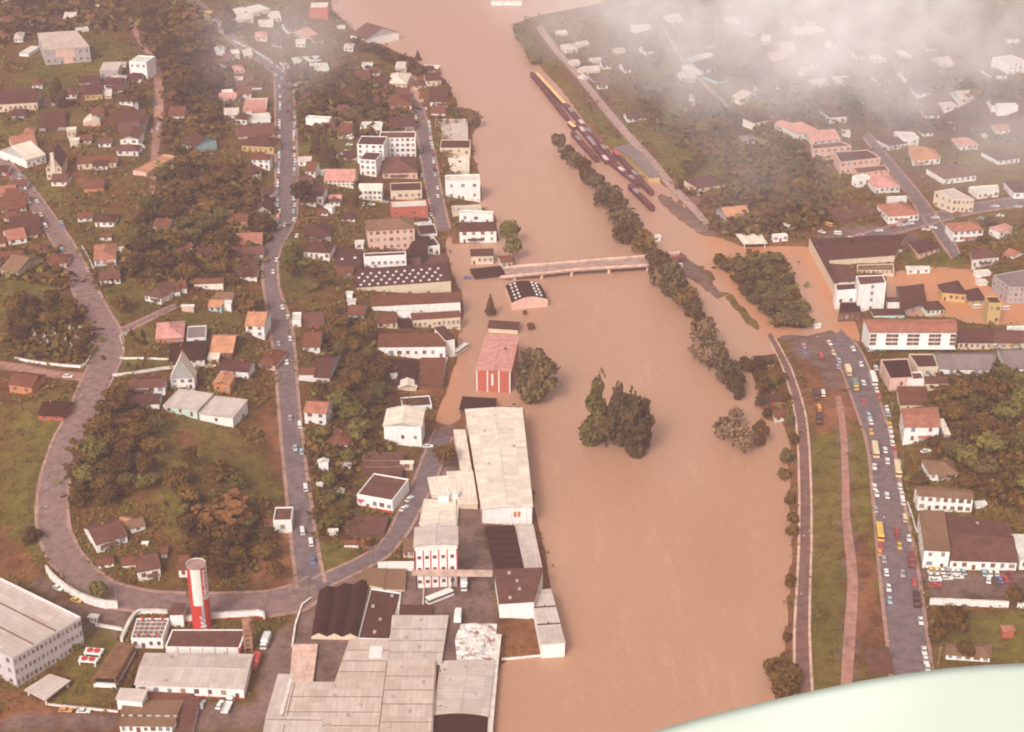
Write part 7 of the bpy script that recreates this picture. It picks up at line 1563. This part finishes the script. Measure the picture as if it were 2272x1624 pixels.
r_, fl, fr, br, bl, h = face_of('long grey roofed school with a pink entrance block on the far hill'); onface(r_, fl, fr, [(.24, .66, h * .45, h * .98), (.4, .6, -.5, h * .44)], 'entrance_front', wallmat('p'))
# church spire
r_, fl, fr, br, bl, h = face_of('pale stone church with steep gable and dark roof'); m_ = (fl + fr) / 2; mb = MB(); w2 = 1.1; mb.prism([(m_.x - w2, m_.y - .4), (m_.x + w2, m_.y - .4), (m_.x + w2, m_.y + 1.8), (m_.x - w2, m_.y + 1.8)], 0, h + (fr - fl).length * .85 + 1.0); mb.build('bell_turret', [wallmat('c')], r_)
# shop signs along the row at the right
r_, fl, fr, br, bl, h = face_of('brown roofed shops with coloured signs at the right edge')
for u0, u1, m_ in ((0, .1, 'paint_white'), (.12, .28, 'paint_grey'), (.3, .44, 'paint_yellow'), (.46, .62, 'paint_green')): onface(r_, fl, fr, [(u0, u1, h * .55, h * .95)], 'shop_sign', flat(m_, dict(paint_white=(.85, .82, .76), paint_grey=(.42, .38, .38), paint_yellow=(.75, .47, .1), paint_green=(.2, .27, .17))[m_]))
# graves
GP = sorted((rnd.uniform(70, 185), rnd.uniform(732, 775)) for _ in range(36))
for k, (x, y) in enumerate(GP):
    g = G(x, y)
    if k == 0:
        mb_ = MB(); mb_.box(-.6, .6, -1, 1, 0, .45); mb_.box(-.55, .55, .8, 1.0, .45, 1.5); mb_.box(-.12, .12, .82, .98, 1.5, 2.3); mb_.box(-.4, .4, .82, .98, 1.8, 2.0); GRV = mb_.mesh('grave', [flat('grave_stone', (.7, .58, .52), .8)])
    link('grave', GRV, loc=g, rz=rnd.uniform(-.3, .3), scale=(1.2, 1.2, rnd.uniform(.8, 1.5)), label='small white cross grave, %s from the left in the hillside cemetery' % ORD[k], cat='grave', group='graves in the hillside cemetery')
# utility poles
def polemesh():
    mb = MB(); mb.prism([(.14 * math.cos(i * 1.047), .14 * math.sin(i * 1.047)) for i in range(6)], -.5, 9); a = mb.mesh('shaft', [mat('pole_wood', (.3, .2, .16), .9)]); mb = MB(); mb.box(-1.1, 1.1, -.07, .07, 8.2, 8.35); mb.box(-.9, .9, -.07, .07, 7.4, 7.52); return a, mb.mesh('crossarm', [mat('pole_wood', (.3, .2, .16), .9)])
PM = polemesh()
for i, (x, y) in enumerate([(681, 1330), (258, 1330), (106, 1235), (90, 1120), (822, 1255), (833, 1252), (120, 560), (196, 930), (660, 900), (655, 760), (2035, 1330), (2062, 1420), (2012, 1180), (1995, 1060), (1975, 930), (1955, 850), (2080, 1480), (622, 640)]):
    r_ = link('utility_pole', None, loc=G(x, y), rz=rnd.uniform(-.5, .5), label='%s thin wooden utility pole counted from the left side' % ORD[sorted(p[0] for p in [(681,), (258,), (106,), (90,), (822,), (833,), (120,), (196,), (660,), (655,), (2035,), (2062,), (2012,), (1995,), (1975,), (1955,), (2080,), (622,)]).index(x)], cat='utility pole', group='utility poles'); link('shaft', PM[0], r_); link('crossarm', PM[1], r_)
# people on the roads: one continuous body each, clothes as a child
def person_meshes(shirt):
    bm_v = [(0, 0, .92), (0, 0, 1.15), (0, 0, 1.42), (0, 0, 1.52), (0, 0, 1.66), (.18, 0, 1.4), (.25, .05, 1.12), (.24, .16, .9), (-.18, 0, 1.4), (-.25, -.05, 1.12), (-.24, -.02, .88), (.1, 0, .88), (.12, .08, .48), (.12, .0, .06), (-.1, 0, .88), (-.12, -.06, .48), (-.12, -.14, .06), (.12, .12, .04), (-.12, -.02, .04)]
    E = [(0, 1), (1, 2), (2, 3), (3, 4), (2, 5), (5, 6), (6, 7), (2, 8), (8, 9), (9, 10), (0, 11), (11, 12), (12, 13), (0, 14), (14, 15), (15, 16), (13, 17), (16, 18)]; rad = [.13, .13, .14, .05, .1, .06, .045, .035, .06, .045, .035, .085, .06, .04, .085, .06, .04, .04, .04]
    me = bpy.data.meshes.new('person_skin'); me.from_pydata(bm_v, E, []); o = bpy.data.objects.new('tmp', me); C.objects.link(o); sk = o.modifiers.new('s', 'SKIN'); o.modifiers.new('u', 'SUBSURF').levels = 1
    for v, r_ in zip(me.skin_vertices[0].data, rad): v.radius = (r_, r_ * .8)
    me.skin_vertices[0].data[0].use_root = True
    dg = bpy.context.evaluated_depsgraph_get(); out = bpy.data.meshes.new_from_object(o.evaluated_get(dg)); bpy.data.objects.remove(o)
    out.materials.clear()
    for m_ in (flat('skin', (.4, .2, .13), .6), flat('trousers', (.1, .08, .12), .8), shirt, flat('hair', (.03, .02, .015), .8)): out.materials.append(m_)
    for p in out.polygons: z = p.center.z; x = abs(p.center.x); p.material_index = 3 if z > 1.7 or (z > 1.6 and p.center.y < -.04) else 0 if z > 1.46 or (x > .2 and z < 1.2) else 2 if z > .92 else 1
    return out
PS = [person_meshes(flat(n_, c_, .8)) for n_, c_ in (('shirt_white', (.8, .76, .7)), ('shirt_blue', (.2, .3, .5)), ('shirt_red', (.5, .1, .08)))]
PP = [(103, 1132, 0, 'white', 'left side of the hill road bend'), (88, 1134, 0, 'white', 'far left edge of the hill road'), (105, 1090, 0, 'white', 'middle of the hill road above the bend'), (108, 1062, 1, 'blue', 'upper hill road near the bend'), (94, 1200, 0, 'white', 'kerb of the hill road above the white wall'),
      (1782, 1196, 0, 'white', 'middle of the bank road'), (1776, 1325, 0, 'white', 'left edge of the lower bank road'), (1786, 1098, 1, 'blue', 'upper part of the bank road'), (1794, 1185, 0, 'white', 'right edge of the bank road'), (1980, 1222, 1, 'blue', 'left lane of the main road'), (2006, 1220, 1, 'blue', 'right lane of the main road'),
      (1952, 1150, 1, 'blue', 'upper left kerb of the main road'), (1960, 1155, 0, 'white', 'lower left kerb of the main road'), (2048, 1322, 0, 'white', 'right pavement beside the long white wall'), (2056, 1352, 0, 'white', 'right pavement below the long white wall'), (181, 885, 0, 'white', 'hill road beside the wooden house garden'),
      (1803, 748, 2, 'red', 'water edge at the top of the asphalt'), (1812, 752, 0, 'white', 'asphalt tip beside the orange water'), (1836, 760, 1, 'blue', 'left kerb at the head of the main road'), (215, 1015, 0, 'white', 'edge of the thicket on the hill road')]
for x, y, k, sc_, wh in PP: g = G(x, y); g.z += .34 if cov(x, y) == 1 else 0; link('person', PS[k], loc=g, rz=rnd.random() * 6.28, scale=(1.1,) * 3, label='person in a %s shirt on the %s' % (sc_, wh), cat='person')

# ---------------------------------------------------------------- part of the aircraft in the lower right
E_ = [(1100, 1740), (1280, 1675), (1440, 1625), (1560, 1590), (1700, 1555.5), (1800, 1533), (1900, 1512), (2000, 1495), (2100, 1482), (2190, 1474.5), (2290, 1470), (2420, 1470), (2600, 1478)]
cl = Vector(camo.location); dn = Vector((0, -SP, -CP)); fw = Vector((0, CP, -SP)); V, F = [], []; NA = 28
for x, y in E_:
    d = Vector(ray(x, y)); e = cl + d * 2.7
    for j in range(NA):
        a = j * 2 * math.pi / NA; V.append(e + dn * .55 - dn * .55 * math.cos(a) + fw * .045 * math.sin(a))
for i in range(len(E_) - 1):
    for j in range(NA): F.append([i * NA + j, i * NA + (j + 1) % NA, (i + 1) * NA + (j + 1) % NA, (i + 1) * NA + j])
F.append(list(range(NA))[::-1]); F.append([(len(E_) - 1) * NA + j for j in range(NA)])
me = mesh_of('aircraft_fairing', V, F, [flat('aircraft_enamel', (.47, .515, .445), .5)], smooth=True)
link('aircraft_fairing', me, label='smooth white curved part of the aircraft in the lower right corner', cat='aircraft part')

# ---------------------------------------------------------------- air: one even haze, and low cloud over the far right bank
def volume(name, lo, hi, build):
    mb = MB(); mb.box(lo[0], hi[0], lo[1], hi[1], lo[2], hi[2]); m = nm(name); m.use_nodes = True; t = m.node_tree; t.nodes.remove(t.nodes['Principled BSDF']); v = node(t, 'ShaderNodeVolumePrincipled'); t.links.new(v.outputs[0], t.nodes['Material Output'].inputs['Volume']); build(t, v, m)
    return mb.build(name, [m], kind='stuff')
def hz_(t, v, m): v.inputs['Color'].default_value = (.96, .77, .8, 1); v.inputs['Density'].default_value = .00016; v.inputs['Anisotropy'].default_value = 0
volume('haze', (-9500, -3500, -4), (9500, 11500, 352), hz_)
def cloudnodes(blobs, dens, scale, th):
    def f(t, v, m):
        v.inputs['Color'].default_value = (.995, .985, .98, 1); v.inputs['Anisotropy'].default_value = -0.25
        g = node(t, 'ShaderNodeNewGeometry').outputs['Position']; acc = None
        def mth(op, a, b_=None):
            n = node(t, 'ShaderNodeMath', operation=op)
            for i, x in enumerate((a, b_)):
                if x is None: continue
                if hasattr(x, 'links'): t.links.new(x, n.inputs[i])
                else: n.inputs[i].default_value = x
            return n.outputs[0]
        for (cx_, cy_, cz_), (rx, ry, rz_), amp in blobs:
            mp = node(t, 'ShaderNodeMapping'); mp.vector_type = 'POINT'; t.links.new(g, mp.inputs[0]); mp.inputs['Location'].default_value = (-cx_ / rx, -cy_ / ry, -cz_ / rz_); mp.inputs['Scale'].default_value = (1 / rx, 1 / ry, 1 / rz_)
            ln = node(t, 'ShaderNodeVectorMath', operation='LENGTH'); t.links.new(mp.outputs[0], ln.inputs[0])
            k = mth('MULTIPLY', mth('MAXIMUM', mth('SUBTRACT', 1.0, ln.outputs['Value']), 0.0), amp); acc = k if acc is None else mth('ADD', acc, k)
        nz = noise(t, scale, 5, g, .62); nn = mth('MAXIMUM', mth('MULTIPLY', mth('SUBTRACT', nz, th), 3.0), 0.0)
        t.links.new(mth('MULTIPLY', mth('MULTIPLY', acc, nn), dens), v.inputs['Density'])
    return f
def cp(px, py, z): p = onz(px, py, z); return (p[0], p[1], z)
volume('low_cloud', (-90, 700, 4), (1000, 2300, 200), cloudnodes([(cp(1730, -40, 80), (225, 260, 75), 2.6), (cp(1480, -60, 70), (100, 170, 50), .6), (cp(1960, 60, 90), (110, 130, 55), 1.6), (cp(1650, 400, 50), (38, 60, 34), .3), (cp(2200, 330, 70), (70, 70, 50), .32), (cp(1650, 150, 60), (130, 120, 45), .34), (cp(2000, 230, 50), (230, 180, 50), .26), (cp(2250, 150, 80), (60, 130, 50), .35), (cp(1950, 230, 70), (150, 90, 40), .22), (cp(2230, 980, 30), (40, 40, 24), .25)], .016, .026, .41))
volume('thin_mist', (-330, 930, 8), (-60, 1400, 120), cloudnodes([(cp(640, 70, 50), (80, 110, 45), .5), (cp(560, 130, 45), (60, 80, 40), .3)], .01, .016, .34))
